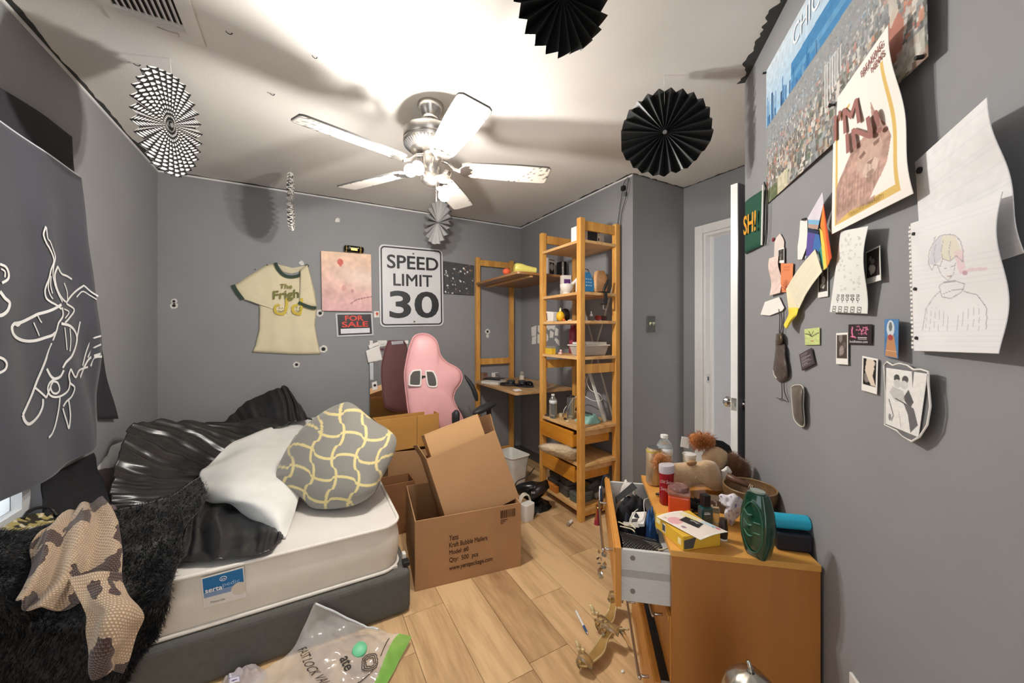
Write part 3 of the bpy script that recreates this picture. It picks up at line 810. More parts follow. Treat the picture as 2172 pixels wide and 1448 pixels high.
# mousepad, headphones, mouse, paper
c = Pz(1110, 818, DZ)
b = MB(); b.lathe([(0.0, 0), (0.13, 0), (0.13, 0.003), (0, 0.003)], c, 40, sx=0.62, sy=1.0); solo('mouse_pad', 'dark round mouse pad lying on the desk', 'mouse pad', b, mat('pad_black', '#29292b', 0.8))
c = Pz(1122, 816, DZ + 0.003)
t = thing('computer_mouse', 'black computer mouse on the dark pad', 'mouse', c)
b = MB(); b.ball(c + V((0, 0, 0.008)), (0.033, 0.055, 0.028), 20, 12); b.v = [V((p.x, p.y, max(p.z, c.z))) for p in b.v]; obj('shell', b, mat('mouse_gloss', '#0e0e10', 0.15), parent=t, smooth=2)
b = MB(); b.cyl(c + V((-0.003, -0.035, 0.03)), c + V((0.003, -0.035, 0.03)), 0.006); obj('wheel', b, mat('rubber', '#333333', 0.7), parent=t)
c = Pz(1100, 816, DZ)
t = thing('headphones', 'black over ear headphones lying on the desk', 'headphones', c)
for dx, dy in ((-0.05, 0.05), (0.02, -0.03)):
    b = MB(); b.lathe([(0, 0), (0.034, 0), (0.038, 0.008), (0.036, 0.024), (0.028, 0.032), (0, 0.032)], c + V((dx, dy, 0)), 24); ec = obj('ear_cup', b, mat('headphone_black', '#222224', 0.5), parent=t, smooth=True)
    b = MB(); b.tube([c + V((dx + 0.03 * math.cos(a), dy + 0.03 * math.sin(a), 0.034)) for a in np.linspace(0, 6.28, 20)[:-1]], 0.008, 8, closed=True); obj('cushion', b, mat('cushion_black', '#3a3a3c', 0.8), parent=ec, smooth=2)
b = MB(); b.tube(spline([c + V((-0.05, 0.085, 0.012)), c + V((-0.13, 0.09, 0.012)), c + V((-0.16, 0.02, 0.012)), c + V((-0.10, -0.06, 0.012)), c + V((0.0, -0.06, 0.012))], 24), 0.008, 8); obj('headband', b, mat('headphone_black', '#222224'), parent=t, smooth=2)
c = Pz(1107, 804, DZ)
t = thing('domed_bottle', 'small pale bottle with a round glass stopper on the desk', 'bottle', c)
b = MB(); b.lathe([(0.024, 0), (0.025, 0.03), (0.022, 0.04), (0.02, 0.042), (0, 0.042)], c, 20); obj('body', b, mat('cream_plastic', '#d8cfc0', 0.4), parent=t, smooth=True)
b = MB(); b.ball(c + V((0, 0, 0.062)), 0.021, 16, 12); obj('stopper', b, mat('cloudy_glass', '#d6cfc6', 0.1, trans=0.6), parent=t, smooth=2)
c = Pz(1155, 820, DZ)
t = thing('glass_jar', 'squat pinkish glass jar with pale lid at the back of the desk', 'jar', c)
b = MB(); b.lathe([(0.025, 0), (0.031, 0.01), (0.033, 0.03), (0.026, 0.055), (0.017, 0.066), (0.017, 0.074), (0, 0.074)], c, 20); obj('body', b, mat('pink_glass', '#c9a9a0', 0.1, trans=0.5), parent=t, smooth=True)
b = MB(); b.cyl(c + V((0, 0, 0.074)), c + V((0, 0, 0.088)), 0.019, n=18); obj('lid', b, WHITEPL, parent=t, bev=0.002)
b = sheet_mb([Pz(1087, 826, DZ + 0.001), Pz(1101, 824, DZ + 0.001), Pz(1108, 828, DZ + 0.001), Pz(1093, 830, DZ + 0.001)], (3, 3)); solo('paper_slip', 'pale paper slip at the front edge of the desk', 'paper', b, PAPERW, solid=0.0006)
# things on the high board
c = Pz(1100, 573, 1.792) + V((0.10, 0.12, 0))
t = thing('hair_dryer', 'yellow hair dryer lying on the high brown board', 'hair dryer', c)
YEL = mat('lemon_plastic', '#e3d873', 0.35)
b = MB(); b.lathe([(0.0, 0), (0.034, 0.002), (0.042, 0.02), (0.043, 0.06), (0.034, 0.10), (0.027, 0.16), (0.026, 0.185), (0, 0.186)], c + V((-0.06, 0.02, 0.043)), 24, axis=(0.9, -0.25, -0.08)); obj('barrel', b, YEL, parent=t, smooth=True)
b = MB(); b.tube([c + V((-0.03, 0.03, 0.03)), c + V((-0.01, 0.08, 0.02)), c + V((0.0, 0.16, 0.018))], [0.02, 0.017, 0.015], 12); obj('handle', b, YEL, parent=t, smooth=True)
b = MB(); b.ball(Pz(1092, 578, 1.79) + V((0.0, 0.14, 0.028)), (0.035, 0.03, 0.028)); solo('ball_toy', 'small orange red ball beside the yellow hair dryer', 'ball', b, mat('coral', '#e0603c', 0.6), smooth=2)
def pbox(name, label, cat, c, d, rz, material, cv=None, face='y', group=None):
    """box with a printed front"""
    t = thing(name, label, cat, c, group)
    m = Matrix.Translation(c) @ rotz(rz)
    b = MBm(m); b.box((0, 0, d[2] / 2), d); obj('body', b, material, parent=t, bev=0.0015)
    if cv is not None:
        w, h = d[0], d[2]
        cc = [m @ V((-w / 2, -d[1] / 2 - 0.0006, h)), m @ V((w / 2, -d[1] / 2 - 0.0006, h)), m @ V((w / 2, -d[1] / 2 - 0.0006, 0)), m @ V((-w / 2, -d[1] / 2 - 0.0006, 0))]
        paper('printed_front', None, None, cc, cv, parent=t, th=0.0004)
    return t, m
cv = Cv(40, 40, '#e9e8e4'); cv.rect(0.15, 0.25, 0.85, 0.9, '#30343a').ell(0.5, 0.5, 0.3, 0.2, '#b7b9bb').line([(0.1, 0.1), (0.9, 0.1)], 0.06, '#888888')
pbox('figure_box', 'white and black printed carton on the high board behind the tower post', 'box', Pz(1140, 580, 1.791) + V((0.16, 0.08, 0)), (0.10, 0.08, 0.15), 0.35, PAPERW, cv)
t, m = pbox('game_box', 'black carton with white lettering on its side on the high board', 'box', Pz(1146, 580, 1.791) + V((0.27, 0.07, 0)), (0.055, 0.07, 0.13), 0.0, BLACK)
cc = [m @ V((-0.022, -0.0358, 0.004)), m @ V((-0.022, -0.0358, 0.126)), m @ V((-0.002, -0.0358, 0.126)), m @ V((-0.002, -0.0358, 0.004))]
b = MB(); b.prism([p_ + V((0, 0.0002, 0)) for p_ in cc], (0, -0.0005, 0)); obj('white_spine', b, PAPERW, parent=t)
text_on('ROULLARD', cc, BLACK, t, bold=0.02, off=0.0014)

# ---------------------------------------------------------------- things on the shelf tower
def on(u, z, y): return V((0, 0, 0))
def tp(u, v, z, y=None):   # point on a tower shelf
    return Pz(u, v, z) if y is None else None
def ts(u, z, y):           # shelf spot from image column, shelf height and depth along the tower
    r = ray(u, 700); F = y / r.y; return V((r.x * F, y, z))
zA, zB, zC, zD, zE, zF, zG = SHZ
cv = Cv(60, 40, '#cfc3b2'); cv.rect(0.28, 0.2, 0.86, 0.95, '#33343a').ell(0.93, 0.7, 0.07, 0.22, '#efeeea').ell(0.93, 0.7, 0.04, 0.13, '#222222').ell(0.93, 0.2, 0.05, 0.1, '#444444').ell(0.1, 0.6, 0.06, 0.12, '#c98a55').rect(0.45, 0.0, 0.65, 0.12, '#1c1c1c')
pbox('camera_box', 'beige camera carton with a dark screen print on the top shelf', 'box', V((1.80, 2.09, zA + 0.0005)), (0.16, 0.07, 0.105), 0.0, mat('beige_card', '#cbbfae', 0.6), cv)
pbox('flat_carton', 'plain white carton leaning beside the camera box on the top shelf', 'box', V((1.935, 2.15, zA + 0.0005)), (0.07, 0.09, 0.085), 0.1, PAPERW)
pbox('slim_carton', 'slim white carton left of the camera box on the top shelf', 'box', V((1.70, 2.11, zA + 0.0005)), (0.03, 0.06, 0.11), 0.0, PAPERW)
# shelf B
c = V((1.725, 2.245, zB + 0.0005))
t = thing('mortar', 'white stone mortar with its pestle on the second shelf', 'mortar', c)
STONE = mat('white_stone', '#dcd6cc', 0.45, var=0.05)
b = MB(); b.lathe([(0.032, 0), (0.034, 0.006), (0.028, 0.014), (0.044, 0.035), (0.05, 0.06), (0.05, 0.078), (0.043, 0.078), (0.04, 0.04), (0.02, 0.022), (0, 0.02)], c, 28); obj('bowl', b, STONE, parent=t, smooth=True)
b = MB(); b.lathe([(0, 0), (0.014, 0.003), (0.017, 0.02), (0.012, 0.05), (0.011, 0.1), (0.014, 0.125), (0, 0.13)], c + V((-0.01, 0.0, 0.03)), 16, axis=(0.45, -0.45, 0.6)); obj('pestle', b, STONE, parent=t, smooth=True)
cv = Cv(30, 40, '#ddd6cd'); cv.rect(0.2, 0.2, 0.9, 0.75, '#5a2f6e').ell(0.55, 0.5, 0.18, 0.12, '#b09ac0')
m4 = V((1.79, 2.34, zB + 0.0005))
pbox('purple_print_box', 'pale carton with a purple square print behind the mortar', 'box', m4, (0.075, 0.05, 0.16), -0.3, mat('pale_card', '#d9cfc4', 0.6), cv)
c = V((1.785, 2.175, zB + 0.0005))
t = thing('pump_bottle', 'white bottle with black spots beside the mortar', 'bottle', c)
b = MB(); b.lathe([(0.022, 0), (0.024, 0.01), (0.024, 0.1), (0.012, 0.12), (0.012, 0.13), (0, 0.13)], c, 20); obj('body', b, WHITEPL, parent=t, smooth=True)
b = MB(); b.cyl(c + V((0, 0, 0.13)), c + V((0, 0, 0.16)), 0.015); obj('cap', b, BLACK, parent=t, bev=0.002)
for i in range(6):
    a = 3.6 + (i % 2) * 0.5; b = MB(); d = V((math.cos(a), math.sin(a), 0)); b.cyl(c + d * 0.0235 + V((0, 0, 0.02 + i * 0.013)), c + d * 0.0246 + V((0, 0, 0.02 + i * 0.013)), 0.005, n=10); obj('spot', b, BLACK, parent=t)
c = V((1.83, 2.12, zB + 0.018))
t = thing('blue_pack', 'bright blue foil pack with rows of light dots on the second shelf', 'pack', c)
b = MBm(frame(c, (0.95, 0.05, 0), None, (0.25, 0.1, 0.9))); b.prism([(-0.06, 0, 0), (0.055, 0, 0), (0.075, 0, 0.06), (0.03, 0, 0.15), (-0.06, 0, 0.135)], (0, 0.02, 0)); obj('pouch', b, mat('blue_foil', '#2f86c4', 0.3, var=0.2, scale=40), parent=t, bev=0.004)
for i in range(4):
    for j in range(3):
        b = MBm(frame(c, (0.95, 0.05, 0), None, (0.25, 0.1, 0.9))); b.box((-0.035 + i * 0.022, -0.001, 0.045 + j * 0.024), (0.012, 0.002, 0.006)); obj('light_dot', b, mat('pale_blue', '#b9dcf0', 0.4), parent=t)
b = MBm(frame(c, (0.95, 0.05, 0), None, (0.25, 0.1, 0.9))); b.tube([(-0.03, 0.01, 0.14), (-0.02, 0.01, 0.172), (0.02, 0.01, 0.168), (0.03, 0.01, 0.145)], 0.003, 6); obj('handle', b, BLACK, parent=t)
c = V((1.95, 2.13, zB + 0.0005))
t = thing('salt_lamp', 'rounded orange salt stone lamp on the second shelf', 'lamp', c)
g = MB(); g.lathe([(0.045, 0.014), (0.055, 0.03), (0.058, 0.08), (0.052, 0.14), (0.036, 0.175), (0.012, 0.188), (0, 0.189)], c, 22)
g.v = [c + (p - c) * (1 + 0.10 * mn.noise(p * 28)) for p in g.v]; obj('stone', g, mat('salt', '#e6b27c', 0.55, var=0.2, scale=18, bump=0.5, bscale=40), parent=t, smooth=2)
b = MB(); b.cyl(c, c + V((0, 0, 0.014)), 0.046, n=24); obj('base', b, PINEX, parent=t, bev=0.002)
c = V((1.875, 2.0, zB + 0.0005))
t = thing('desk_clamp', 'black clamp gripping the edge of the second shelf', 'clamp', c)
b = MB(); b.bb(c.x - 0.03, c.x + 0.03, 1.985, 2.045, zB + 0.001, zB + 0.009); b.bb(c.x - 0.011, c.x + 0.011, 1.983, 1.996, zB - 0.085, zB + 0.001); b.bb(c.x - 0.011, c.x + 0.011, 1.996, 2.03, zB - 0.085, zB - 0.075); obj('jaw', b, BLACK, parent=t, bev=0.002)
b = MB(); b.tube([c + V((0.0, 0.01, 0.009)), c + V((0.012, 0.005, 0.045)), c + V((0.035, 0, 0.095))], [0.008, 0.011, 0.009], 10); obj('handle', b, BLACK, parent=t, smooth=True)
b = MB(); b.tube([c + V((0, 0.012, -0.07)), c + V((0, 0.012, -0.115)), c + V((0.028, 0.012, -0.118))], 0.0035, 8); obj('screw', b, CHROME, parent=t)
# shelf C
c = V((1.72, 2.42, zC + 0.0005))
t = thing('tape_dispenser', 'white plastic device with dark slot on the third shelf', 'device', c)
b = MB(); b.prism([c + V((-0.03, 0.045, 0)), c + V((-0.03, -0.04, 0)), c + V((-0.03, -0.05, 0.075)), c + V((-0.03, 0.05, 0.085))], (0.05, 0, 0)); obj('body', b, WHITEPL, parent=t, bev=0.008)
b = MB(); b.prism([c + V((-0.0305, 0.035, 0.012)), c + V((-0.0305, 0.025, 0.012)), c + V((-0.0305, 0.034, 0.07)), c + V((-0.0305, 0.042, 0.07))], (-0.001, 0, 0)); obj('slot', b, BLACK, parent=t)
c = V((1.73, 2.325, zC + 0.0005))
b = MB(); b.lathe([(0, 0), (0.045, 0.002), (0.05, 0.02), (0.045, 0.04), (0, 0.042)], c + V((0.02, 0, 0.05)), 26, axis=(0.75, -0.2, 0.1)); solo('tape_reel', 'black round reel standing behind the yellow lemon', 'reel', b, BLACK, smooth=True)
c = V((1.69, 2.275, zC + 0.0005))
t = thing('lemon_figure', 'yellow lemon shaped ornament with a pale finger like top', 'ornament', c)
b = MB(); b.ball(c + V((0, 0, 0.038)), (0.032, 0.032, 0.038), 18, 12); obj('body', b, mat('lemon', '#e6b422', 0.45), parent=t, smooth=2)
b = MB(); b.tube([c + V((0, 0, 0.06)), c + V((0.004, 0.006, 0.082)), c + V((0.008, 0.01, 0.10))], [0.009, 0.009, 0.006], 10); obj('stalk', b, mat('cream', '#eadfb0', 0.5), parent=t, smooth=2)
b = MB(); b.ball(V((1.685, 2.225, zC + 0.011)), 0.0105, 12, 8); solo('orange_bead', 'little orange bead on the third shelf', 'bead', b, mat('bead_orange', '#e2682a', 0.5), smooth=2)
c = V((1.70, 2.19, zC + 0.0005))
t = thing('bead_string', 'string of pale beads heaped on the third shelf', 'beads', c)
for i in range(9):
    b = MB(); b.ball(c + V((ru(-0.015, 0.02), -0.03 + i * 0.009, 0.005)), 0.005, 8, 6); obj('bead', b, mat('pearl', '#d9cbb0', 0.25), parent=t, smooth=2)
c = V((2.02, 2.40, 1.40))
t = thing('necklace', 'silver chain necklace hanging behind the lemon ornament', 'necklace', c)
for i in range(22):
    s_ = i / 21; y = 2.44 - s_ * 0.12; z = 1.53 - 0.05 * math.sin(s_ * math.pi) - 0.03 * s_
    b = MB(); b.ball(V((1.975, y, z)), 0.0042, 8, 6); obj('link', b, CHROME, parent=t)
b = MB(); b.cyl((1.965, 2.47, 1.54), (1.990, 2.47, 1.54), 0.003, n=8); obj('hook', b, CHROME, parent=t)
c = V((1.795, 2.05, zC + 0.0005))
t = thing('dropper_bottle', 'small grey dropper bottle with a white teat', 'bottle', c)
b = MB(); b.bb(c.x - 0.021, c.x + 0.021, c.y - 0.015, c.y + 0.015, c.z, c.z + 0.032); obj('body', b, mat('smoke_glass', '#5d5853', 0.2), parent=t, bev=0.003)
b = MB(); b.lathe([(0.011, 0.032), (0.011, 0.046), (0.005, 0.048), (0.004, 0.066), (0, 0.068)], c, 14); obj('dropper', b, WHITEPL, parent=t, smooth=True)
c = V((1.875, 2.05, zC + 0.0005))
t = thing('sunglasses', 'dark red sunglasses folded on the third shelf', 'sunglasses', c)
for i, dx in enumerate((-0.02, 0.035)):
    b = MB(); b.lathe([(0, 0), (0.024, 0.001), (0.026, 0.004), (0, 0.007)], c + V((dx, 0, 0.02)), 18, axis=(-0.3, -0.8, 0.2), sx=1.1, sy=0.75); obj('lens', b, mat('red_lens', '#7d2a20', 0.12) if i == 0 else mat('dark_lens', '#3a1c18', 0.12), parent=t, smooth=True)
b = MB(); b.tube([c + V((-0.045, 0.005, 0.025)), c + V((0.05, 0.01, 0.02)), c + V((0.095, 0.03, 0.01))], 0.004, 8); obj('temple', b, mat('dark_tortoise', '#33201a', 0.3), parent=t)
# shelf D
cv = Cv(30, 20, '#ddb83c'); cv.rect(0, 0, 1, 0.45, '#8a8676')
pbox('yellow_box', 'little yellow box with a grey lid on the fourth shelf', 'box', V((1.69, 2.405, zD + 0.0005)), (0.04, 0.085, 0.045), 0.0, mat('yellow_card', '#e0b735', 0.5))
b = MB(); b.prism([(1.671, 2.365, zD + 0.0465), (1.671, 2.445, zD + 0.0465), (1.671, 2.435, zD + 0.064), (1.671, 2.375, zD + 0.064)], (0.038, 0, 0)); solo('grey_lid', 'grey lid shaped piece lying on the yellow box', 'lid', b, mat('grey_card', '#8d897a', 0.6))
c = V((1.70, 2.29, zD + 0.0005))
t = thing('pink_trinket', 'tiny pink figurine on the fourth shelf', 'figurine', c)
PINKT = mat('pale_pink_trinket', '#dcb7b3', 0.4)
b = MB(); b.ball(c + V((0, 0, 0.011)), (0.015, 0.02, 0.011), 12, 8); obj('body', b, PINKT, parent=t, smooth=2)
b = MB(); b.ball(c + V((0, -0.008, 0.03)), 0.011, 12, 8); obj('head', b, PINKT, parent=t, smooth=2)
c = V((1.845, 2.135, zD + 0.0005))
t = thing('plastic_tray', 'translucent plastic tub on the fourth shelf', 'tub', c)
b = MB(); w0, d0, w1, d1, h = 0.10, 0.07, 0.12, 0.085, 0.075
b.hexa([c + V((i * w0, j * d0, 0)) for i, j in ((-1, -1), (1, -1), (1, 1), (-1, 1))], [c + V((i * w1, j * d1, h)) for i, j in ((-1, -1), (1, -1), (1, 1), (-1, 1))])
obj('tub_body', b, mat('milky_plastic', '#c4beb4', 0.3, trans=0.2), parent=t, bev=0.006)
b = MB(); b.tube([c + V((i * (w1 + 0.004), j * (d1 + 0.004), h)) for i, j in ((-1, -1), (1, -1), (1, 1), (-1, 1))], 0.005, 8, closed=True); obj('rim', b, mat('milky_rim', '#d8d4cc', 0.3), parent=t)
book('white paperback lying flat on the plastic tub', V((1.85, 2.13, zD + 0.081)), (0.20, 0.15, 0.018), 0.0, mat('cover_offwhite', '#e2dfd8', 0.5), group=None)
c = Px(1198, 718, 1.95)
c = V((1.925, 2.42, zD + 0.0005))
t = thing('pink_bottle', 'tall rose pink water bottle behind the tower shelves', 'bottle', c)
b = MB(); b.lathe([(0.03, 0), (0.034, 0.006), (0.035, 0.05), (0.032, 0.1), (0.035, 0.15), (0.033, 0.185), (0.022, 0.205), (0.02, 0.21), (0, 0.21)], c, 24); obj('body', b, mat('rose_plastic', '#b84a62', 0.2, trans=0.3), parent=t, smooth=True)
b = MB(); b.cyl(c + V((0, 0, 0.21)), c + V((0, 0, 0.228)), 0.021); obj('cap', b, mat('rose_cap', '#9c4156', 0.3), parent=t, bev=0.002)
# paper scraps on the right wall
SCR = [[(1127, 694), (1138, 690), (1137, 712), (1128, 713)], [(1141, 690), (1151, 690), (1155, 706), (1147, 709), (1141, 702)], [(1129, 715), (1138, 712), (1137, 729), (1128, 730)],
       [(1140, 708), (1148, 711), (1150, 729), (1140, 728)], [(1156, 690), (1178, 690), (1176, 700), (1170, 697), (1163, 700)], [(1157, 702), (1163, 712), (1163, 721), (1158, 725), (1153, 718), (1156, 708)],
       [(1167, 700), (1175, 705), (1173, 716), (1166, 716)], [(1178, 694), (1185, 698), (1184, 712), (1177, 711)], [(1179, 716), (1186, 722), (1187, 733), (1181, 728), (1176, 720)]]
SCL = ['square scrap at upper left', 'notched scrap at upper left', 'square scrap at lower left', 'slim scrap beside the tower post', 'wide scrap with a notched lower edge', 'leaf shaped scrap in the middle', 'small square scrap in the middle', 'rounded scrap at upper right', 'pointed scrap at lower right']
for poly, lb_ in zip(SCR, SCL):
    b = MB(); b.prism([Pr(u, v, 0.002) for u, v in poly], (-0.0012, 0, 0))
    solo('paper_scrap', 'white paper ' + lb_ + ' of the cluster behind the shelf tower', 'paper', b, PAPERW, group='paper scraps behind the shelf tower')
# shelf E
def pet_bottle(label, c, r, h, water=0.75, capm=None, tilt=None):
    t = thing('water_bottle', label, 'bottle', c)
    b = MB(); pr = [(r * 0.75, 0), (r * 0.95, 0.008)]
    nrib = 5
    for i in range(nrib):
        z = h * (0.08 + 0.10 * i); pr += [(r, z), (r * 0.94, z + h * 0.05)]
    pr += [(r * 0.9, h * 0.58), (r, h * 0.64), (r, h * 0.72), (r * 0.82, h * 0.82), (r * 0.42, h * 0.91), (r * 0.38, h * 0.93), (r * 0.38, h * 0.95), (0, h * 0.95)]
    b.lathe(pr, c, 24); obj('body', b, mat('clear_pet', '#e6ecec', 0.05, trans=0.92, var=0), parent=t, smooth=True)
    b = MB(); b.lathe([(r * 0.46, h * 0.94), (r * 0.46, h), (0, h)], c, 20); obj('cap', b, capm or WHITEPL, parent=t)
    b = MB(); b.lathe([(r * 1.005, h * 0.6), (r * 1.005, h * 0.74)], c, 24); obj('label_band', b, mat('label_band', '#d8dada', 0.4), parent=t, smooth=2)
    return t
c = Pz(1173, 886, zE + 0.001)
pet_bottle('clear water bottle with white cap standing on the tower', c, 0.030, 0.185)
for k, (u, v, w, l, h, cm, nm, lb) in enumerate(((1163, 882, 0.03, 0.05, 0.012, '#3a3634', 'lighter', 'small dark flat gadget left of the water bottle'), (1190, 884, 0.025, 0.03, 0.03, '#cbb994', 'wood_block', 'little pale wooden block right of the water bottle'),
        (1199, 889, 0.022, 0.04, 0.008, '#2b2826', 'dark_clip', 'dark clip among crumbs on the drawer shelf'), (1203, 894, 0.02, 0.025, 0.012, '#d9c7a0', 'cream_tag', 'cream tag at the front of the drawer shelf'))):
    p = Pz(u, v, zE + 0.0005); sbox(nm, lb, 'gadget', p, (w, l, h), mat('m_' + nm, cm, 0.5), ru(-0.6, 0.6), 0.003)
c = Pz(1212, 878, zE + 0.0005)
t = thing('tape_roll', 'roll of cream masking tape beside the front post', 'tape', c)
b = MB(); b.lathe([(0.024, 0), (0.042, 0), (0.042, 0.02), (0.024, 0.02), (0.024, 0)], c, 28); obj('tape', b, mat('masking_tape', '#d3bd90', 0.6), parent=t, smooth=True)
b = MB(); b.lathe([(0.021, 0.001), (0.024, 0.001), (0.024, 0.019), (0.021, 0.019), (0.021, 0.001)], c, 28); obj('core', b, CARD, parent=t, smooth=True)
def heap(name, label, cat, c, rx, ry, h, material, seed=0, n=26, group=None, rough=0.5, solid=None):
    c = V(c); rows = []
    for i in range(n):
        r = []
        for j in range(n):
            x, y = 2 * i / (n - 1) - 1, 2 * j / (n - 1) - 1
            X, Y = x * math.sqrt(1 - y * y / 2), y * math.sqrt(1 - x * x / 2); rr = math.hypot(X, Y)
            f = max(0, 1 - rr ** 2.4)
            z = h * f * (1 + rough * mn.noise(V((X * 2.2 + seed, Y * 2.2, seed))) + 0.35 * rough * mn.noise(V((X * 6, Y * 6 + seed, 1))))
            r.append(c + V((X * rx * (1 + 0.15 * mn.noise(V((X * 2, Y * 2, seed + 5)))), Y * ry * (1 + 0.15 * mn.noise(V((X * 2, Y * 2, seed + 9)))), max(z, 0) + 0.001)))
        rows.append(r)
    b = MB(); b.grid(rows)
    m0 = len(b.v); b.add([V((p.x, p.y, c.z)) for r in rows for p in r], []);
    for i in range(n - 1):
        for j in range(n - 1): b.f.append((m0 + i * n + j, m0 + (i + 1) * n + j, m0 + (i + 1) * n + j + 1, m0 + i * n + j + 1))
    ed = [(i, 0) for i in range(n)] + [(n - 1, j) for j in range(1, n)] + [(i, n - 1) for i in range(n - 2, -1, -1)] + [(0, j) for j in range(n - 2, 0, -1)]
    for k in range(len(ed)):
        a = ed[k][0] * n + ed[k][1]; b2 = ed[(k + 1) % len(ed)]; b2 = b2[0] * n + b2[1]; b.f.append((a, b2, m0 + b2, m0 + a))
    return solo(name, label, cat, b, material, group=group, smooth=2)
heap('teal_cloth', 'pale teal cloth crumpled on the drawer shelf', 'cloth', V((1.86, 2.16, zE + 0.0005)), 0.09, 0.10, 0.055, mat('teal_cloth', '#8fc0b8', 0.85, bump=0.3), 2)
c = V((1.82, 2.14, zE + 0.058))
t = thing('paint_brush', 'dark brush lying across the teal cloth', 'brush', c)
b = MB(); b.tube([c + V((-0.04, 0.02, 0.03)), c + V((0.0, 0.0, 0.012)), c + V((0.04, -0.03, 0.002))], [0.011, 0.009, 0.005], 10); obj('handle', b, mat('brush_dark', '#3c3f3e', 0.5), parent=t, smooth=True)
b = MB(); b.cyl(c + V((-0.065, 0.034, 0.042)), c + V((-0.04, 0.02, 0.03)), 0.014, 0.012); obj('bristles', b, BLACK, parent=t)
c = V((1.79, 2.28, zE + 0.0005))
t = thing('glass_tumbler', 'clear tall glass with a dark rim behind the front post', 'glass', c)
b = MB(); b.lathe([(0.026, 0), (0.028, 0.004), (0.031, 0.17), (0.029, 0.17), (0.026, 0.008), (0, 0.006)], c, 24); obj('body', b, mat('clear_glass', '#e8ecec', 0.03, trans=0.95, var=0), parent=t, smooth=True)
b = MB(); b.tube([c + V((0.031 * math.cos(a), 0.031 * math.sin(a), 0.172)) for a in np.linspace(0, 6.283, 25)[:-1]], 0.004, 8, closed=True); obj('rim', b, BLACK, parent=t)
b = MB(); b.tube(spline([(1.985, 2.40, 1.12), (1.97, 2.32, 0.95), (1.95, 2.24, 0.86), (1.96, 2.15, 0.84), (1.96, 2.12, 0.80), (1.95, 2.2, 0.78), (1.93, 2.35, 0.80), (1.86, 2.43, 0.70), (1.84, 2.44, zE + 0.004)], 60), 0.0032, 8)
solo('white_cable', 'white cable looping behind the teal cloth', 'cable', b, WHITEPL, smooth=2)
b = MB(); b.prism([(1.94, 2.085, zE + 0.001), (1.965, 2.085, zE + 0.001), (1.965, 2.285, 1.05), (1.94, 2.285, 1.05)], (0, -0.012, 0)); solo('white_stick', 'flat white stick leaning over the teal cloth', 'stick', b, WHITEPL, bev=0.002)
# shelf F: bag of beads, G: dark cases
ol = [(1132, 941), (1150, 936), (1180, 938), (1205, 945), (1222, 952), (1218, 962), (1205, 972), (1180, 968), (1150, 958), (1136, 950)]
b = inflate(ol, 2.62, 0.06, 0.06, nr=10, ns=60, pw=0.6); b.v = [V((p.x, p.y, max(p.z, zF + 0.001))) for p in b.v]
dz = zF + 0.001 - min(p.z for p in b.v)
t = thing('bead_bag', 'clear plastic bag of golden beads on the lower drawer shelf', 'bag', mean(b.v))
b.v = [p + V((0.05, 0.0, dz)) + 0.006 * V((mn.noise(p * 60), mn.noise(p * 60 + V((9, 0, 0))), 0)) for p in b.v]
obj('contents', b, mat('golden_beads', '#c2a468', 0.35, var=0.35, scale=120, bump=0.6, bscale=160), parent=t, smooth=2)
b2 = MB(); b2.add([mean(b.v) + (p - mean(b.v)) * 1.06 + V((0, 0, 0.003)) for p in b.v], b.f); b2.v = [V((p.x, p.y, max(p.z, zF + 0.0008))) for p in b2.v]
obj('film', b2, mat('clear_film', '#f4f2ea', 0.08, alpha=0.28, var=0), parent=t, smooth=2)
DC = mat('dark_case', '#57514a', 0.6); DC2 = mat('darker_case', '#3d3833', 0.6)
def case(label, c, d, rz, m1):
    t = thing('storage_case', label, 'case', c, 'cases on the bottom shelf')
    b = MBm(Matrix.Translation(c) @ rotz(rz)); b.box((0, 0, d[2] * 0.3), (d[0], d[1], d[2] * 0.6)); obj('body', b, m1, parent=t, bev=0.006)
    b = MBm(Matrix.Translation(c) @ rotz(rz)); b.box((0, 0, d[2] * 0.81), (d[0] + 0.004, d[1] + 0.004, d[2] * 0.38)); obj('lid', b, m1, parent=t, bev=0.006)
case('brown grey case at the back of the bottom shelf', V((1.76, 2.39, zG + 0.001)), (0.13, 0.12, 0.075), 0.1, DC2)
case('dark case stacked on the brown grey case', V((1.765, 2.385, zG + 0.077)), (0.12, 0.11, 0.05), 0.05, DC2)
case('olive grey case in the middle of the bottom shelf', V((1.78, 2.255, zG + 0.001)), (0.16, 0.12, 0.075), -0.1, DC)
case('flat case stacked on the olive grey case', V((1.79, 2.26, zG + 0.077)), (0.15, 0.12, 0.045), -0.2, DC)
case('greenish case beside the front post on the bottom shelf', V((1.765, 2.125, zG + 0.001)), (0.14, 0.10, 0.07), 0.1, mat('green_case', '#5c6157', 0.6))
b = MB(); b.bb(1.665, 1.695, 2.30, 2.45, zG + 0.001, zG + 0.05); solo('orange_carton', 'orange striped carton at the front of the bottom shelf', 'carton', b, mat('orange_card', '#c47a2e', 0.6, var=0.2, scale=40, stretch=(1, 1, 8)), bev=0.002)
c = V((1.925, 2.125, zG + 0.012))
t = thing('clear_tray', 'grey plastic tray tilted on the bottom shelf', 'tray', c)
m = Matrix.Translation(c) @ Matrix.Rotation(-0.25, 4, 'Y')
b = MBm(m); b.bb(-0.07, 0.07, -0.06, 0.06, 0.02, 0.026); obj('tray_base', b, mat('tray_grey', '#77746e', 0.3), parent=t)
b = MBm(m)
for a in ((-0.07, 0.07, -0.06, -0.054), (-0.07, 0.07, 0.054, 0.06), (-0.07, -0.064, -0.054, 0.054), (0.064, 0.07, -0.054, 0.054)): b.bb(a[0], a[1], a[2], a[3], 0.026, 0.06)
obj('tray_wall', b, mat('tray_wall', '#8b8882', 0.3), parent=t)

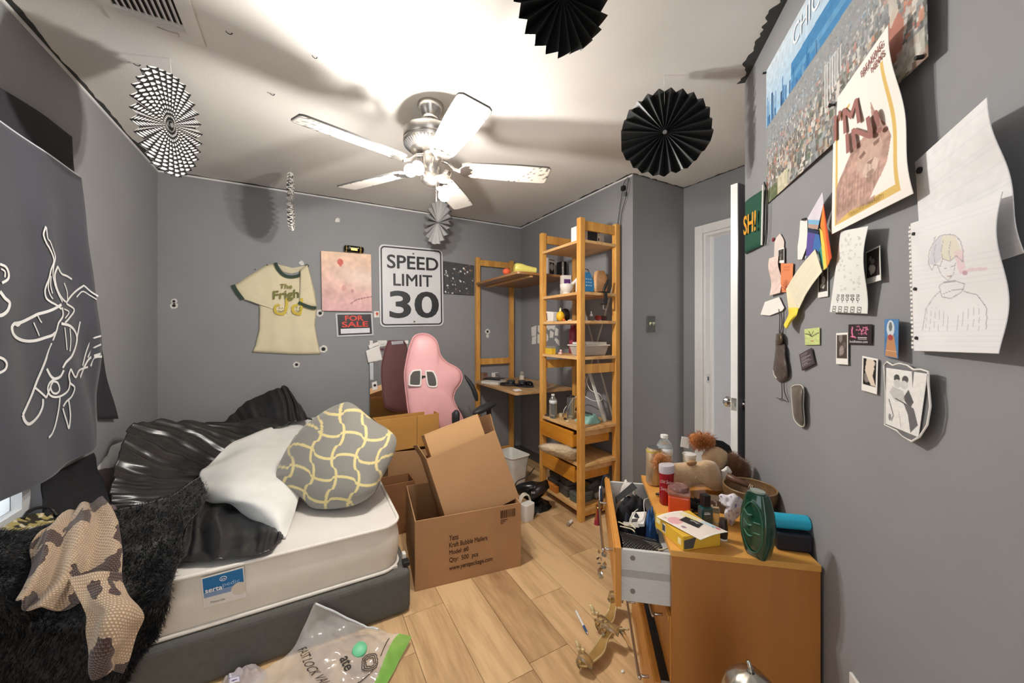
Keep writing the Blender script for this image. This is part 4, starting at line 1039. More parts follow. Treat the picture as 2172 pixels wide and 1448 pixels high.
# ---------------------------------------------------------------- pink gaming chair
PINK = mat('pink_leatherette', '#e2a9ab', 0.42, var=0.05, scale=8, bump=0.12, bscale=30)
CF = 2.95
ch = thing('gaming_chair', 'pink padded gaming chair with high winged back behind the boxes', 'chair', P(925, 1075, CF + 0.12) * 1.0)
ol = [(868, 735), (880, 712), (905, 708), (925, 722), (934, 752), (948, 768), (972, 782), (980, 797), (977, 812), (966, 828), (962, 846), (970, 866), (982, 890), (978, 912), (930, 916), (880, 905), (868, 880), (862, 840), (858, 795), (862, 765)]
FCH = lambda u, v: CF + (v - 708) * -0.0004 + (u - 870) * 0.0012
b = inflate(ol, FCH, 0.045, 0.05, nr=12, ns=120, pw=0.42)
obj('backrest', b, PINK, parent=ch, smooth=2)
for hole in ([(869, 796), (876, 787), (890, 785), (893, 789), (892, 815), (888, 818), (870, 817), (868, 812)], [(903, 787), (918, 788), (925, 800), (927, 816), (923, 820), (910, 819), (906, 810)]):
    mm = np.array(hole).mean(0)
    b = MB(); b.tube(spline([P(u, v, FCH(u, v) - 0.046) for u, v in hole + hole[:1]], 40)[:-1], 0.0075, 8, closed=True); rg = obj('slot_ring', b, mat('white_piping', '#e9dfdb', 0.4), parent=ch, smooth=2)
    b = MB(); b.prism([P(u, v, FCH(u, v) - 0.0485) for u, v in [mm + (np.array(h) - mm) * 0.9 for h in hole]], ray(mm[0], mm[1]).normalized() * 0.004); obj('slot_opening', b, mat('slot_dark', '#55534f', 0.8), parent=rg)
b = MB(); b.tube(spline([P(u, v, FCH(u, v)) for u, v in ol + ol[:1]], 120)[:-1], 0.006, 6, closed=True); obj('piping', b, mat('pink_piping', '#d79ea0', 0.45), parent=ch, smooth=2)
b = MB(); b.prism([P(u, v, FCH(u, v) - 0.0475) for u, v in ((893, 792 + 4), (905, 793 + 4), (907, 801), (899, 800), (896, 803), (894, 801))], (0, -0.0008, 0)); obj('tear', b, BLACK, parent=ch)
# seat, side wings, arms, base
sx = ray(925, 703).normalized(); sx.z = 0
cc = P(925, 900, CF + 0.27); sc = V((cc.x, cc.y, 0))
b = MBm(Matrix.Translation(sc + V((0, 0, 0.47))) @ rotz(-0.35)); b.box((0, 0.02, 0), (0.44, 0.36, 0.11)); obj('seat', b, PINK, parent=ch, bev=0.04, seg=4)
ARM = mat('armrest_black', '#2c2f33', 0.45)
pa = P(1033, 862, 2.93)
b = MB(); b.tube(spline([P(1003, 884, 2.84), P(1012, 878, 2.86), P(1026, 866, 2.9), P(1042, 856, 2.95), P(1051, 850, 2.98)], 12), [0.008, 0.022, 0.03, 0.036, 0.04, 0.042, 0.042, 0.04, 0.036, 0.03, 0.02, 0.008], 14); b.v = [V((p.x, p.y, pa.z + (p.z - pa.z) * 0.62)) for p in b.v]; ar = obj('armrest', b, ARM, parent=ch, smooth=2)
b = MB(); b.tube(spline([P(1036, 864, 2.96), P(1038, 900, 3.0), P(1030, 950, 3.05), P(1005, 965, 3.1), P(980, 968, 3.15)], 16), 0.02, 8); obj('arm_support', b, ARM, parent=ar, smooth=2)
b = MB(); b.tube(spline([P(985, 795, 3.2), P(1003, 822, 3.2), P(1012, 850, 3.2)], 10), [0.004, 0.012, 0.016, 0.018, 0.02, 0.02, 0.02, 0.02, 0.016, 0.01], 10); obj('armrest', b, ARM, parent=ch, smooth=2)
b = inflate([(958, 876), (966, 869), (974, 873), (975, 890), (972, 905), (960, 903)], 2.86, 0.03, 0.03, nr=6, ns=30); obj('hinge_cover', b, ARM, parent=ch, smooth=2)
b = MB(); b.cyl(sc + V((0, 0, 0.10)), sc + V((0, 0, 0.42)), 0.028); obj('gas_column', b, BLACK, parent=ch, smooth=True)
for i in range(5):
    a = i * 1.2566 + 0.3; d = V((math.cos(a), math.sin(a), 0))
    b = MB(); b.tube([sc + V((0, 0, 0.12)) + d * 0.02, sc + V((0, 0, 0.095)) + d * 0.2], [0.03, 0.018], 8); sl = obj('base_leg', b, BLACK, parent=ch)
    b = MB(); q = sc + d * 0.2 + V((0, 0, 0.03)); tn = V((-d.y, d.x, 0)); b.cyl(q - tn * 0.018, q + tn * 0.018, 0.03); obj('caster', b, BLACK, parent=sl)

# ---------------------------------------------------------------- mirror leaning at the back wall
MQ = [Pb(784, 722, 0.02), Pb(866, 722, 0.02)]
x0, x1, zt = MQ[0].x, MQ[1].x, MQ[0].z
mr = thing('wall_mirror', 'frameless tall mirror leaning on the back wall beside the pink chair', 'mirror', ((x0 + x1) / 2, YB - 0.06, 0))
b = MB(); b.prism([(x0, YB - 0.072, 0), (x1, YB - 0.072, 0), (x1, YB - 0.012, zt), (x0, YB - 0.012, zt)], (0, -0.005, 0)); obj('glass', b, mat('mirror_glass', '#dcdcdc', 0.015, 1.0, var=0), parent=mr)
b = MB(); b.prism([(x0, YB - 0.066, 0), (x1, YB - 0.066, 0), (x1, YB - 0.006, zt), (x0, YB - 0.006, zt)], (0, -0.0055, 0)); obj('backing', b, mat('mirror_back', '#6b5a48', 0.8), parent=mr)
def mq(px, off=0.0015):
    out = []
    for u, v in px:
        n = V((0, 1, -0.06 / zt)); n.normalize()
        p0 = V((0, YB - 0.077 - off, 0)); out.append(plane(u, v, n, n.dot(p0)))
    return out
for lb, px, art in (('cream card stuck on the upper left corner of the mirror', [(776, 744), (804, 732), (811, 763), (781, 769)], PAPERW),
                    ('white strip of paper at the top of the mirror', [(781, 732), (803, 724), (804, 731), (783, 739)], PAPERW),
                    ('foil strip across the top edge of the mirror', [(830, 724), (856, 722), (856, 729), (831, 731)], mat('foil_strip', '#c9ccd0', 0.25, 0.5)),
                    ('white photo sticker on the left edge of the mirror', [(789, 811), (799, 808), (801, 826), (790, 828)], PAPERW),
                    ('pale notes strip along the left edge of the mirror', [(784, 770), (792, 769), (792, 806), (785, 806)], mat('pale_blue_paper', '#c9ced2', 0.8)),
                    ):
    paper('mirror_note', lb, 'note', mq(px, 0.002 if 'strip of' in lb else 0.004 if 'cream' in lb else 0.002), art, group='notes on the mirror')
c = mq([(795, 817)], 0.0035)[0]; b = MB(); b.cyl(c, c + V((0, -0.001, 0)), 0.012, n=12); solo('round_sticker', 'dark round print on the white photo sticker', 'sticker', b, HOLE)

# ---------------------------------------------------------------- cardboard boxes
def carton(name, label, m, d, wall_m, inside_m, flaps=(), th=0.006, closed=False, cat='box'):
    """m: matrix with origin at bottom centre; d: size"""
    t = thing(name, label, cat, m.to_translation(), 'cardboard boxes'); w, l, h = d[0] / 2, d[1] / 2, d[2]
    b = MBm(m); b.bb(-w, w, -l, l, 0, th); obj('bottom', b, wall_m, parent=t)
    for nm, a in (('front_panel', (-w, w, -l, -l + th)), ('back_panel', (-w, w, l - th, l)), ('side_panel', (-w, -w + th, -l + th, l - th)), ('side_panel', (w - th, w, -l + th, l - th))):
        b = MBm(m); b.bb(*a, th, h); obj(nm, b, wall_m, parent=t, bev=0.0012)
    if closed:
        b = MBm(m); b.bb(-w, w, -l, l, h, h + th); obj('lid', b, wall_m, parent=t, bev=0.001)
    for side, ang, ln in flaps:    # hinged flaps, ang from vertical-up outward
        b = MB()
        s, c_ = math.sin(ang) * ln, math.cos(ang) * ln
        if side in 'xX':
            k = w if side == 'X' else -w; sg = 1 if side == 'X' else -1
            q = [(k, -l + 0.004, h), (k, l - 0.004, h), (k + sg * s, l - 0.01, h + c_), (k + sg * s, -l + 0.01, h + c_)]
            e = (-sg * 0.004, 0, 0.0)
        else:
            k = l if side == 'Y' else -l; sg = 1 if side == 'Y' else -1
            q = [(-w + 0.004, k, h), (w - 0.004, k, h), (w - 0.01, k + sg * s, h + c_), (-w + 0.01, k + sg * s, h + c_)]
            e = (0, -sg * 0.004, 0.0)
        b.m = m; b.prism(q, e); obj('flap', b, inside_m if abs(ang) > 1.2 else wall_m, parent=t)
    return t
A, B = Pz(880, 1255), Pz(1105, 1200)
dirx = (B - A); L = dirx.length; dirx.normalize()
m1 = frame((A + B) / 2, dirx) @ Matrix.Translation((0, 0.235, 0))
big = carton('cardboard_box', 'large open kraft mailer carton on the floor printed with dark lettering', m1, (L, 0.47, 0.355), CARD, CARDI)
fq = lambda s0, t0, s1, t1: [m1 @ V((-L / 2 + s * L, -0.2352, 0.355 * (1 - t))) for s, t in ((s0, t0), (s1, t0), (s1, t1), (s0, t1))]
INK = mat('carton_ink', '#4a2c18', 0.8)
for s_, a in (('Yens', (0.30, 0.29, 0.385, 0.375)), ('Kraft Bubble Mailers', (0.30, 0.40, 0.66, 0.475)), ('Model: #0', (0.30, 0.51, 0.48, 0.585)), ('Qty:  500  pcs', (0.30, 0.62, 0.57, 0.71)), ('www.yenspackage.com', (0.30, 0.74, 0.71, 0.83))):
    text_on(s_, fq(*a), INK, big, fat=0.03)
b = MB()
x = 0.79
while x < 0.93:
    w_ = rs.choice((0.004, 0.007, 0.011)); q = fq(x, 0.07, x + w_, 0.19); b.prism(q, (m1.to_3x3() @ V((0, -0.0008, 0)))); x += w_ + rs.choice((0.003, 0.006))
obj('barcode', b, INK, parent=big)
b = MB()
for i in range(3): b.prism(fq(0.79, 0.215 + i * 0.025, 0.79 + (0.07, 0.05, 0.03)[i], 0.225 + i * 0.025), (m1.to_3x3() @ V((0, -0.0008, 0))))
obj('small_print', b, INK, parent=big)
# tilted carton standing inside the large one
cA = P(904, 973, 2.05); cB = P(1050, 912, 2.22)
ex = (cB - cA); wC = ex.length; ex.normalize(); ez0 = (cA - P(930, 1092, 1.99)); ez = (ez0 - ex * ez0.dot(ex)).normalized()
ey = ez.cross(ex); hC = 0.40
if ey.dot(V((SN, CS, 0))) < 0: ey = -ey
oC = cA + ex * wC / 2 - ez * hC + ey * 0.15
mC = Matrix(((ex.x, ey.x, ez.x, oC.x), (ex.y, ey.y, ez.y, oC.y), (ex.z, ey.z, ez.z, oC.z), (0, 0, 0, 1)))
lowz = min((mC @ V((i * wC / 2, j * 0.15, 0))).z for i in (-1, 1) for j in (-1, 1))
if lowz < 0.012: mC = Matrix.Translation((0, 0, 0.012 - lowz)) @ mC
tl = carton('cardboard_box', 'tall kraft carton tilted inside the large lettered carton', mC, (wC, 0.30, hC), CARD, CARDI, flaps=(('x', 0.25, 0.09), ('X', 0.12, 0.10)))
mD = mC @ Matrix.Translation((-0.012, -0.035, hC - 0.07))
carton('cardboard_box', 'closed small kraft carton sitting in the tilted carton', mD, (wC - 0.09, 0.16, 0.19), mat('cardboard_light', '#c49a6a', 0.85, var=0.04, scale=6), CARDI, closed=True)
# stack behind, left
def cbox(label, tl_, tr_, F0, F1, depth, h, mt, z0, flaps=()):
    a, c2 = P(*tl_, F0), P(*tr_, F1); x = (c2 - a); x.z = 0; w_ = x.length; x.normalize()
    o_ = (a + c2) / 2; mm = frame((o_.x, o_.y, z0), x) @ Matrix.Translation((0, depth / 2, 0)); return carton('cardboard_box', label, mm, (w_, depth, h), mt, CARDI, flaps=flaps)
cbox('kraft carton standing on the floor behind the pillow', (823, 1010), (925, 1010), 2.62, 2.72, 0.2, 0.46, CARD, 0.001)
cbox('lowest kraft carton against the bed, behind the large lettered carton', (812, 1040), (880, 1030), 2.36, 2.46, 0.16, 0.33, mat('cardboard_dark', '#8e623c', 0.85), 0.001)
a = P(797, 940, 2.68); 
mm = frame((P(868, 940, 2.70).x, P(868, 940, 2.70).y, 0.4635), (1, 0.06, 0)) @ Matrix.Translation((0, 0.065, 0))
cbx = carton('cardboard_box', 'worn yellowish carton with creased panels before the pink chair', mm, (0.46, 0.12, 0.23), CARDY, CARDI)
b = MBm(mm); b.box((0.06, -0.0615, 0.115), (0.003, 0.002, 0.225)); obj('crease', b, mat('crease', '#8a6330', 0.9), parent=cbx)

# ---------------------------------------------------------------- floor things
c = Pz(1082, 1035, 0.0); 
t = thing('waste_bin', 'white plastic waste bin on the floor behind the cartons', 'bin', c + V((0, 0.1, 0)))
def rrect(w, l, r, n=5):
    out = []
    for (sx_, sy_, a0) in ((1, 1, 0), (-1, 1, 90), (-1, -1, 180), (1, -1, 270)):
        for i in range(n + 1):
            a = math.radians(a0 + 90 * i / n); out.append((sx_ * (w - r) + r * math.cos(a), sy_ * (l - r) + r * math.sin(a)))
    return out
def bin_mb(c, prof, r, rz=0.0):   # prof: (halfw, halfl, z)
    rows = []
    for (w_, l_, z_) in prof:
        ring = rrect(w_, l_, min(r, w_ * 0.6, l_ * 0.6)); rows.append([c + rotz(rz) @ V((x, y, z_)) for x, y in ring + ring[:1]])
    b = MB(); b.grid(rows); return b
cb_ = Pz(1083, 1030, 0.0) + V((0.02, 0.02, 0))
b = bin_mb(cb_, [(0.0, 0.0, 0.002), (0.075, 0.105, 0.002), (0.10, 0.135, 0.265), (0.106, 0.141, 0.27), (0.103, 0.138, 0.272), (0.097, 0.132, 0.265), (0.072, 0.10, 0.006), (0, 0, 0.006)], 0.035, 0.15)
obj('bin_body', b, mat('bin_white', '#dcdad3', 0.4), parent=t, smooth=True)
# black appliance and cord
c = Pz(1125, 1075, 0.0)
t = VAC = thing('vacuum_head', 'black appliance with vents lying on the floor before the shelf tower', 'appliance', c)
b = inflate([(1085, 1040), (1100, 1026), (1125, 1020), (1145, 1022), (1160, 1018), (1163, 1033), (1155, 1048), (1135, 1062), (1118, 1060), (1100, 1050)], 2.75, 0.07, 0.07, nr=8, ns=60, pw=0.6)
dz = 0.06 - min(p.z for p in b.v); b.v = [p + V((0, 0, dz)) for p in b.v]; hd = obj('head', b, mat('gloss_black', '#17191a', 0.25, var=0.3), parent=t, smooth=2)
b = MB(); b.tube([P(1126, 1052, 2.66), P(1142, 1040, 2.66), P(1160, 1028, 2.70)], [0.03, 0.032, 0.028], 12); obj('nozzle', b, mat('dark_brown_black', '#1d1716', 0.4), parent=t, smooth=2)
for i in range(3):
    b = MB(); p = P(1128 + i * 3, 1044.5, 2.622); b.box(p, (0.003, 0.006, 0.014)); obj('vent_mark', b, mat('pale_mark', '#b9b9b9', 0.5), parent=t)
heap('black_bag', 'black plastic bag crumpled on the floor under the appliance', 'bag', Pz(1140, 1076, 0.0005) + V((0.0, 0.02, 0)), 0.12, 0.10, 0.06, mat('black_film', '#1e2022', 0.25, var=0.3), 4)
b = MB(); b.tube(spline([P(1134, 992, 3.0), Pz(1118, 1010, 0.15), Pz(1098, 1020, 0.12), Pz(1092, 1032, 0.08), Pz(1093, 1042, 0.06)], 24), 0.004, 8)
b.tube(spline([Pz(1136, 1083, 0.004), Pz(1143, 1075, 0.004), Pz(1135, 1090, 0.004), Pz(1130, 1097, 0.004), Pz(1122, 1104, 0.004)], 24), 0.004, 8)
obj('cord', b, BLACK, parent=VAC, smooth=2)
# white holder beside the big carton
c = Pz(1117, 1104, 0.0)
t = thing('white_slipper', 'white slide slipper standing upright beside the large carton', 'slipper', c)
b = bin_mb(c + V((0.012, 0.01, 0)), [(0, 0, 0.001), (0.040, 0.028, 0.001), (0.046, 0.034, 0.05), (0.046, 0.036, 0.115), (0, 0, 0.115)], 0.02, 0.2); obj('sole', b, WHITEPL, parent=t, smooth=True)
b = MB(); q = c + V((0.012, 0.01, 0)); b.prism([q + V((0.045 * math.cos(a), 0.02 + 0.01 * math.sin(a), 0.115 + 0.055 * math.sin(a))) for a in np.linspace(0, math.pi, 12)] + [q + V((0.037 * math.cos(a), 0.02, 0.115 + 0.046 * math.sin(a))) for a in np.linspace(math.pi, 0, 12)], (0, 0.022, 0)); obj('strap', b, mat('cream_strap', '#d9d2c2', 0.6), parent=t)
c = Pz(1204, 1113, 0.012); d = (Pz(1217, 1099, 0.012) - c).normalized()
t = thing('lip_balm', 'white lip balm tube lying on the floor by the shelf tower', 'lip balm', c - V((0, 0, 0.012)))
b = MB(); b.cyl(c + d * 0.02, c + d * 0.068, 0.0095, n=16); obj('tube', b, WHITEPL, parent=t, smooth=True)
b = MB(); b.cyl(c, c + d * 0.02, 0.0105, n=16); obj('cap', b, mat('taupe_cap', '#9b8a78', 0.4), parent=t, smooth=True)
b = MB()
# ---------------------------------------------------------------- things on the back wall
def bq(px, off=0.003): return [Pb(u, v, off) for u, v in px]
YN = V((0, -1, 0))
# speed limit sign
Q = bq([(803.5, 517), (938.5, 529.5), (941, 691), (806, 693.5)], 0.012)
sg = thing('speed_sign', 'white speed limit road sign with black numerals on the back wall', 'sign', Q[3] + V((0, 0, 0)))
def rr_path(x0, y0, x1, y1, r, asp, n=6):
    pts = []
    for (cx, cy, a0) in ((x1 - r / asp, y0 + r, -90), (x1 - r / asp, y1 - r, 0), (x0 + r / asp, y1 - r, 90), (x0 + r / asp, y0 + r, 180)):
        for i in range(n + 1):
            a = math.radians(a0 + 90 * i / n); pts.append((cx + r / asp * math.cos(a), cy + r * math.sin(a)))
    return pts
asp = 0.8
b = MB(); b.prism([bil(Q, *p) for p in rr_path(0, 0, 1, 1, 0.06, asp)], (0, 0.003, 0)); obj('plate', b, mat('sign_white', '#d9dadb', 0.35, var=0.03), parent=sg)
o1, i1 = rr_path(0.022, 0.018, 0.978, 0.982, 0.05, asp), rr_path(0.043, 0.035, 0.957, 0.965, 0.036, asp)
SBLK = mat('sign_black', '#2f3133', 0.4)
n = len(o1); b = MB(); b.add([bil(Q, *p) + YN * 0.0012 for p in o1 + i1], [(i, (i + 1) % n, n + (i + 1) % n, n + i) for i in range(n)]); obj('border', b, SBLK, parent=sg, solid=0.0006)
for s_, a in (('SPEED', (0.115, 0.115, 0.925, 0.285)), ('LIMIT', (0.205, 0.345, 0.82, 0.495))): text_on(s_, sub_q(Q, *a), SBLK, sg, fat=0.022)
text_on('30', sub_q(Q, 0.14, 0.555, 0.925, 0.895), SBLK, sg, bold=0.03)
for t_ in (0.085, 0.94):
    p = bil(Q, 0.52, t_); b = MB(); b.cyl(p, p + YN * 0.002, 0.012, n=16); bo = obj('bolt', b, mat('bolt_pale', '#bdb9b0', 0.4), parent=sg)
    b = MB(); b.cyl(p + YN * 0.002, p + YN * 0.0028, 0.006, n=12); obj('bolt_hole', b, HOLE, parent=bo)
# pink canvas
Q = bq([(680.5, 531.5), (787, 539), (789, 660.5), (683, 659)], 0.022)
cv = Cv(70, 84, '#e6b7ae')
yy, xx = cv.Y, cv.X
top = np.array(hx('#f0cfb4')); bot = np.array(hx('#e4b7b8'))
cv.a = top * (1 - yy[..., None]) + bot * yy[..., None]
cv.noise(5, 0.25, 3)
wl = (np.exp(-((yy - 0.38 - 0.15 * (xx - 0.5)) / 0.16) ** 2) * np.clip((xx - 0.1) * 1.6, 0, 1) * 0.55)[..., None]; cv.a = cv.a * (1 - wl) + np.array(hx('#f6e8da')) * wl; cv.noise(14, 0.15, 8)
cv.ell(0.37, 0.17, 0.06, 0.055, '#d8756a').ell(0.37, 0.215, 0.025, 0.03, '#d8756a').ell(0.43, 0.61, 0.05, 0.05, '#d79a98', 0.7).ell(0.6, 0.65, 0.03, 0.03, '#c98f92', 0.8)
cv.line([(0.56, 0.87), (0.68, 0.80), (0.82, 0.77), (1, 0.74)], 0.016, '#8d5b5e', 0.8)
ca_ = thing('pink_painting', 'pastel pink sky painting with balloons on stretched canvas', 'painting', Q[3])
b = MB(); b.prism([Q[0] + V((0, 0.001, 0)), Q[1] + V((0, 0.001, 0)), Q[2] + V((0, 0.001, 0)), Q[3] + V((0, 0.001, 0))], (0, 0.019, 0)); obj('canvas', b, mat('canvas_edge', '#8f7060', 0.8), parent=ca_)
paper('painted_face', None, None, Q, cv, parent=ca_, th=0.0005)
# energy drink can lying on the canvas
pA, pB = Pb(730, 529, 0.034), Pb(771, 530, 0.034); d = (pB - pA).normalized(); pA.z = pB.z = Q[0].z + 0.029
pA = Pb(730, 529, 0.036); base_z = bil(Q, 0.65, 0).z + 0.030; pA.z = base_z; pB = Pb(771, 529, 0.036); pB.z = base_z - 0.003; d = (pB - pA).normalized(); Lc = (pB - pA).length
t = thing('drink_can', 'black and gold drink can lying on top of the pink painting', 'can', (pA + pB) / 2 - V((0, 0, 0.03)))
b = MB(); b.lathe([(0.020, 0), (0.027, 0.006), (0.029, 0.014), (0.029, Lc - 0.014), (0.025, Lc - 0.004), (0.022, Lc), (0, Lc - 0.003)], pA, 24, axis=d); obj('can_body', b, mat('can_black', '#17150f', 0.25, 0.5), parent=t, smooth=True)
b = MB(); b.lathe([(0.0295, 0.012), (0.0295, 0.02)], pA, 24, axis=d); b.lathe([(0.0295, Lc - 0.03), (0.0295, Lc - 0.02)], pA, 24, axis=d); obj('gold_band', b, mat('can_gold', '#b79d5a', 0.3, 0.7), parent=t, smooth=2)
tq = [pA + d * x + V((0, -0.0298, z)) for x, z in ((0.035, 0.014), (Lc - 0.04, 0.014), (Lc - 0.04, -0.004), (0.035, -0.004))]
b = MB(); b.ribbon([tq[0].lerp(tq[1], i / 24) + V((0, -0.001, -0.004 - 0.008 * rnd())) for i in range(25)], 0.005, YN); obj('script_print', b, mat('can_lettering', '#d9cfa5', 0.5), parent=t)
b = MB(); b.prism([p + V((0, -0.001, -0.012)) for p in [tq[0] + (tq[1] - tq[0]) * 0.2, tq[0] + (tq[1] - tq[0]) * 0.85, tq[3] + (tq[2] - tq[3]) * 0.85, tq[3] + (tq[2] - tq[3]) * 0.2]], (0, -0.0006, 0)); obj('emblem', b, mat('can_gold'), parent=t)
# FOR SALE sign
Q = bq([(711.5, 664.5), (790, 663.5), (792.5, 711), (714.5, 714.5)], 0.008)
t = thing('sale_sign', 'red on black FOR SALE sign with pale border below the pink painting', 'sign', Q[3])
b = MB(); b.prism(Q, (0, 0.002, 0)); obj('sign_board', b, mat('sign_silver', '#c6c8cc', 0.3), parent=t)
b = MB(); b.prism([p + YN * 0.0006 for p in sub_q(Q, 0.045, 0.05, 0.955, 0.93)], YN * 0.0006); obj('black_field', b, mat('sale_black', '#221a1c', 0.4), parent=t)
RED = mat('sale_red', '#e0402c', 0.45)
text_on('FOR', sub_q(Q, 0.24, 0.10, 0.74, 0.33), RED, t, off=0.002, bold=0.03); text_on('SALE', sub_q(Q, 0.15, 0.36, 0.86, 0.60), RED, t, off=0.002, bold=0.03)
b = MB(); b.prism([p + YN * 0.0012 for p in sub_q(Q, 0.11, 0.66, 0.90, 0.87)], YN * 0.0006); obj('price_field', b, mat('field_white', '#dddfe4', 0.4), parent=t)
# small sticker
Q = bq([(793, 660), (804, 659.5), (804.5, 673), (793.5, 673.5)], 0.003); cv = Cv(16, 20, '#e8e4df'); cv.ell(0.6, 0.4, 0.25, 0.25, '#c9584a').line([(0.6, 0.6), (0.6, 0.9)], 0.1, '#8a5a50')
paper('wall_sticker', 'tiny white sticker with a red mark between the two signs', 'sticker', Q, cv)
# dark splatter canvas
Q = bq([(941.5, 553.5), (1005, 563), (1005, 626), (942.5, 622)], 0.02)
cv = Cv(60, 60, '#4b4c4e'); cv.noise(6, 0.2, 5); rr2 = random.Random(5)
for i in range(46):
    r_ = rr2.choice((0.008, 0.012, 0.02, 0.03)); cv.ell(rr2.random(), rr2.random(), r_, r_, rr2.choice(('#e9e9e6', '#c9c9c6', '#dcdcd8', '#a8856a')))
t = thing('splatter_painting', 'dark grey canvas with white paint splatter beside the speed sign', 'painting', Q[3])
b = MB(); b.prism([p + V((0, 0.001, 0)) for p in Q], (0, 0.018, 0)); obj('canvas', b, mat('dark_canvas', '#2f2f30', 0.8), parent=t)
paper('painted_face', None, None, Q, cv, parent=t, th=0.0005)

# ---------------------------------------------------------------- T-shirt pinned to the wall
def garment(outline, off, bulge, nr=14, ns=140, cx=None, wr=None):
    ol = []; m = len(outline)
    for i in range(m):
        a = np.array(outline[i], float); b2 = np.array(outline[(i + 1) % m], float); k = max(2, int(np.linalg.norm(b2 - a) / 5))
        ol += [a + (b2 - a) * j / k for j in range(k)]
    c = np.array(cx) if cx is not None else np.array(ol).mean(0); k = len(ol); vs = []
    for q in range(nr + 1):
        f = q / nr
        for p in ol:
            x = p + (c - p) * min(f, 0.9999); d = off + bulge * (1 - (1 - f) ** 2) ** 0.5 + (wr(x[0], x[1]) if wr else 0) * min(1, f * 4)
            vs.append(Pb(x[0], x[1], d))
    fs = [(q * k + j, q * k + (j + 1) % k, (q + 1) * k + (j + 1) % k, (q + 1) * k + j) for q in range(nr) for j in range(k)]
    b = MB(); b.add(vs, fs); return b
SH = mat('cream_jersey', '#ded3b2', 0.9, var=0.03, bump=0.15, bscale=200)
GRN = mat('bottle_green_rib', '#35463a', 0.85)
t = thing('ringer_tshirt', 'cream ringer T-shirt with dark green trim pinned to the back wall', 't-shirt', Pb(610, 752, 0.01))
wr = lambda u, v: 0.008 * mn.noise(V((u * 0.035, v * 0.012, 1))) + 0.004 * math.sin(u * 0.13 + (v - 650) * 0.01) * max(0, (v - 620) / 130)
b = garment([(585, 558), (590, 570), (600, 581), (615, 586), (632, 583), (645, 573), (652, 561), (659, 585), (668, 620), (672, 652), (668, 690), (672, 715), (680, 751), (640, 752), (590, 750), (534, 747), (540, 735), (549, 700), (550, 660), (548, 637), (513, 634), (495, 606), (530, 583), (566, 561)], 0.008, 0.02, cx=(608, 665), wr=wr)
obj('body', b, SH, parent=t, smooth=2, solid=0.0015)
b = garment([(637, 572), (652, 561), (658, 583), (667, 625), (672, 650), (660, 652), (634, 643), (636, 610)], 0.035, 0.008, nr=5); obj('sleeve', b, SH, parent=t, smooth=2, solid=0.0015)
def strip(pts, w, off, mt, nm, par):
    b = MB(); sp = spline([Pb(u, v, off) for u, v in pts], 30); b.ribbon(sp, w, YN, 0.002); return obj(nm, b, mt, parent=par)
strip([(584, 557), (590, 571), (602, 583), (617, 587), (634, 584), (646, 574), (653, 561)], 0.024, 0.03, GRN, 'collar', t)
strip([(494, 604), (502, 618), (515, 635)], 0.026, 0.014, GRN, 'sleeve_hem', t)
strip([(633, 641), (648, 648), (661, 652), (671, 653)], 0.024, 0.046, GRN, 'sleeve_hem', t)
b = garment([(588, 560), (600, 576), (618, 580), (636, 576), (648, 563), (620, 568)], 0.006, 0.002, nr=3); obj('back_neck', b, mat('cream_inside', '#cfc6a8', 0.9), parent=t)
INKG = mat('shirt_print_green', '#5a5f34', 0.8, col2='#8f8c44', scale=9); INKY = mat('shirt_print_gold', '#cdb646', 0.8)
text_on('The', bq([(594, 602), (620, 602), (620, 612), (594, 612)], 0.042), INKG, t, bold=0.02, shear=0.1)
text_on('Frigh', bq([(579, 617), (634, 613), (634, 637), (579, 640)], 0.044), INKG, t, bold=0.035)
b = MB()
for cx_, x1, x2, yb in ((593, 608, 604, 662), (631, 640, 637, 658)):
    b.ribbon(spline([Pb(x1, 632, 0.043), Pb(x1, 648, 0.043), Pb(x2, 662, 0.043), Pb(cx_ + 4, 666, 0.043), Pb(cx_ - 8, 662, 0.042), Pb(cx_ - 9, 650, 0.042), Pb(cx_, 646, 0.042)], 30), 0.018, YN, 0.001)
obj('drip_print', b, INKY, parent=t)
b = MB()
for cx_, cy in ((596, 655), (633, 654)):
    for dx in (-3, 3): p = Pb(cx_ + dx, cy - 2, 0.045); b.cyl(p, p + YN * 0.001, 0.004, n=8)
    b.ribbon(spline([Pb(cx_ - 5, cy + 3, 0.045), Pb(cx_, cy + 6, 0.045), Pb(cx_ + 5, cy + 3, 0.045)], 8), 0.004, YN)
obj('smiley_print', b, INKG, parent=t)
for u, v in ((567, 562), (652, 561), (543, 571)):
    p = Pb(u, v, 0.012); b = MB(); b.cyl(p, p + YN * 0.012, 0.004, n=10); obj('push_pin', b, BLACK, parent=t)
# ---------------------------------------------------------------- bed
BX0, BX1, BY0, BY1 = XL + 0.012, 0.44, 1.755, YB - 0.02
BASEF = mat('charcoal_upholstery', '#5b5a55', 0.9, var=0.08, scale=40, bump=0.25, bscale=300)
b = MB(); b.bb(BX0, BX1, BY0, BY1, 0.0, 0.20)
base = thing('bed', 'low charcoal upholstered bed frame under the mattress', 'bed', ((BX0 + BX1) / 2, (BY0 + BY1) / 2, 0))
obj('box_frame', b, BASEF, parent=base, bev=0.028, seg=4)
MT = mat('mattress_ticking', '#d9d2c6', 0.8, var=0.05, scale=7, bump=0.2, bscale=120)
MTT = mat('mattress_top', '#dbd6cf', 0.85, var=0.04, scale=5, bump=0.2, bscale=60)
MX0, MX1, MY0, MY1, MZ0, MZ1 = BX0 + 0.01, 0.405, 1.775, BY1 - 0.01, 0.2005, 0.415
mt_ = thing('mattress', 'bare white mattress with corner label on the charcoal base', 'mattress', ((MX0 + MX1) / 2, (MY0 + MY1) / 2, MZ0))
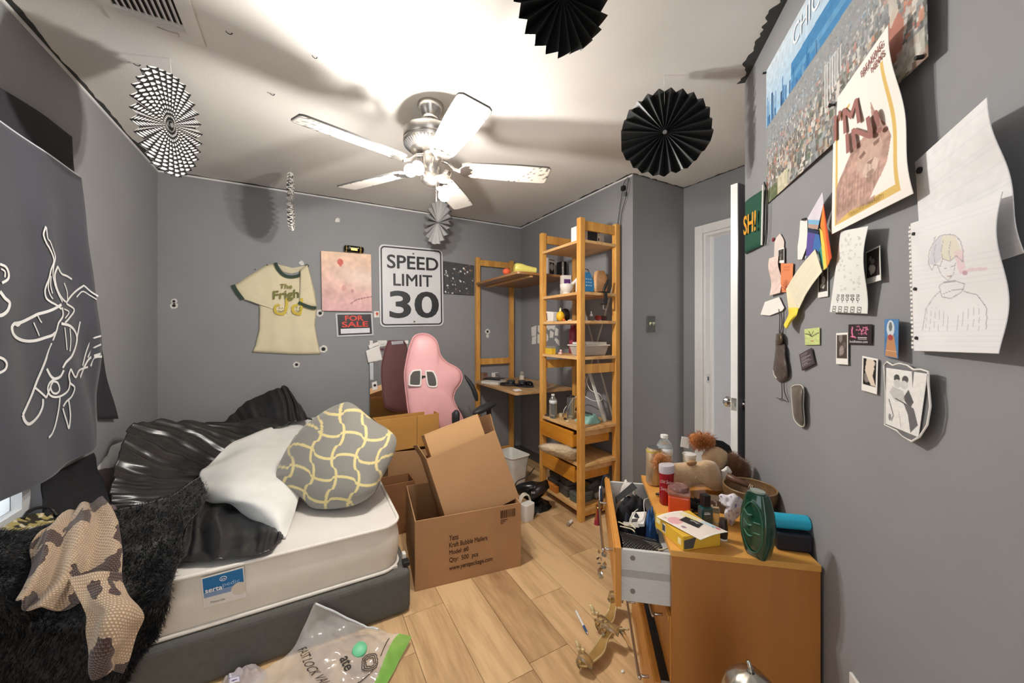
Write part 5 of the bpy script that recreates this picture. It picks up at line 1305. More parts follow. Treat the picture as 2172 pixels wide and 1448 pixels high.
def ringm(inset, r, n=10):
    w_, l_ = (MX1 - MX0) / 2 - inset, (MY1 - MY0) / 2 - inset; cx, cy = (MX0 + MX1) / 2, (MY0 + MY1) / 2
    out = []
    for (sx_, sy_, a0) in ((1, 1, 0), (-1, 1, 90), (-1, -1, 180), (1, -1, 270)):
        for i in range(n + 1):
            a = math.radians(a0 + 90 * i / n); out.append((cx + sx_ * (w_ - r) + r * math.cos(a), cy + sy_ * (l_ - r) + r * math.sin(a)))
    return out
rows = []
for i in range(9):
    f = i / 8; ins = 0.012 - 0.012 * math.sin(f * math.pi); z = MZ0 + 0.008 + f * (MZ1 - MZ0 - 0.016)
    r_ = ringm(ins, 0.09); rows.append([V((x, y, z)) for x, y in r_ + r_[:1]])
b = MB(); b.grid(rows); obj('side_panel', b, MT, parent=mt_, smooth=2)
for z, nm in ((MZ1 - 0.006, 'top_piping'), (MZ0 + 0.008, 'bottom_piping')):
    b = MB(); b.tube([V((x, y, z)) for x, y in ringm(0.006, 0.09)], 0.008, 8, closed=True); obj(nm, b, mat('mattress_piping', '#e3ded4', 0.7), parent=mt_, smooth=2)
r0 = ringm(0.008, 0.09); cx, cy = (MX0 + MX1) / 2, (MY0 + MY1) / 2; rows = []
for q in range(16):
    f = q / 15; rows.append([V((x + (cx - x) * min(f, 0.999), y + (cy - y) * min(f, 0.999), MZ1 - 0.006 + 0.012 * min(1, f * 6) + 0.004 * mn.noise(V((x * 6 * (1 - f), y * 6 * (1 - f), f * 5))))) for x, y in r0 + r0[:1]])
b = MB(); b.grid(rows); obj('top_panel', b, MTT, parent=mt_, smooth=2)
b = MB(); b.bb(MX0 + 0.02, MX1 - 0.02, MY0 + 0.02, MY1 - 0.02, MZ0, MZ0 + 0.01); obj('underside', b, MT, parent=mt_)
Q = [Py(u, v, MY0 - 0.002) for u, v in ((426, 1226), (517, 1201), (522.5, 1266), (432, 1289.5))]
cv = Cv(90, 66, '#ddd8d0'); cv.rect(0.03, 0.04, 0.97, 0.52, '#2a6ca0').rect(0.03, 0.52, 0.97, 0.68, '#7f94b4').rect(0.03, 0.68, 0.97, 0.97, '#d9d4cd').ell(0.86, 0.66, 0.2, 0.2, '#cfc5b6').noise(20, 0.06)
lb = paper('brand_label', None, None, Q, cv, parent=mt_, th=0.001)
lb['label'] = 'blue and white label'
text_on('serta', sub_q(Q, 0.07, 0.40, 0.46, 0.53), PAPERW, lb, off=0.0016, bold=0.02); text_on('pedic', sub_q(Q, 0.47, 0.33, 0.88, 0.50), mat('label_pale_blue', '#9db9d6', 0.6), lb, off=0.0016)
b = MB(); b.tube([bil(Q, 0.5 + 0.08 * math.cos(a), 0.2 + 0.07 * math.sin(a)) + YN * 0.0016 for a in np.linspace(0, 6.28, 24)[:-1]], 0.0007, 5, closed=True); obj('oval_mark', b, PAPERW, parent=lb)
text_on('Serta', sub_q(Q, 0.45, 0.165, 0.55, 0.235), PAPERW, lb, off=0.0016)
text_on('Matterville', sub_q(Q, 0.17, 0.83, 0.50, 0.90), mat('label_ink', '#555555', 0.8), lb, off=0.0016)
# corner strap at the mattress corner
b = MB(); b.box((0.425, 1.80, 0.212), (0.03, 0.04, 0.02)); solo('bed_corner_bracket', 'small black plastic bracket at the mattress corner', 'bracket', b, BLACK, bev=0.003)
b = MB(); b.box((0.424, 1.835, 0.222), (0.016, 0.03, 0.04)); solo('white_clip', 'small white clip tucked beside the mattress corner', 'clip', b, WHITEPL, bev=0.003)

# ---------------------------------------------------------------- mattress protector: white panel + black satin skirt
ZB_ = MZ1 + 0.012
def clampz(g, zmin, soft=None):
    g[..., 2] = np.maximum(g[..., 2], zmin); return g
def zrow(pts): return [Pz(u, v, z) for u, v, z in pts]
prot = thing('mattress_protector', 'crumpled fitted mattress protector with white panel and black satin skirt', 'bed sheet', (-0.2, 2.5, ZB_))
g = patch([zrow([(500, 935, .62), (560, 912, .65), (620, 893, .66), (700, 880, .68)]), zrow([(440, 985, .56), (520, 958, .60), (600, 945, .58), (700, 940, .53)]),
           zrow([(420, 1018, .53), (500, 1008, .58), (580, 1003, .56), (680, 1000, .52)]), zrow([(425, 1052, .50), (500, 1050, .55), (575, 1045, .54), (640, 1044, .49)]),
           zrow([(490, 1075, .48), (540, 1085, .50), (590, 1090, .50), (626, 1085, .455)]), zrow([(550, 1110, .44), (575, 1125, .44), (592, 1132, .44), (606, 1138, .43)])], 70, 70)
u_, v_ = np.meshgrid(np.linspace(0, 1, 70), np.linspace(0, 1, 70))
g[..., 2] += 0.010 * np.sin(v_ * 26 + u_ * 5) * (1 - u_) ** 2 + 0.006 * nz(g, 9, 2)
b = gmb(clampz(g, ZB_ + 0.004)); obj('white_panel', b, mat('white_cotton', '#e2e1dc', 0.85, var=0.03, bump=0.15, bscale=60), parent=prot, smooth=2, solid=0.010, offset=1)
SATIN = mat('black_satin', '#202021', 0.30, var=0.25, scale=6, bump=0.12, bscale=18, spec=0.8)
def satin(rows, nu, nv, fold, amp, zmin=None, seed=0, par=prot, nm='skirt'):
    g = patch(rows, nu, nv); n = gnorm(g)
    u_, v_ = np.meshgrid(np.linspace(0, 1, nu), np.linspace(0, 1, nv))
    ph = v_ * fold * 1.5 + 1.3 * nz(g, 4, seed) + 0.8 * u_ * np.sin(v_ * 9)
    w = amp * 1.25 * (0.4 + 0.6 * np.sin(u_ * 2.2)) * (1 - 1.6 * np.abs(np.sin(ph / 2)) ** 0.8 + 0.35 * np.sin(ph * 2.3 + 1)) + 0.010 * nz(g, 11, seed + 4)
    g = g + n * w[..., None]
    if zmin: g = clampz(g, zmin)
    g[..., 1] = np.minimum(g[..., 1], YB - 0.03)
    return obj(nm, gmb(g), SATIN, parent=par, smooth=2, solid=0.003, offset=0)
satin([[P(620, 896, 2.62), P(560, 890, 2.62), P(470, 905, 2.5)], [P(525, 930, 2.45), P(470, 912, 2.42), P(400, 893, 2.33)], [P(470, 968, 2.28), P(400, 925, 2.2), P(292, 895, 2.02)], [P(432, 1003, 2.12), P(350, 978, 1.96), P(262, 935, 1.87)],
       [P(428, 1035, 2.0), P(330, 1035, 1.82), P(236, 1030, 1.68)], [P(440, 1058, 1.9), P(340, 1085, 1.7), P(240, 1090, 1.62)], [P(440, 1075, 1.8), P(350, 1130, 1.58), P(262, 1125, 1.55)]], 60, 120, 46, 0.011, ZB_ + 0.01, 1)
satin([[P(520, 934, 2.48), P(490, 915, 2.55), P(465, 905, 2.6)], [P(570, 912, 2.58), P(545, 885, 2.68), P(525, 852, 2.76)], [P(612, 898, 2.63), P(605, 860, 2.75), P(592, 822, 2.85)], [P(640, 890, 2.65), P(632, 862, 2.76), P(612, 824, 2.86)], [P(665, 890, 2.6), P(650, 884, 2.72), P(637, 880, 2.8)]], 40, 80, 26, 0.010, ZB_ + 0.01, 3)
satin([[P(400, 1080, 1.72), P(395, 1130, 1.56), P(370, 1200, 1.415)], [P(440, 1055, 1.88), P(430, 1115, 1.60), P(420, 1196, 1.42)], [P(500, 1064, 1.86), P(490, 1112, 1.63), P(480, 1188, 1.44)], [P(550, 1082, 1.80), P(548, 1118, 1.63), P(540, 1178, 1.46)], [P(583, 1104, 1.70), P(590, 1128, 1.60), P(582, 1160, 1.51)], [P(592, 1125, 1.65), P(596, 1138, 1.60), P(586, 1150, 1.56)]], 50, 90, 12, 0.012, ZB_ + 0.008, 6)

# ---------------------------------------------------------------- pillow with trellis print
ol = [(583, 1012), (600, 965), (622, 928), (650, 900), (690, 870), (722, 856), (742, 853), (765, 868), (795, 893), (822, 910), (839, 928), (838, 955), (826, 985), (806, 1020), (790, 1048), (760, 1068), (725, 1077), (690, 1079), (660, 1075), (640, 1058), (612, 1040), (592, 1026)]
FPL = lambda u, v: 2.02 - (v - 968) * 0.0017 - (u - 713) * 0.00025
b = inflate(ol, FPL, 0.135, 0.12, nr=110, ns=300, pw=0.45)
def trellis(u, v):
    # pillow axes follow its tilted seams
    a, c_ = (u - 713) / 47.0, (v - 968) / 47.0
    x = a * 0.98 + c_ * 0.16; y = c_ * 0.98 - a * 0.16 + 0.05 * a * a * np.sign(0.5)
    def cusp(t): s_ = np.sin(2 * np.pi * t); return 0.16 * np.sign(s_) * np.abs(s_) ** 0.45
    d1 = np.abs(((x + cusp(y * 0.5 + 0.25) + 0.5) % 1) - 0.5); d2 = np.abs(((y + cusp(x * 0.5) + 0.5) % 1) - 0.5)
    return np.minimum(d1, d2) < 0.062
uv = np.array(b.uv); m_ = trellis(uv[:, 0], uv[:, 1])
b.col = np.where(m_[:, None], np.array(hx('#d9c88c')), np.array(hx('#86837c')))
b.v = [p + V((0.006 * mn.noise(p * 7), 0.006 * mn.noise(p * 7 + V((5, 0, 0))), 0)) for p in b.v]
zmin = min(p.z for p in b.v); up = ZB_ + 0.006 - zmin
b.v = [p + V((0, 0, max(0, up))) if False else V((p.x, p.y, max(p.z, ZB_ + 0.006))) for p in b.v]
pil = thing('throw_pillow', 'grey pillow with cream trellis print leaning on the bed', 'pillow', (mean(b.v).x, mean(b.v).y, ZB_))
obj('cover', b, amat(0.75, 0.3, 0.25, 16, 0.3), parent=pil, smooth=2)
b = MB(); b.tube(spline([P(u, v, FPL(u, v)) for u, v in ol[13:] + ol[:1]], 70), 0.004, 6); b.v = [V((p.x, p.y, max(p.z, ZB_ + 0.006))) for p in b.v]; obj('seam', b, mat('pillow_seam', '#6c6963', 0.8), parent=pil, smooth=2)

# ---------------------------------------------------------------- black fur blanket
FUR = mat('black_fur', '#121213', 0.55, var=0.3, scale=30, sheen=0.5)
rows = [[P(-60, 1128, 1.12), P(0, 1128, 1.16), P(110, 1112, 1.32), P(230, 1085, 1.50), P(330, 1062, 1.64), P(425, 1012, 1.84)],
        [P(-60, 1175, 1.08), P(0, 1172, 1.11), P(110, 1150, 1.26), P(240, 1120, 1.42), P(345, 1092, 1.56), P(438, 1052, 1.72)],
        [P(-60, 1225, 1.06), P(0, 1222, 1.09), P(120, 1200, 1.21), P(250, 1165, 1.34), P(330, 1135, 1.44), P(392, 1118, 1.52)],
        [P(-60, 1290, 1.05), P(0, 1288, 1.07), P(120, 1270, 1.17), P(250, 1228, 1.28), P(330, 1195, 1.36), P(386, 1180, 1.395)],
        [P(-60, 1362, 1.05), P(0, 1360, 1.08), P(120, 1340, 1.14), P(240, 1308, 1.21), P(312, 1280, 1.26), P(368, 1240, 1.305)],
        [P(-60, 1470, 1.06), P(0, 1468, 1.09), P(120, 1440, 1.14), P(220, 1410, 1.19), P(290, 1372, 1.235), P(346, 1315, 1.285)],
        [P(-60, 1600, 1.07), P(0, 1600, 1.10), P(90, 1580, 1.13), P(180, 1540, 1.17), P(250, 1480, 1.21), P(322, 1358, 1.27)]]
g = patch(rows, 120, 110)
g = g + gnorm(g) * (0.028 * nz(g, 5, 3) + 0.012 * nz(g, 13, 1))[..., None]; g = clampz(g, 0.01)
inbed = (g[..., 1] > MY0 - 0.012) & (g[..., 0] > MX0); g[..., 2] = np.where(inbed, np.maximum(g[..., 2], ZB_ + 0.012), g[..., 2])
fur = thing('fur_blanket', 'black faux fur blanket heaped over the bed corner', 'blanket', (-0.5, 1.6, 0))
obj('blanket_cloth', gmb(g), FUR, parent=fur, smooth=2, solid=0.006)
nn_ = gnorm(g).reshape(-1, 3); gp = g.reshape(-1, 3); fl = (nn_ * (np.array(tuple(O)) - gp)).sum(1) < 0; nn_[fl] *= -1
hb = hairs(gp, nn_, 30000, 0.020, 0.0011, 0.5, 2, 0.6); tag(obj('fur', hb, mat('fur_hair', '#1b1b1c', 0.45, var=0.5, scale=20), parent=fur), kind='stuff')

# ---------------------------------------------------------------- knitted throw
def knitmat():
    m = bpy.data.materials.new('cow_knit'); m.use_nodes = True; nt = m.node_tree; bs = nt.nodes['Principled BSDF']; L = nt.links.new
    bs.inputs['Roughness'].default_value = 0.95; bs.inputs['Sheen Weight'].default_value = 0.3
    tc = nt.nodes.new('ShaderNodeAttribute'); tc.attribute_name = 'Col'
    n1 = nt.nodes.new('ShaderNodeTexNoise'); n1.inputs['Scale'].default_value = 4.2; n1.inputs['Detail'].default_value = 3; L(tc.outputs['Color'], n1.inputs['Vector'])
    rp = nt.nodes.new('ShaderNodeValToRGB'); rp.color_ramp.interpolation = 'CONSTANT'; rp.color_ramp.elements[0].color = (*hx('#e2c8a6'), 1); rp.color_ramp.elements[1].color = (*hx('#5a4034'), 1); rp.color_ramp.elements[1].position = 0.52
    L(n1.outputs['Fac'], rp.inputs[0])
    br = nt.nodes.new('ShaderNodeTexBrick'); br.inputs['Scale'].default_value = 27; br.inputs['Mortar Size'].default_value = 0.12; br.inputs['Color1'].default_value = (1, 1, 1, 1); br.inputs['Color2'].default_value = (0.9, 0.9, 0.9, 1); br.inputs['Mortar'].default_value = (0.5, 0.44, 0.4, 1); br.inputs['Mortar Smooth'].default_value = 0.8
    br.inputs['Brick Width'].default_value = 0.35; br.inputs['Row Height'].default_value = 0.3
    L(tc.outputs['Color'], br.inputs['Vector'])
    mx = nt.nodes.new('ShaderNodeMix'); mx.data_type = 'RGBA'; mx.blend_type = 'MULTIPLY'; mx.inputs[0].default_value = 1.0
    L(rp.outputs[0], mx.inputs[6]); L(br.outputs['Color'], mx.inputs[7]); L(mx.outputs[2], bs.inputs['Base Color'])
    bp = nt.nodes.new('ShaderNodeBump'); bp.inputs['Strength'].default_value = 0.8; bp.inputs['Distance'].default_value = 0.004; bp.invert = True; L(br.outputs['Fac'], bp.inputs['Height']); L(bp.outputs[0], bs.inputs['Normal'])
    return m
KN = knitmat()
kn = thing('knit_throw', 'brown and cream blotched knitted throw tossed on the black fur', 'throw', P(180, 1250, 1.15))
def knit(rows, nu, nv, fold, amp, seed, o=(0, 0), nm='knit_cloth'):
    g = patch(rows, nu, nv); n = gnorm(g); u_, v_ = np.meshgrid(np.linspace(0, 1, nu), np.linspace(0, 1, nv))
    g = g + n * (amp * np.sin(u_ * fold + 3 * v_ + 2.0 * nz(g, 4, seed)) * (0.3 + 0.7 * v_) + 0.008 * nz(g, 16, seed))[..., None]
    wd = np.linalg.norm(np.array(rows[len(rows) // 2][-1]) - np.array(rows[len(rows) // 2][0])); hd = np.linalg.norm(np.array(rows[-1][1]) - np.array(rows[0][1]))
    col = np.stack([u_ * wd * 2.2 + o[0], v_ * hd * 1.5 + o[1], np.zeros_like(u_)], -1)
    return obj(nm, gmb(g, col), KN, parent=kn, smooth=2, solid=0.006, offset=0)
knit([[P(128, 1095, 1.34), P(168, 1072, 1.41), P(217, 1057, 1.48)], [P(66, 1145, 1.19), P(150, 1108, 1.27), P(236, 1088, 1.38)], [P(70, 1195, 1.12), P(150, 1165, 1.19), P(250, 1140, 1.29)],
      [P(52, 1245, 1.07), P(145, 1225, 1.13), P(257, 1200, 1.22)], [P(32, 1278, 1.04), P(100, 1292, 1.07), P(170, 1275, 1.10), P(258, 1262, 1.16)][:2] + [P(258, 1262, 1.16)]], 100, 90, 17, 0.026, 2)
knit([[P(145, 1225, 1.12), P(200, 1215, 1.14), P(258, 1215, 1.18)], [P(165, 1268, 1.08), P(212, 1262, 1.09), P(268, 1265, 1.12)], [P(176, 1300, 1.06), P(232, 1295, 1.06), P(306, 1302, 1.11)], [P(175, 1345, 1.05), P(228, 1340, 1.04), P(294, 1348, 1.10)],
      [P(182, 1395, 1.05), P(226, 1395, 1.04), P(278, 1400, 1.09)], [P(200, 1424, 1.05), P(230, 1428, 1.05), P(262, 1428, 1.08)]], 70, 90, 6.5, 0.016, 5, (1.3, 0.7), 'knit_tail')

# ---------------------------------------------------------------- hangings on the left wall
TAP = mat('navy_black_cotton', '#3b3d46', 0.85, var=0.12, scale=5, bump=0.1, bscale=150, sheen=0.2)
TAPB = mat('black_cotton', '#2b2b31', 0.9, var=0.1)
def tapx(p):   # cloth distance from the wall
    y, z = p.y, p.z
    sag = 0.055 + 0.02 * mn.noise(V((y * 3, z * 2, 4))) + 0.012 * math.sin(y * 18 + z * 5 + 2 * mn.noise(V((y * 2, z * 3, 1)))) * min(1, max(0, (2.0 - z) * 1.6))
    return sag + 0.03 * max(0, 1.0 - z)
def Pt(u, v, lift=0.0):
    p = Pl(u, v, 0.06)
    for _ in range(3): p = Pl(u, v, tapx(p) + lift)
    return p
tp_ = thing('hand_tapestry', 'dark navy tapestry with white line drawing of a reaching hand', 'tapestry', Pl(100, 980, 0.06))
rows = []
edgeR = cr(np.array([(176, 377), (180, 440), (185, 520), (200, 620), (213, 720), (216, 800), (220, 880), (219, 915), (212, 945)], float), 60)
for i in range(60):
    ur, vr = edgeR[i]; r_ = []
    for j in range(60):
        f = j / 59; u = -70 + (ur + 70) * f
        # top and bottom edges are level in the room
        zt = Pl(*edgeR[i], 0.06).z; y = Pl(u, 700, 0.06).y
        p = V((XL + 0.06, y, zt)); p.x = XL + tapx(p); r_.append(p)
    rows.append(r_)
b = MB(); b.grid(rows); obj('tapestry_cloth', b, TAP, parent=tp_, smooth=2, solid=0.0012, offset=0)
STROKES = [
 (3, [(97, 480), (92, 497), (98, 515), (104, 525), (111, 540), (114, 555), (108, 572), (104, 590), (98, 605), (95, 618), (98, 632), (107, 640), (118, 646), (130, 655)]),
 (2, [(98, 482), (101, 505), (106, 512), (112, 528), (117, 545), (114, 562), (112, 580), (114, 595), (118, 610), (124, 625), (132, 640)]),
 (2, [(104, 592), (102, 610), (106, 625), (112, 634)]), (2, [(108, 585), (107, 605), (111, 622)]),
 (3, [(122, 565), (116, 582), (118, 602), (123, 618), (131, 632), (139, 640)]), (3, [(122, 565), (130, 580), (141, 585), (152, 592)]), (2, [(136, 600), (142, 618), (143, 635)]),
 (4, [(130, 646), (112, 656), (95, 662), (80, 666), (68, 672), (52, 680), (42, 684), (30, 686)]), (4, [(30, 686), (25, 694), (28, 708), (38, 718), (55, 723), (75, 722), (95, 716), (110, 711), (117, 705)]),
 (2, [(79, 668), (84, 678), (88, 684)]), (2, [(71, 684), (78, 700), (83, 712)]), (3, [(30, 686), (37, 690), (43, 685)]),
 (3, [(140, 642), (150, 628), (162, 616), (178, 605)]), (2, [(162, 630), (175, 618), (190, 626), (205, 635)]), (3, [(178, 605), (192, 618), (208, 628)]),
 (3, [(141, 644), (157, 657), (146, 675), (138, 684)]), (3, [(132, 652), (133, 670), (124, 685), (120, 700), (112, 722)]), (2, [(136, 655), (146, 662), (138, 675)]),
 (4, [(130, 686), (146, 690), (157, 700), (163, 716), (160, 735), (152, 755), (140, 768), (133, 780)]), (2, [(137, 694), (140, 720), (142, 742)]), (2, [(148, 696), (150, 722), (148, 745)]), (3, [(163, 716), (168, 690), (170, 682)]),
 (4, [(110, 728), (103, 745), (96, 765), (88, 785), (78, 808), (68, 835), (58, 858), (48, 880)]), (4, [(48, 880), (52, 892), (60, 899), (70, 894), (82, 880), (90, 862), (91, 846)]), (3, [(74, 822), (86, 832), (98, 843)]), (3, [(98, 843), (104, 828), (108, 818)]),
 (4, [(99, 782), (107, 797), (116, 803), (128, 798), (135, 785)]), (3, [(116, 803), (105, 812), (101, 825), (106, 838), (118, 842), (132, 838), (144, 828), (148, 812), (146, 796), (150, 782)]), (3, [(113, 808), (107, 820), (111, 832), (120, 834), (126, 826), (122, 812), (113, 808)]),
 (3, [(150, 782), (160, 800), (168, 785), (186, 778)]), (3, [(148, 812), (158, 822), (152, 840), (140, 852), (134, 862)]), (4, [(170, 800), (180, 775), (192, 758), (213, 750)]), (3, [(175, 776), (183, 745), (195, 720), (214, 712)]), (3, [(186, 758), (196, 740), (214, 730)]), (4, [(192, 776), (202, 758), (216, 756)]),
 (3, [(127, 840), (125, 862), (121, 885), (116, 905), (110, 920), (103, 928)]), (3, [(145, 846), (148, 868), (149, 885), (146, 908), (142, 896), (137, 880), (133, 866)]),
 (3, [(0, 560), (12, 566), (18, 580), (16, 592), (4, 600)]), (4, [(0, 618), (10, 632), (20, 642), (16, 658), (4, 668), (-8, 668)]), (3, [(-6, 756), (8, 762), (14, 772), (10, 784), (-4, 792)]), (2, [(2, 570), (10, 576), (10, 588)]),
]
MARK = mat('white_screen_print', '#dcdcda', 0.8)
b = MB()
for w, pts in STROKES:
    n = max(8, len(pts) * 5); b.ribbon([Pt(u, v, 0.003) for u, v in cr(np.array(pts, float), n)], w * 0.0027, (1, 0, 0), 0.0008)
obj('line_drawing', b, MARK, parent=tp_)
b = MB(); b.tube([Pt(u, v, 0.001) for u, v in [(176 - 246 * i / 30, 377 - (246 * i / 30) * 0.457) for i in range(31)]], 0.0022, 6); 
zt = Pl(176, 377, 0.06).z; b.v = [V((p.x, p.y, zt + (p.z - zt) * 0.0 + 0.0)) for p in b.v]
b = MB(); b.tube([V((XL + tapx(V((0, y, zt))) , y, zt)) for y in np.linspace(Pl(-70, 700, .06).y, Pl(176, 377, .06).y, 24)], 0.003, 6); obj('top_hem', b, mat('pale_hem', '#c9cbd2', 0.8), parent=tp_, smooth=2)
# second dark sheet behind
g = patch([[Pl(-70, 150, 0.02), Pl(0, 185, 0.02), Pl(80, 235, 0.03), Pl(153, 290, 0.02)], [Pl(-70, 290, 0.03), Pl(0, 320, 0.03), Pl(80, 345, 0.03), Pl(158, 370, 0.02)], [Pl(-70, 500, 0.02), Pl(0, 500, 0.02), Pl(80, 500, 0.02), Pl(175, 500, 0.02)],
           [Pl(-70, 760, 0.02), Pl(0, 760, 0.02), Pl(110, 760, 0.02), Pl(222, 765, 0.02)], [Pl(-70, 880, 0.02), Pl(0, 885, 0.02), Pl(120, 888, 0.02), Pl(250, 888, 0.02)]], 50, 50)
g[..., 0] = np.maximum(g[..., 0] + 0.008 * nz(g, 5, 2), XL + 0.003)
b = gmb(g); solo('dark_curtain', 'plain dark sheet hung over the window behind the tapestry', 'curtain', b, TAPB, smooth=2, solid=0.001)
# ---------------------------------------------------------------- odds and ends on the bed's far side
g = patch([[P(104, 1012, 1.46), P(150, 985, 1.62), P(195, 962, 1.78)], [P(100, 1050, 1.44), P(150, 1035, 1.56), P(215, 1000, 1.74)], [P(95, 1085, 1.38), P(150, 1080, 1.48), P(230, 1040, 1.66)], [P(100, 1110, 1.36), P(160, 1100, 1.44), P(235, 1080, 1.58)]], 40, 40)
g = g + gnorm(g) * (0.02 * nz(g, 9, 5))[..., None]; b = gmb(clampz(g, ZB_ + 0.01)); solo('black_sweater', 'black sweater piled below the tapestry', 'sweater', b, mat('black_knit', '#17171a', 0.9, bump=0.4), smooth=2, solid=0.008)
g = patch([[P(198, 975, 1.86), P(215, 955, 1.92), P(262, 935, 2.05)], [P(180, 985, 1.82), P(222, 975, 1.90), P(250, 965, 1.98)], [P(185, 1000, 1.80), P(225, 995, 1.86), P(245, 990, 1.92)]], 30, 30)
g = g + gnorm(g) * (0.012 * nz(g, 18, 5))[..., None]; solo('white_sheet', 'white sheet bunched between tapestry and satin skirt', 'sheet', gmb(g), mat('white_sheet', '#d9d8d6', 0.85), smooth=2, solid=0.004)
g = patch([[P(205, 985, 1.88), P(225, 978, 1.92), P(245, 975, 1.98)], [P(200, 1040, 1.66), P(225, 1030, 1.74), P(240, 1020, 1.82)], [P(180, 1075, 1.56), P(220, 1065, 1.64), P(240, 1055, 1.72)], [P(175, 1095, 1.5), P(220, 1090, 1.56), P(245, 1090, 1.6)]], 30, 30)
g = g + gnorm(g) * (0.012 * nz(g, 12, 8))[..., None]; solo('mauve_blanket', 'mauve blanket under the white sheet at the left wall', 'blanket', gmb(clampz(g, ZB_ + 0.006)), mat('mauve', '#6f5f62', 0.9), smooth=2, solid=0.004)
g = patch([[P(-40, 1150, 1.10), P(0, 1122, 1.20), P(50, 1095, 1.32), P(110, 1088, 1.40)], [P(-40, 1165, 1.08), P(0, 1140, 1.17), P(50, 1120, 1.27), P(115, 1108, 1.36)], [P(-40, 1185, 1.06), P(0, 1165, 1.14), P(60, 1150, 1.23), P(120, 1130, 1.32)]], 60, 40)
g = g + gnorm(g) * (0.010 * nz(g, 14, 8))[..., None]
cvn = nz(g, 34, 3); cvm = nz(g, 60, 9)
col = np.where((cvn > 0.05)[..., None], np.array(hx('#a0915a')), np.array(hx('#2d2a1e'))); col = np.where((cvm > 0.3)[..., None], np.array(hx('#c9bfa2')), col)
solo('leaf_print_shirt', 'olive and yellow leaf print garment at the lower left', 'garment', gmb(g, col), amat(0.85), smooth=2, solid=0.004)
b = MB(); b.tube(spline([P(48, 1100, 1.30), P(60, 1085, 1.33), P(85, 1076, 1.37), P(108, 1080, 1.40), P(121, 1094, 1.40)], 24), 0.006, 8)
solo('hair_band', 'thin black hoop headband on the leaf print garment', 'headband', b, BLACK, smooth=2)

# ---------------------------------------------------------------- plastic storage bag on the floor
FILM = mat('vacuum_bag_film', '#e9e4df', 0.1, alpha=0.42, var=0.03, spec=0.9, bump=0.5, bscale=14)
vb = thing('storage_bag', 'clear vacuum storage bag with green edge crumpled on the floor', 'plastic bag', Pz(720, 1400, 0))
def zb(u, v): 
    # leans on the bed base at the top, flat on the floor toward the camera
    return 0
rows = [[Py(668, 1277, BY0 - 0.03), Py(720, 1300, BY0 - 0.03), Py(780, 1330, BY0 - 0.035), Pz(830, 1342, 0.05), Pz(872, 1352, 0.02)],
        [Py(648, 1320, BY0 - 0.05), Py(700, 1340, BY0 - 0.06), Pz(770, 1352, 0.07), Pz(815, 1360, 0.05), Pz(868, 1362, 0.02)],
        [Pz(622, 1372, 0.08), Pz(690, 1372, 0.09), Pz(755, 1385, 0.07), Pz(800, 1392, 0.05), Pz(850, 1395, 0.015)],
        [Pz(590, 1400, 0.05), Pz(660, 1410, 0.07), Pz(735, 1415, 0.06), Pz(790, 1420, 0.04), Pz(835, 1425, 0.012)],
        [Pz(545, 1430, 0.02), Pz(630, 1445, 0.04), Pz(715, 1450, 0.04), Pz(775, 1455, 0.03), Pz(815, 1460, 0.01)],
        [Pz(515, 1460, 0.012), Pz(600, 1480, 0.02), Pz(690, 1490, 0.02), Pz(750, 1495, 0.02), Pz(795, 1500, 0.008)]]
gb = patch(rows, 80, 80); gb = gb + gnorm(gb) * (0.012 * nz(gb, 12, 2) + 0.006 * nz(gb, 30, 5))[..., None]; gb = clampz(gb, 0.004)
gb[..., 1] = np.where(gb[..., 2] < 0.2, np.minimum(gb[..., 1], BY0 - 0.012), gb[..., 1])
obj('film', gmb(gb), FILM, parent=vb, smooth=2)
def bagpt(s, t, lift=0.003):
    i = min(max(t, 0), 1) * 79; j = min(max(s, 0), 1) * 79; a = gb[int(i), int(j)]; return V(tuple(a)) + V((0, -0.3, 0.9)).normalized() * lift
gg = gb[:, 66:, :].copy(); gg[..., 2] += 0.002; obj('green_edge', gmb(gg), mat('green_film', '#7fbf4e', 0.15, alpha=0.75, var=0.1), parent=vb, smooth=2)
b = MB(); b.tube([bagpt(s, 0.02) for s in np.linspace(0.02, 0.62, 20)], 0.004, 6); obj('zip_strip', b, mat('zip_white', '#dfe6ea', 0.3), parent=vb, smooth=2)
p = bagpt(0.52, 0.36, 0.006); b = MB(); b.lathe([(0.0, 0.010), (0.018, 0.010), (0.026, 0.006), (0.028, 0), (0.0, 0)], p, 22, axis=(0, -0.35, 0.9)); obj('valve', b, mat('mint_valve', '#6fc796', 0.4), parent=vb, smooth=True)
BI = mat('bag_ink', '#33302e', 0.7)
def bagq(px):
    return [Pz(u, v, 0.105) for u, v in px]
text_on('ate', bagq([(682, 1382), (700, 1384), (706, 1412), (683, 1404)]), BI, vb, bold=0.03) if False else None
def text_bag(s, s0, t0, s1, t1, s3, t3, bold=0.0):
    vs, fs = text_mesh(s, bold); b = MB(); pts = []
    for x, y in vs:
        S = s0 + (s1 - s0) * x + (s3 - s0) * y; T = t0 + (t1 - t0) * x + (t3 - t0) * y
        fi, fj = min(max(T, 0), 0.999) * 79, min(max(S, 0), 0.999) * 79; i, j = int(fi), int(fj); a, c_ = fi - i, fj - j
        q = gb[i, j] * (1 - a) * (1 - c_) + gb[min(i + 1, 79), j] * a * (1 - c_) + gb[i, min(j + 1, 79)] * (1 - a) * c_ + gb[min(i + 1, 79), min(j + 1, 79)] * a * c_
        pts.append(V(tuple(q)) + V((0, -0.4, 0.9)) * 0.003)
    b.add(pts, fs); return obj('lettering', b, BI, parent=vb)
text_bag('FAST LOCK VALVE', 0.10, 0.40, 0.52, 0.86, 0.05, 0.44)
text_bag('ate', 0.45, 0.44, 0.56, 0.60, 0.40, 0.50, 0.02)
b = MB()
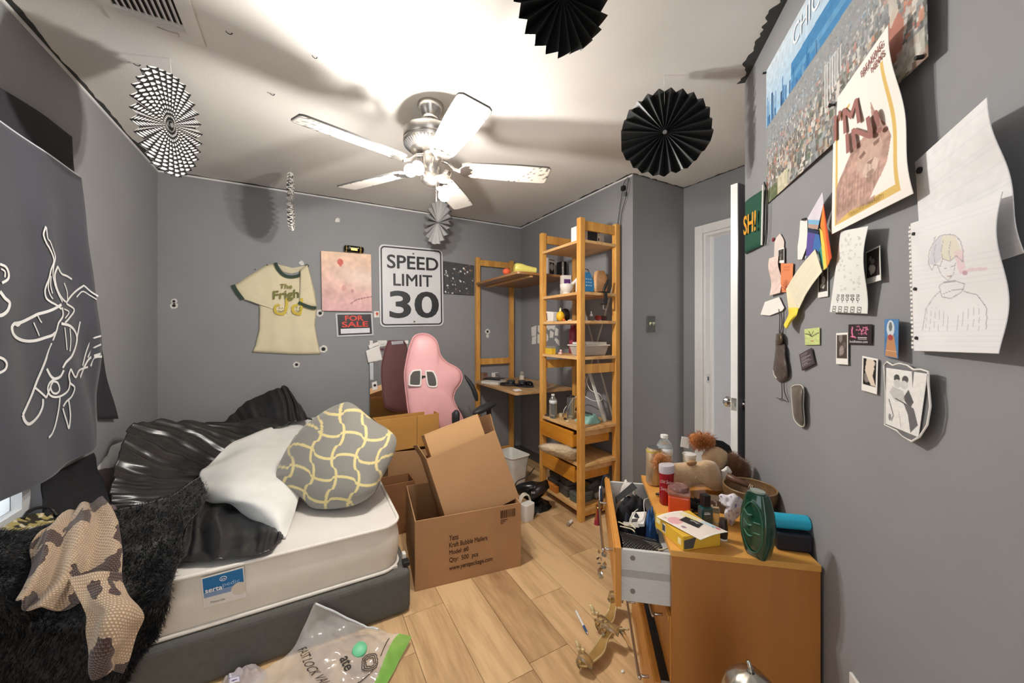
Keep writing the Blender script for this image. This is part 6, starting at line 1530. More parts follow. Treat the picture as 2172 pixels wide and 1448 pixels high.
for k in range(3):
    b.ribbon([bagpt(0.70 + (0.09 - 0.02 * k) * math.cos(a) + 0.01 * math.sin(3 * a), 0.50 + (0.13 - 0.03 * k) * math.sin(a), 0.004) for a in np.linspace(0, 6.28, 36)], 0.003, (0, -0.4, 0.9))
b.ribbon([bagpt(0.79, 0.40 - 0.03 * i, 0.004) for i in range(9)], 0.003, (0, -0.4, 0.9)); b.ribbon([bagpt(0.76 - 0.012 * i, 0.62 + 0.02 * i, 0.004) for i in range(9)], 0.003, (0, -0.4, 0.9))
obj('plant_drawing', b, BI, parent=vb)
heap('crinkled_wrapper', 'crinkled clear wrapper with a blue lined label under the bed edge', 'wrapper', Pz(512, 1452, 0.0005), 0.08, 0.055, 0.05, mat('wrapper_film', '#d9cfcf', 0.08, alpha=0.5, var=0.05, bump=0.6, bscale=25), 7, rough=1.0)
Q = [Pz(485, 1428, 0.052), Pz(508, 1423, 0.052), Pz(510, 1444, 0.052), Pz(485, 1450, 0.052)]
cv = Cv(24, 24, '#d7d3e0'); cv.line([(0.05, 0.05), (0.05, 0.95)], 0.06, '#3b3f7a').line([(0.05, 0.5), (0.95, 0.45)], 0.05, '#3b3f7a').line([(0.95, 0), (0.95, 1)], 0.06, '#3b3f7a').line([(0.3, 0.3), (0.5, 0.25), (0.8, 0.3)], 0.07, '#3b3f7a').line([(0.3, 0.8), (0.7, 0.75)], 0.1, '#3b3f7a')
paper('blue_lined_label', 'small lilac label with blue lines on the crinkled wrapper', 'label', Q, cv)
# ---------------------------------------------------------------- dresser against the angled wall
ZT = 0.66
nC, fC, rC = Pz(1425, 1165, ZT), Pz(1362, 1008, ZT), Pz(1738, 1192, ZT)
wv = (fC - nC); DW = wv.length; wv.normalize()
dv = V((wv.y, -wv.x, 0)); DD = 0.392                    # into the wall
ov = -dv                                               # out of the front
HM = wood('honey_veneer', '#b97a33', '#cf9044', 'Z', 3.0, 0.42); HMS = wood('honey_side', '#a56a30', '#b67837', 'Z', 2.0, 0.45); HMT = wood('honey_top', '#c98a3e', '#dba353', 'X', 4, 0.35)
mD_ = Matrix(((wv.x, dv.x, 0, nC.x), (wv.y, dv.y, 0, nC.y), (0, 0, 1, 0), (0, 0, 0, 1)))                    # x along width, y depth, z up
dres = thing('dresser', 'honey coloured dresser with open drawers against the angled wall', 'dresser', mD_ @ V((DW / 2, DD / 2, 0)))
def dbx(nm, mt_l, par, *a, bev=0.0015):
    b = MBm(mD_); b.bb(*a); return obj(nm, b, mt_l, parent=par, bev=bev)
dbx('top_panel', HMT, dres, -0.004, DW + 0.004, -0.004, DD, ZT - 0.018, ZT)
dbx('side_panel', HMS, dres, 0, 0.016, 0, DD, 0, ZT - 0.018); dbx('side_panel', HMS, dres, DW - 0.016, DW, 0, DD, 0, ZT - 0.018)
dbx('back_panel', HMS, dres, 0.016, DW - 0.016, DD - 0.006, DD, 0.03, ZT - 0.018); dbx('plinth', HMS, dres, 0.016, DW - 0.016, 0.01, 0.024, 0, 0.03)
GREYB = mat('drawer_grey_board', '#c9c9c6', 0.5, var=0.05, scale=50, stretch=(1, 1, 4))
def drawer(z0, z1, pull, inside=True):
    y0 = -pull - 0.018
    d = dbx('drawer', HM, dres, 0.006, DW - 0.006, y0, y0 + 0.018, z0, z1, bev=0.002)
    dbx('edge_moulding', HM, d, 0.012, DW - 0.012, y0 - 0.004, y0, z1 - 0.02, z1 - 0.004)
    yb = min(DD - 0.03, y0 + 0.018 + 0.32)
    zt = z1 - 0.012
    for a in ((0.02, 0.032, y0 + 0.018, yb), (DW - 0.032, DW - 0.02, y0 + 0.018, yb), (0.032, DW - 0.032, yb - 0.012, yb)): dbx('drawer_wall', GREYB, d, *a, z0 + 0.012, zt)
    dbx('drawer_bottom', GREYB, d, 0.032, DW - 0.032, y0 + 0.018, yb - 0.012, z0 + 0.014, z0 + 0.02)
    for zz in (z0 + 0.045, z1 - 0.035):
        b = MBm(mD_); b.cyl((0.0195, y0 + 0.018 + 0.035, zz), (0.0185, y0 + 0.018 + 0.035, zz), 0.0075, n=18); obj('cam_cap', b, mat('cam_cap', '#7e766c', 0.6), parent=d)
    dbx('runner_groove', mat('runner_grey', '#a9a7a2', 0.5), d, 0.0188, 0.0202, y0 + 0.018, yb, (z0 + z1) / 2 - 0.004, (z0 + z1) / 2 + 0.018)
    zc = (z0 + z1) / 2 + 0.02
    b = MBm(mD_); b.tube(spline([(0.12, y0 + 0.001, zc), (0.12, y0 - 0.026, zc), (0.135, y0 - 0.032, zc), (DW - 0.135, y0 - 0.032, zc), (DW - 0.12, y0 - 0.026, zc), (DW - 0.12, y0 + 0.001, zc)], 40), 0.0048, 8)
    obj('handle', b, STEEL, parent=d, smooth=2)
    return d
drawer(0.462, 0.645, 0.145); drawer(0.255, 0.455, -0.014); drawer(0.035, 0.248, 0.028)
def dl(x, y, z): return mD_ @ V((x, y, z))
def dmb(): return MBm(mD_)
# contents of the open drawer (drawer inside: x .032..DW-.032, y -.145.. , z .482)
def dheap(name, label, cat, x, y, rx, ry, h, mt_l, seed, z0=0.4825):
    o = heap(name, label, cat, dl(x, y, z0), rx, ry, h, mt_l, seed); return o
dheap('black_clothes', 'black clothing heaped in the open drawer', 'clothing', 0.40, -0.065, 0.10, 0.075, 0.15, mat('black_cloth', '#1b1b1e', 0.9, bump=0.4), 11)
dheap('navy_clothes', 'navy clothing crumpled along the open drawer front', 'clothing', 0.27, -0.072, 0.075, 0.065, 0.125, mat('navy_cloth', '#20242f', 0.9, bump=0.4), 15)
dheap('white_clothes', 'white linen at the far end of the open drawer', 'clothing', 0.505, -0.07, 0.045, 0.065, 0.15, mat('white_linen', '#d9d3cb', 0.9, bump=0.3), 17)
dheap('dark_mesh_pile', 'black sneaker fabric at the near end of the open drawer', 'clothing', 0.105, -0.07, 0.072, 0.066, 0.12, mat('charcoal_cloth', '#212123', 0.85, bump=0.4), 19)
dheap('blue_cloth', 'bright blue cloth beside the yellow box', 'clothing', 0.235, -0.018, 0.035, 0.03, 0.15, mat('blue_cloth', '#2c5a94', 0.8, bump=0.3), 23)
# mesh panel lying on top
rows = [[dl(0.035 + 0.15 * i / 13, -0.135 + 0.125 * j / 11, 0.617 + 0.014 * math.sin(i * 0.35) - 0.0015 * j) for i in range(14)] for j in range(12)]
t = thing('mesh_pouch', 'black and grey diamond mesh pouch in the open drawer', 'pouch', dl(0.11, -0.07, 0.585))
b = MB(); b.grid(rows); obj('lining', b, mat('mesh_grey', '#b9b6b2', 0.6), parent=t, smooth=2, solid=0.002)
b = MB()
for k in range(-11, 14):
    for sgn in (1, -1):
        pts = []
        for j in range(24):
            s_, t_ = (k + sgn * j * 0.55) / 13, j / 23
            if 0 <= s_ <= 1: pts.append(dl(0.035 + 0.15 * s_, -0.135 + 0.125 * t_, 0.6187 + 0.014 * math.sin(s_ * 13 * 0.35) - 0.0015 * t_ * 11))
        if len(pts) > 2: b.ribbon(pts, 0.0028, (0, 0, 1), 0.001)
obj('netting', b, BLACK, parent=t)
b = MB()
for k in range(8): b.ribbon([dl(0.17 + 0.006 * k, -0.12 + 0.05 * q / 6, 0.631 - 0.001 * k) for q in range(7)], 0.0025, (0, 0, 1), 0.001)
obj('white_stripes', b, mat('stripe_white', '#c9c4ba', 0.7), parent=t)
for pts_ in ([dl(0.19, -0.138, 0.634), dl(0.165, -0.11, 0.636), dl(0.18, -0.10, 0.635), dl(0.15, -0.085, 0.636)], [dl(0.16, -0.135, 0.634), dl(0.145, -0.10, 0.636), dl(0.13, -0.09, 0.635)], [dl(0.045, -0.03, 0.63), dl(0.05, -0.015, 0.63), dl(0.06, 0.0, 0.63)]):
    b = MB(); b.tube(spline(pts_, 16), 0.0022, 6); obj('drawcord', b, mat('cord_cream', '#cfc3a2', 0.7), parent=t, smooth=2)
# charger card with cable
m_ = mD_ @ Matrix.Translation((0.27, -0.06, 0.612)) @ rotz(0.25) @ Matrix.Rotation(0.25, 4, 'X')
t = thing('charger_pack', 'white charger in its pack with a loose cable in the drawer', 'charger', m_.to_translation())
b = MBm(m_); b.box((0, 0, 0), (0.10, 0.055, 0.012)); obj('pack', b, WHITEPL, parent=t, bev=0.002)
b = MBm(m_); b.box((-0.025, -0.008, 0.0065), (0.028, 0.022, 0.001)); obj('print', b, mat('pack_print', '#4a4645', 0.5), parent=t)
b = MBm(m_); b.tube(spline([(0.14, 0.03, 0.02), (0.09, 0.02, 0.03), (0.03, 0.022, 0.012), (-0.03, 0.02, 0.010), (-0.06, -0.01, 0.012), (-0.03, -0.024, 0.010), (0.03, -0.02, 0.010), (0.06, -0.005, 0.012)], 50), 0.0014, 6); obj('cable', b, WHITEPL, parent=t, smooth=2)
b = MBm(mD_); b.prism([(0.41, -0.13, 0.60), (0.45, -0.13, 0.61), (0.475, -0.06, 0.665), (0.43, -0.045, 0.66)], (0, 0.006, 0.004)); solo('black_strap', 'black strap standing up out of the drawer', 'strap', b, mat('black_webbing', '#232426', 0.8), bev=0.002)
# things hanging on the drawer front
yF = -0.145 - 0.018
t = thing('hair_tie_cord', 'navy cord bundle looped over the drawer corner', 'cord', dl(DW - 0.03, yF - 0.02, 0.56))
b = MBm(mD_)
b.tube(spline([(DW - 0.025, yF + 0.019, 0.60), (DW - 0.024, yF + 0.012, 0.651), (DW - 0.024, yF - 0.008, 0.651), (DW - 0.03, yF - 0.016, 0.62), (DW - 0.05, yF - 0.018, 0.585)], 24), 0.003, 7)
for k in range(4): b.tube([(DW - 0.05 - 0.004 * k + 0.020 * math.cos(a), yF - 0.018 - 0.004 * (k % 2), 0.575 + 0.036 * math.sin(a) - 0.008 * k) for a in np.linspace(0, 6.28, 20)[:-1]], 0.0045, 7, closed=True)
obj('cord_loops', b, mat('navy_cord', '#222c44', 0.8), parent=t, smooth=2)
b = MBm(mD_); b.tube([(DW - 0.035, yF - 0.02, 0.61), (DW - 0.04, yF - 0.02, 0.57), (DW - 0.05, yF - 0.02, 0.52)], [0.008, 0.01, 0.006], 8); obj('white_ribbon', b, WHITEPL, parent=t, smooth=2)
t = thing('red_tassel', 'dark red tassel hanging from the navy cord', 'tassel', dl(DW - 0.035, yF - 0.03, 0.43))
b = MBm(mD_); b.lathe([(0.002, 0.09), (0.004, 0.075), (0.005, 0.06), (0.008, 0.05), (0.016, 0.0), (0, 0.002)], (DW - 0.03, yF - 0.036, 0.435), 14); obj('tassel_skirt', b, mat('dark_red_silk', '#8f2230', 0.5), parent=t, smooth=True)
b = MBm(mD_); b.tube([(DW - 0.03, yF - 0.036, 0.525), (DW - 0.045, yF - 0.024, 0.56)], 0.0018, 6); obj('string', b, mat('dark_red_silk'), parent=t)
t = thing('gold_clasp', 'gold clasp hooked on the drawer handle', 'clasp', dl(DW - 0.14, yF - 0.04, 0.53))
b = MBm(mD_); b.tube([(DW - 0.15 + 0.02 * math.cos(a), yF - 0.034 + 0.011 * math.sin(a), 0.572) for a in np.linspace(0, 6.28, 20)[:-1]], 0.003, 6, closed=True); obj('ring', b, mat('gold', '#c9a25a', 0.25, 1.0), parent=t, smooth=2)
b = MBm(mD_); b.tube([(DW - 0.16, yF - 0.045, 0.57), (DW - 0.165, yF - 0.046, 0.52)], [0.004, 0.002], 6); obj('pendant', b, mat('gold'), parent=t)
t = thing('silver_sequins', 'bundle of silver sequins hanging under the drawer handle', 'sequins', dl(0.16, yF - 0.04, 0.47))
for i in range(26):
    p = dl(0.135 + ru(-0.028, 0.028), yF - 0.036 + ru(-0.012, 0.012), 0.525 + ru(-0.05, 0.035)); d = V((ru(-1, 1), ru(-1, 1), ru(-1, 1))).normalized()
    b = MB(); b.cyl(p, p + d * 0.0006, 0.007, n=8); obj('sequin', b, mat('sequin_silver', '#c3c6c4', 0.15, 0.9), parent=t)

# ---------------------------------------------------------------- things on top of the dresser
z0 = ZT + 0.0008
# drink can
c = Pz(1387, 1026, z0)
t = thing('tall_can', 'tall beige drink can with a yellow top at the far dresser corner', 'can', c)
b = MB(); b.lathe([(0.026, 0), (0.032, 0.008), (0.032, 0.145), (0.027, 0.155)], c, 28); obj('can_body', b, mat('beige_can', '#bfa98a', 0.3, 0.3, var=0.3, scale=30, stretch=(1, 1, 0.3)), parent=t, smooth=True)
b = MB(); b.lathe([(0.0322, 0.140), (0.0322, 0.1462)], c, 28); obj('yellow_band', b, mat('can_yellow', '#d8c64a', 0.3, 0.3), parent=t, smooth=True)
b = MB(); b.lathe([(0.0272, 0.158), (0.025, 0.155), (0, 0.155)], c, 28); obj('lid', b, CHROME, parent=t, smooth=True)
c = Pz(1412, 1020, z0) + V((0.05, 0.0, 0))
pet_bottle('clear water bottle with white cap behind the plush toy', P(1409, 1000, 1.615) * 1.0 + V((0, 0, z0 - P(1409, 1000, 1.615).z)), 0.034, 0.205)
# white cup with tag
c = P(1462, 1000, 1.60); c.z = z0
t = thing('paper_cup', 'white printed cup with a paper tag behind the plush toys', 'cup', c)
b = MB(); b.lathe([(0.022, 0), (0.026, 0.12), (0.024, 0.12), (0.02, 0.004), (0, 0.004)], c, 22); obj('cup', b, mat('cream_cup', '#ded9c9', 0.5), parent=t, smooth=True)
b = MB(); b.lathe([(0.027, 0.118), (0.028, 0.128), (0.0, 0.13)], c, 22); obj('lid', b, WHITEPL, parent=t, smooth=True)
Q = [P(1446, 925, 1.56), P(1463, 928, 1.56), P(1461, 951, 1.56), P(1443, 947, 1.56)]; paper('tag', None, None, Q, PAPERW, parent=t)
# plush toys
PLU = mat('plush_beige', '#cfae86', 0.95, var=0.12, scale=30, bump=0.4, bscale=120, sheen=0.6); PLB = mat('plush_tan_fur', '#b0703a', 0.9, var=0.25, scale=40, sheen=0.4); PLD = mat('plush_dark', '#6d4a33', 0.95, var=0.3, scale=30, sheen=0.4)
def fuzz(mb, n, length, width, mt_l, par, seed, nm='fur', jit=0.7):
    me = bpy.data.meshes.new('tmp'); me.from_pydata([tuple(p) for p in mb.v], [], mb.f); me.update()
    pts = np.array([tuple(v.co) for v in me.vertices]); nn = np.array([tuple(v.normal) for v in me.vertices]); cc = pts.mean(0)
    fl = ((pts - cc) * nn).sum(1) < 0; nn[fl] *= -1; bpy.data.meshes.remove(me)
    tag(obj(nm, hairs(pts, nn, n, length, width, 0.25, seed, jit), mt_l, parent=par), kind='stuff')
t = thing('plush_pony', 'beige plush pony with tan mane lying on the dresser', 'plush toy', Pz(1470, 1035, z0))
FP1 = 1.49
b = inflate([(1402, 995), (1420, 980), (1450, 976), (1478, 974), (1500, 971), (1518, 978), (1528, 996), (1532, 1015), (1535, 1034), (1512, 1036), (1500, 1022), (1480, 1024), (1462, 1026), (1458, 1040), (1436, 1042), (1430, 1025), (1412, 1015)], FP1, 0.035, 0.05, nr=10, ns=90, pw=0.5)
dz = z0 - min(p.z for p in b.v); b.v = [p + V((0, 0, dz)) for p in b.v]; obj('body', b, PLU, parent=t, smooth=2); fuzz(b, 3000, 0.004, 0.0005, mat('beige_pile', '#d6b78f', 0.9), t, 3, 'pile')
b = inflate([(1384, 975), (1390, 960), (1402, 956), (1414, 962), (1420, 976), (1416, 990), (1404, 998), (1390, 992)], FP1 - 0.01, 0.03, 0.03, nr=6, ns=40); b.v = [p + V((0, 0, dz)) for p in b.v]; h_ = obj('mane', b, PLB, parent=t, smooth=2); fuzz(b, 1500, 0.016, 0.0009, mat('tan_hair', '#b87a44', 0.8), t, 5, 'mane_fur')
b = inflate([(1455, 976), (1466, 972), (1478, 975), (1474, 982), (1460, 983)], FP1 - 0.03, 0.012, 0.012, nr=5, ns=24); b.v = [p + V((0, 0, dz)) for p in b.v]; obj('ear', b, mat('plush_ear', '#a87d52', 0.9), parent=t, smooth=2)
t = thing('plush_lion', 'second plush toy with bushy orange mane sitting behind the pony', 'plush toy', Pz(1515, 1010, z0))
b = inflate([(1488, 965), (1500, 950), (1520, 945), (1536, 952), (1546, 962), (1548, 975), (1540, 988), (1530, 1000), (1520, 1015), (1500, 1010), (1490, 985)], 1.57, 0.04, 0.05, nr=8, ns=60)
dz = z0 - min(p.z for p in b.v); dz = max(dz, 0) if dz > 0 else dz * 1.0; b.v = [V((p.x, p.y, max(p.z, z0))) if dz > 0 else p + V((0, 0, 0)) for p in b.v]
lowest = min(p.z for p in b.v); b.v = [V((p.x, p.y, z0 if p.z < lowest + 0.02 else p.z)) for p in b.v]; obj('body', b, PLU, parent=t, smooth=2); fuzz(b, 2000, 0.004, 0.0005, mat('beige_pile'), t, 7, 'pile')
b = inflate([(1459, 935), (1465, 921), (1482, 917), (1503, 920), (1518, 930), (1520, 944), (1505, 950), (1488, 953), (1472, 950)], 1.57, 0.035, 0.035, nr=6, ns=46); obj('mane', b, PLB, parent=t, smooth=2); fuzz(b, 2600, 0.016, 0.0009, mat('orange_hair', '#a8622e', 0.8), t, 9, 'mane_fur')
t = thing('fur_pompom', 'brown furry bundle beside the plush toys', 'plush toy', Pz(1575, 1010, z0))
b = inflate([(1544, 962), (1556, 958), (1572, 970), (1588, 982), (1594, 1000), (1592, 1018), (1575, 1018), (1552, 1012), (1542, 990)], 1.555, 0.035, 0.03, nr=7, ns=46); lowest = min(p.z for p in b.v); b.v = [V((p.x, p.y, z0 if p.z < lowest + 0.02 else p.z)) for p in b.v]
obj('body', b, PLD, parent=t, smooth=2); fuzz(b, 2600, 0.012, 0.0008, mat('brown_hair', '#7d583d', 0.8), t, 11)
c = P(1536, 960, 1.55)
b = MB(); b.prism([P(1516, 932, 1.56), P(1533, 935, 1.56), P(1548, 945, 1.56), P(1557, 966, 1.56), P(1556, 1012, 1.56), P(1520, 1012, 1.56)], ray(1536, 950).normalized() * 0.03); lz = min(p.z for p in b.v); b.v = [V((p.x, p.y, z0)) if p.z < lz + 0.03 else p for p in b.v]
solo('black_case', 'black angular case leaning behind the plush toys', 'case', b, mat('case_black', '#1a1d1b', 0.5), bev=0.003)
# red body wash
c = Pz(1414, 1066, z0)
t = thing('body_wash', 'red body wash bottle standing on its pale cap side', 'bottle', c)
b = MB(); b.lathe([(0.027, 0), (0.031, 0.006), (0.031, 0.10), (0.033, 0.118)], c, 26, sy=0.72); obj('body', b, mat('red_gel', '#b01f30', 0.15, trans=0.25, var=0.1), parent=t, smooth=True)
b = MB(); b.lathe([(0.033, 0.118), (0.034, 0.132), (0.033, 0.146), (0.0, 0.149)], c, 26, sy=0.72); obj('cap', b, mat('milky_cap', '#d9cfd2', 0.3, trans=0.2), parent=t, smooth=True)
f_ = (O - c); f_.z = 0; f_.normalize(); sd = V((-f_.y, f_.x, 0)); sd = sd if sd.dot(V((CS, -SN, 0))) > 0 else -sd
def face_q(c, x0, x1, zt, zb, r): return [c + f_ * r + sd * x0 + V((0, 0, zt)), c + f_ * r + sd * x1 + V((0, 0, zt)), c + f_ * r + sd * x1 + V((0, 0, zb)), c + f_ * r + sd * x0 + V((0, 0, zb))]
WPR = mat('white_print', '#e6cfcf', 0.5)
text_on('Old Spice', face_q(c, -0.022, 0.022, 0.096, 0.080, 0.0275), WPR, t, shear=0.3); text_on('Swagger', face_q(c, -0.022, 0.022, 0.070, 0.052, 0.0275), WPR, t, shear=0.3)
# candle jar
c = Pz(1440, 1086, z0)
t = thing('candle_jar', 'square orange candle jar with glass lid on the dresser', 'candle', c)
mj = frame(c, sd, -f_)
b = MBm(mj); b.bb(-0.036, 0.036, -0.034, 0.034, 0, 0.068); obj('wax', b, mat('orange_wax', '#e2562f', 0.35, var=0.08, coat=0.5), parent=t, bev=0.006)
b = MBm(mj); b.bb(-0.038, 0.038, -0.036, 0.036, 0.0682, 0.083); obj('glass_rim', b, mat('peach_glass', '#e3a28e', 0.08, trans=0.7), parent=t, bev=0.006)
b = MBm(mj); b.lathe([(0.033, 0.083), (0.034, 0.09), (0.030, 0.097), (0.010, 0.099), (0, 0.099)], (0, 0, 0), 26); obj('lid', b, mat('rosy_glass', '#c58f86', 0.08, trans=0.6), parent=t, smooth=True)
# yellow box + booklet
A_, B_, C_ = Pz(1448.5, 1168, z0), Pz(1380, 1118, z0), Pz(1528, 1157, z0)
ex = (C_ - A_).normalized(); ey_ = V((-ex.y, ex.x, 0)); lw, ll, hh = (C_ - A_).length, (B_ - A_).length, 0.042
mY = frame(A_, ex, ey_)
t = thing('game_carton', 'yellow cardboard carton near the front edge of the dresser', 'box', A_)
b = MBm(mY); b.bb(0, lw, 0, ll, 0, hh); obj('carton', b, mat('egg_yellow', '#dcb03a', 0.45, var=0.06), parent=t, bev=0.001)
YI = mat('carton_ink2', '#6a5a2a', 0.6)
b = MBm(mY); b.bb(-0.0006, 0, ll * 0.60, ll * 0.72, 0.008, 0.034); obj('barcode_field', b, PAPERW, parent=t)
b = MBm(mY)
for i in range(7): b.bb(-0.001, -0.0006, ll * 0.61 + i * 0.0022, ll * 0.61 + i * 0.0022 + 0.0012, 0.011, 0.031)
obj('barcode', b, BLACK, parent=t)
b = MBm(mY); b.bb(-0.0006, 0, ll * 0.80, ll * 0.95, 0.02, 0.034); b.bb(-0.0006, 0, ll * 0.06, ll * 0.16, 0.012, 0.03); obj('print', b, mat('carton_pale', '#eadfa8', 0.5), parent=t)
b = MBm(mY); b.prism([(0.004, -0.0006, 0.004), (0.035, -0.0006, 0.004), (0.045, -0.0006, 0.036), (0.004, -0.0006, 0.030)], (0, 0.0005, 0)); obj('dark_print', b, mat('carton_dark', '#4c4a44', 0.5), parent=t)
Q = [Pz(1392, 1095, z0 + hh + 0.006), Pz(1446, 1083, z0 + hh + 0.006), Pz(1545, 1128, z0 + hh + 0.003), Pz(1486, 1145, z0 + hh + 0.002)]
cv = Cv(90, 60, '#e8e2d8'); cv.noise(4, 0.1, 1)
cv.rect(0.03, 0.05, 0.97, 0.95, '#e0cfc4', 0.7).ell(0.25, 0.3, 0.2, 0.14, '#d98a92', 0.7).ell(0.8, 0.3, 0.12, 0.2, '#e3d67a', 0.7).ell(0.9, 0.7, 0.1, 0.2, '#9cc3d3', 0.7).poly([(0.36, 0.32), (0.72, 0.26), (0.78, 0.62), (0.42, 0.72)], '#2b2a29')
for k in range(8): a = k * 0.785; cv.line([(0.66 + 0.03 * math.cos(a), 0.50 + 0.05 * math.sin(a)), (0.66 + 0.06 * math.cos(a), 0.50 + 0.10 * math.sin(a))], 0.015, '#e6e2da')
cv.ell(0.66, 0.5, 0.02, 0.03, '#e6e2da').ell(0.9, 0.85, 0.05, 0.05, '#c96a78').line([(0.1, 0.1), (0.14, 0.16), (0.18, 0.1)], 0.02, '#3a3a3a').line([(0.82, 0.8), (0.88, 0.74), (0.92, 0.8)], 0.02, '#3a4a5a').ell(0.16, 0.55, 0.05, 0.05, '#7a5a6a', 0.8)
paper('greeting_card', 'white bordered pastel card with black panel on the yellow carton', 'card', Q, cv, curl=lambda s, t: 0.004 * math.sin(s * 3.1))
# perfume
c = Pz(1496, 1112, z0)
t = thing('cologne_bottle', 'dark teal square cologne bottle with black cap', 'bottle', c)
mj = frame(c, sd, -f_) @ rotz(0.5)
b = MBm(mj); b.bb(-0.02, 0.02, -0.014, 0.014, 0, 0.062); obj('glass', b, mat('teal_glass', '#1d4a4c', 0.12, coat=0.5, var=0.15), parent=t, bev=0.004)
b = MBm(mj); b.bb(-0.012, 0.012, -0.012, 0.012, 0.064, 0.102); obj('cap', b, BLACK, parent=t, bev=0.002)
b = MBm(mj); b.bb(-0.008, 0.008, -0.008, 0.008, 0.062, 0.064); obj('collar', b, CHROME, parent=t)
b = MBm(mj); b.bb(-0.013, 0.009, -0.0146, -0.0141, 0.040, 0.044); b.bb(-0.013, 0.005, -0.0146, -0.0141, 0.046, 0.0475); obj('label_print', b, mat('pale_print', '#cfd6d4', 0.5), parent=t)
c = Pz(1518, 1112, z0) + V((0.01, 0.008, 0))
t = thing('clear_perfume', 'small clear glass flacon beside the teal cologne', 'bottle', c); mj = frame(c, sd, -f_)
b = MBm(mj); b.bb(-0.013, 0.013, -0.01, 0.01, 0, 0.058); obj('glass', b, mat('pale_glass', '#dfe0cf', 0.05, trans=0.85), parent=t, bev=0.004)
b = MBm(mj); b.cyl((0, 0, 0.058), (0, 0, 0.072), 0.006); obj('spray', b, STEEL, parent=t)
c = Pz(1534, 1144, z0)
t = thing('roll_on_tube', 'brown black cosmetic tube standing on a white cap', 'tube', c)
b = MB(); b.lathe([(0.0115, 0.006), (0.0135, 0.02), (0.013, 0.045), (0.010, 0.066), (0, 0.069)], c, 20); obj('tube', b, mat('brown_black', '#33271f', 0.35), parent=t, smooth=True)
b = MB(); b.lathe([(0.0115, 0), (0.0125, 0.003), (0.0115, 0.006), (0, 0.006)], c, 20); obj('cap', b, WHITEPL, parent=t, smooth=True)
# large green bottle
t = thing('green_bottle', 'large dark green embossed bottle at the dresser corner', 'bottle', Pz(1612, 1182, z0))
GB = mat('dark_green_gel', '#153f2d', 0.12, coat=0.6, var=0.25, scale=9)
F0 = 0.653 * FP / (1180 - HY) 
c = Pz(1607, 1178, z0)
f2 = (O - c); f2.z = 0; f2.normalize(); s2 = V((-f2.y, f2.x, 0)); s2 = s2 if s2.dot(V((CS, -SN, 0))) > 0 else -s2
mj = frame(c, s2, -f2) @ rotz(-0.55)
prof = [(0.026, 0.0), (0.032, 0.012), (0.040, 0.05), (0.043, 0.09), (0.040, 0.13), (0.032, 0.165), (0.026, 0.182)]
rows = []
for r_, z_ in prof:
    rg = rrect(r_, r_ * 0.62, r_ * 0.35, 4); rows.append([mj @ V((x, y, z_)) for x, y in rg + rg[:1]])
rows = [[mj @ V((0, 0, 0.0))] * len(rows[0])] + rows + [[mj @ V((0, 0, 0.186))] * len(rows[0])]
b = MB(); b.grid(rows); obj('body', b, GB, parent=t, smooth=True)
b = MB(); b.tube([mj @ V((0.030 * math.cos(a), -0.0262 + 0.0035 * abs(math.sin(a)), 0.088 + 0.072 * math.sin(a))) for a in np.linspace(0, 6.283, 40)[:-1]], 0.0022, 6, closed=True); obj('panel_rim', b, mat('green_rim', '#2c5a44', 0.15), parent=t, smooth=2)
b = MB()
for k, zz in enumerate((0.125, 0.095, 0.065)):
    b.tube(spline([mj @ V((-0.024, -0.0262, zz + 0.01)), mj @ V((-0.010, -0.0275, zz - 0.003)), mj @ V((0.002, -0.0275, zz))], 10), [0.001, 0.002, 0.003, 0.003, 0.003, 0.003, 0.003, 0.003, 0.002, 0.001], 6)
    if k: b.tube(spline([mj @ V((0.004, -0.0275, zz + 0.01)), mj @ V((0.024, -0.0262, zz + 0.012))], 6), 0.002, 6)
obj('embossing', b, mat('green_emboss', '#3d6b55', 0.15), parent=t, smooth=2)
b = MBm(mj); b.lathe([(0.02, 0.184), (0.021, 0.19), (0.0, 0.191)], (0, 0, 0), 20, sy=0.7); obj('cap', b, mat('grey_green_cap', '#8f9a92', 0.2), parent=t, smooth=True)
# dark case with cyan roll
pa_, pb_ = Pz(1650, 1168, z0), Pz(1728, 1178, z0)
ex = (pb_ - pa_).normalized(); mk = frame((pa_ + pb_) / 2, ex) @ Matrix.Translation((0, 0.035, 0))
b = MBm(mk); b.box((0, 0, 0.026), ((pb_ - pa_).length, 0.06, 0.052)); solo('dark_zip_case', 'dark navy case lying at the wall end of the dresser', 'case', b, mat('navy_case', '#141622', 0.5), bev=0.006)
t = thing('cyan_roll', 'cyan plastic roll resting on the dark navy case', 'roll', mk @ V((0, 0, 0.054)))
b = MBm(mk); b.cyl((-0.055, 0.0, 0.076), (0.048, 0.004, 0.076), 0.022, 0.021, n=28); obj('roll_body', b, mat('cyan_plastic', '#2aa9c9', 0.45), parent=t, bev=0.003, smooth=True)
b = MBm(mk); b.cyl((0.048, 0.004, 0.076), (0.0495, 0.004, 0.076), 0.012, n=18); obj('core', b, mat('cyan_dark', '#1a6d84', 0.5), parent=t)
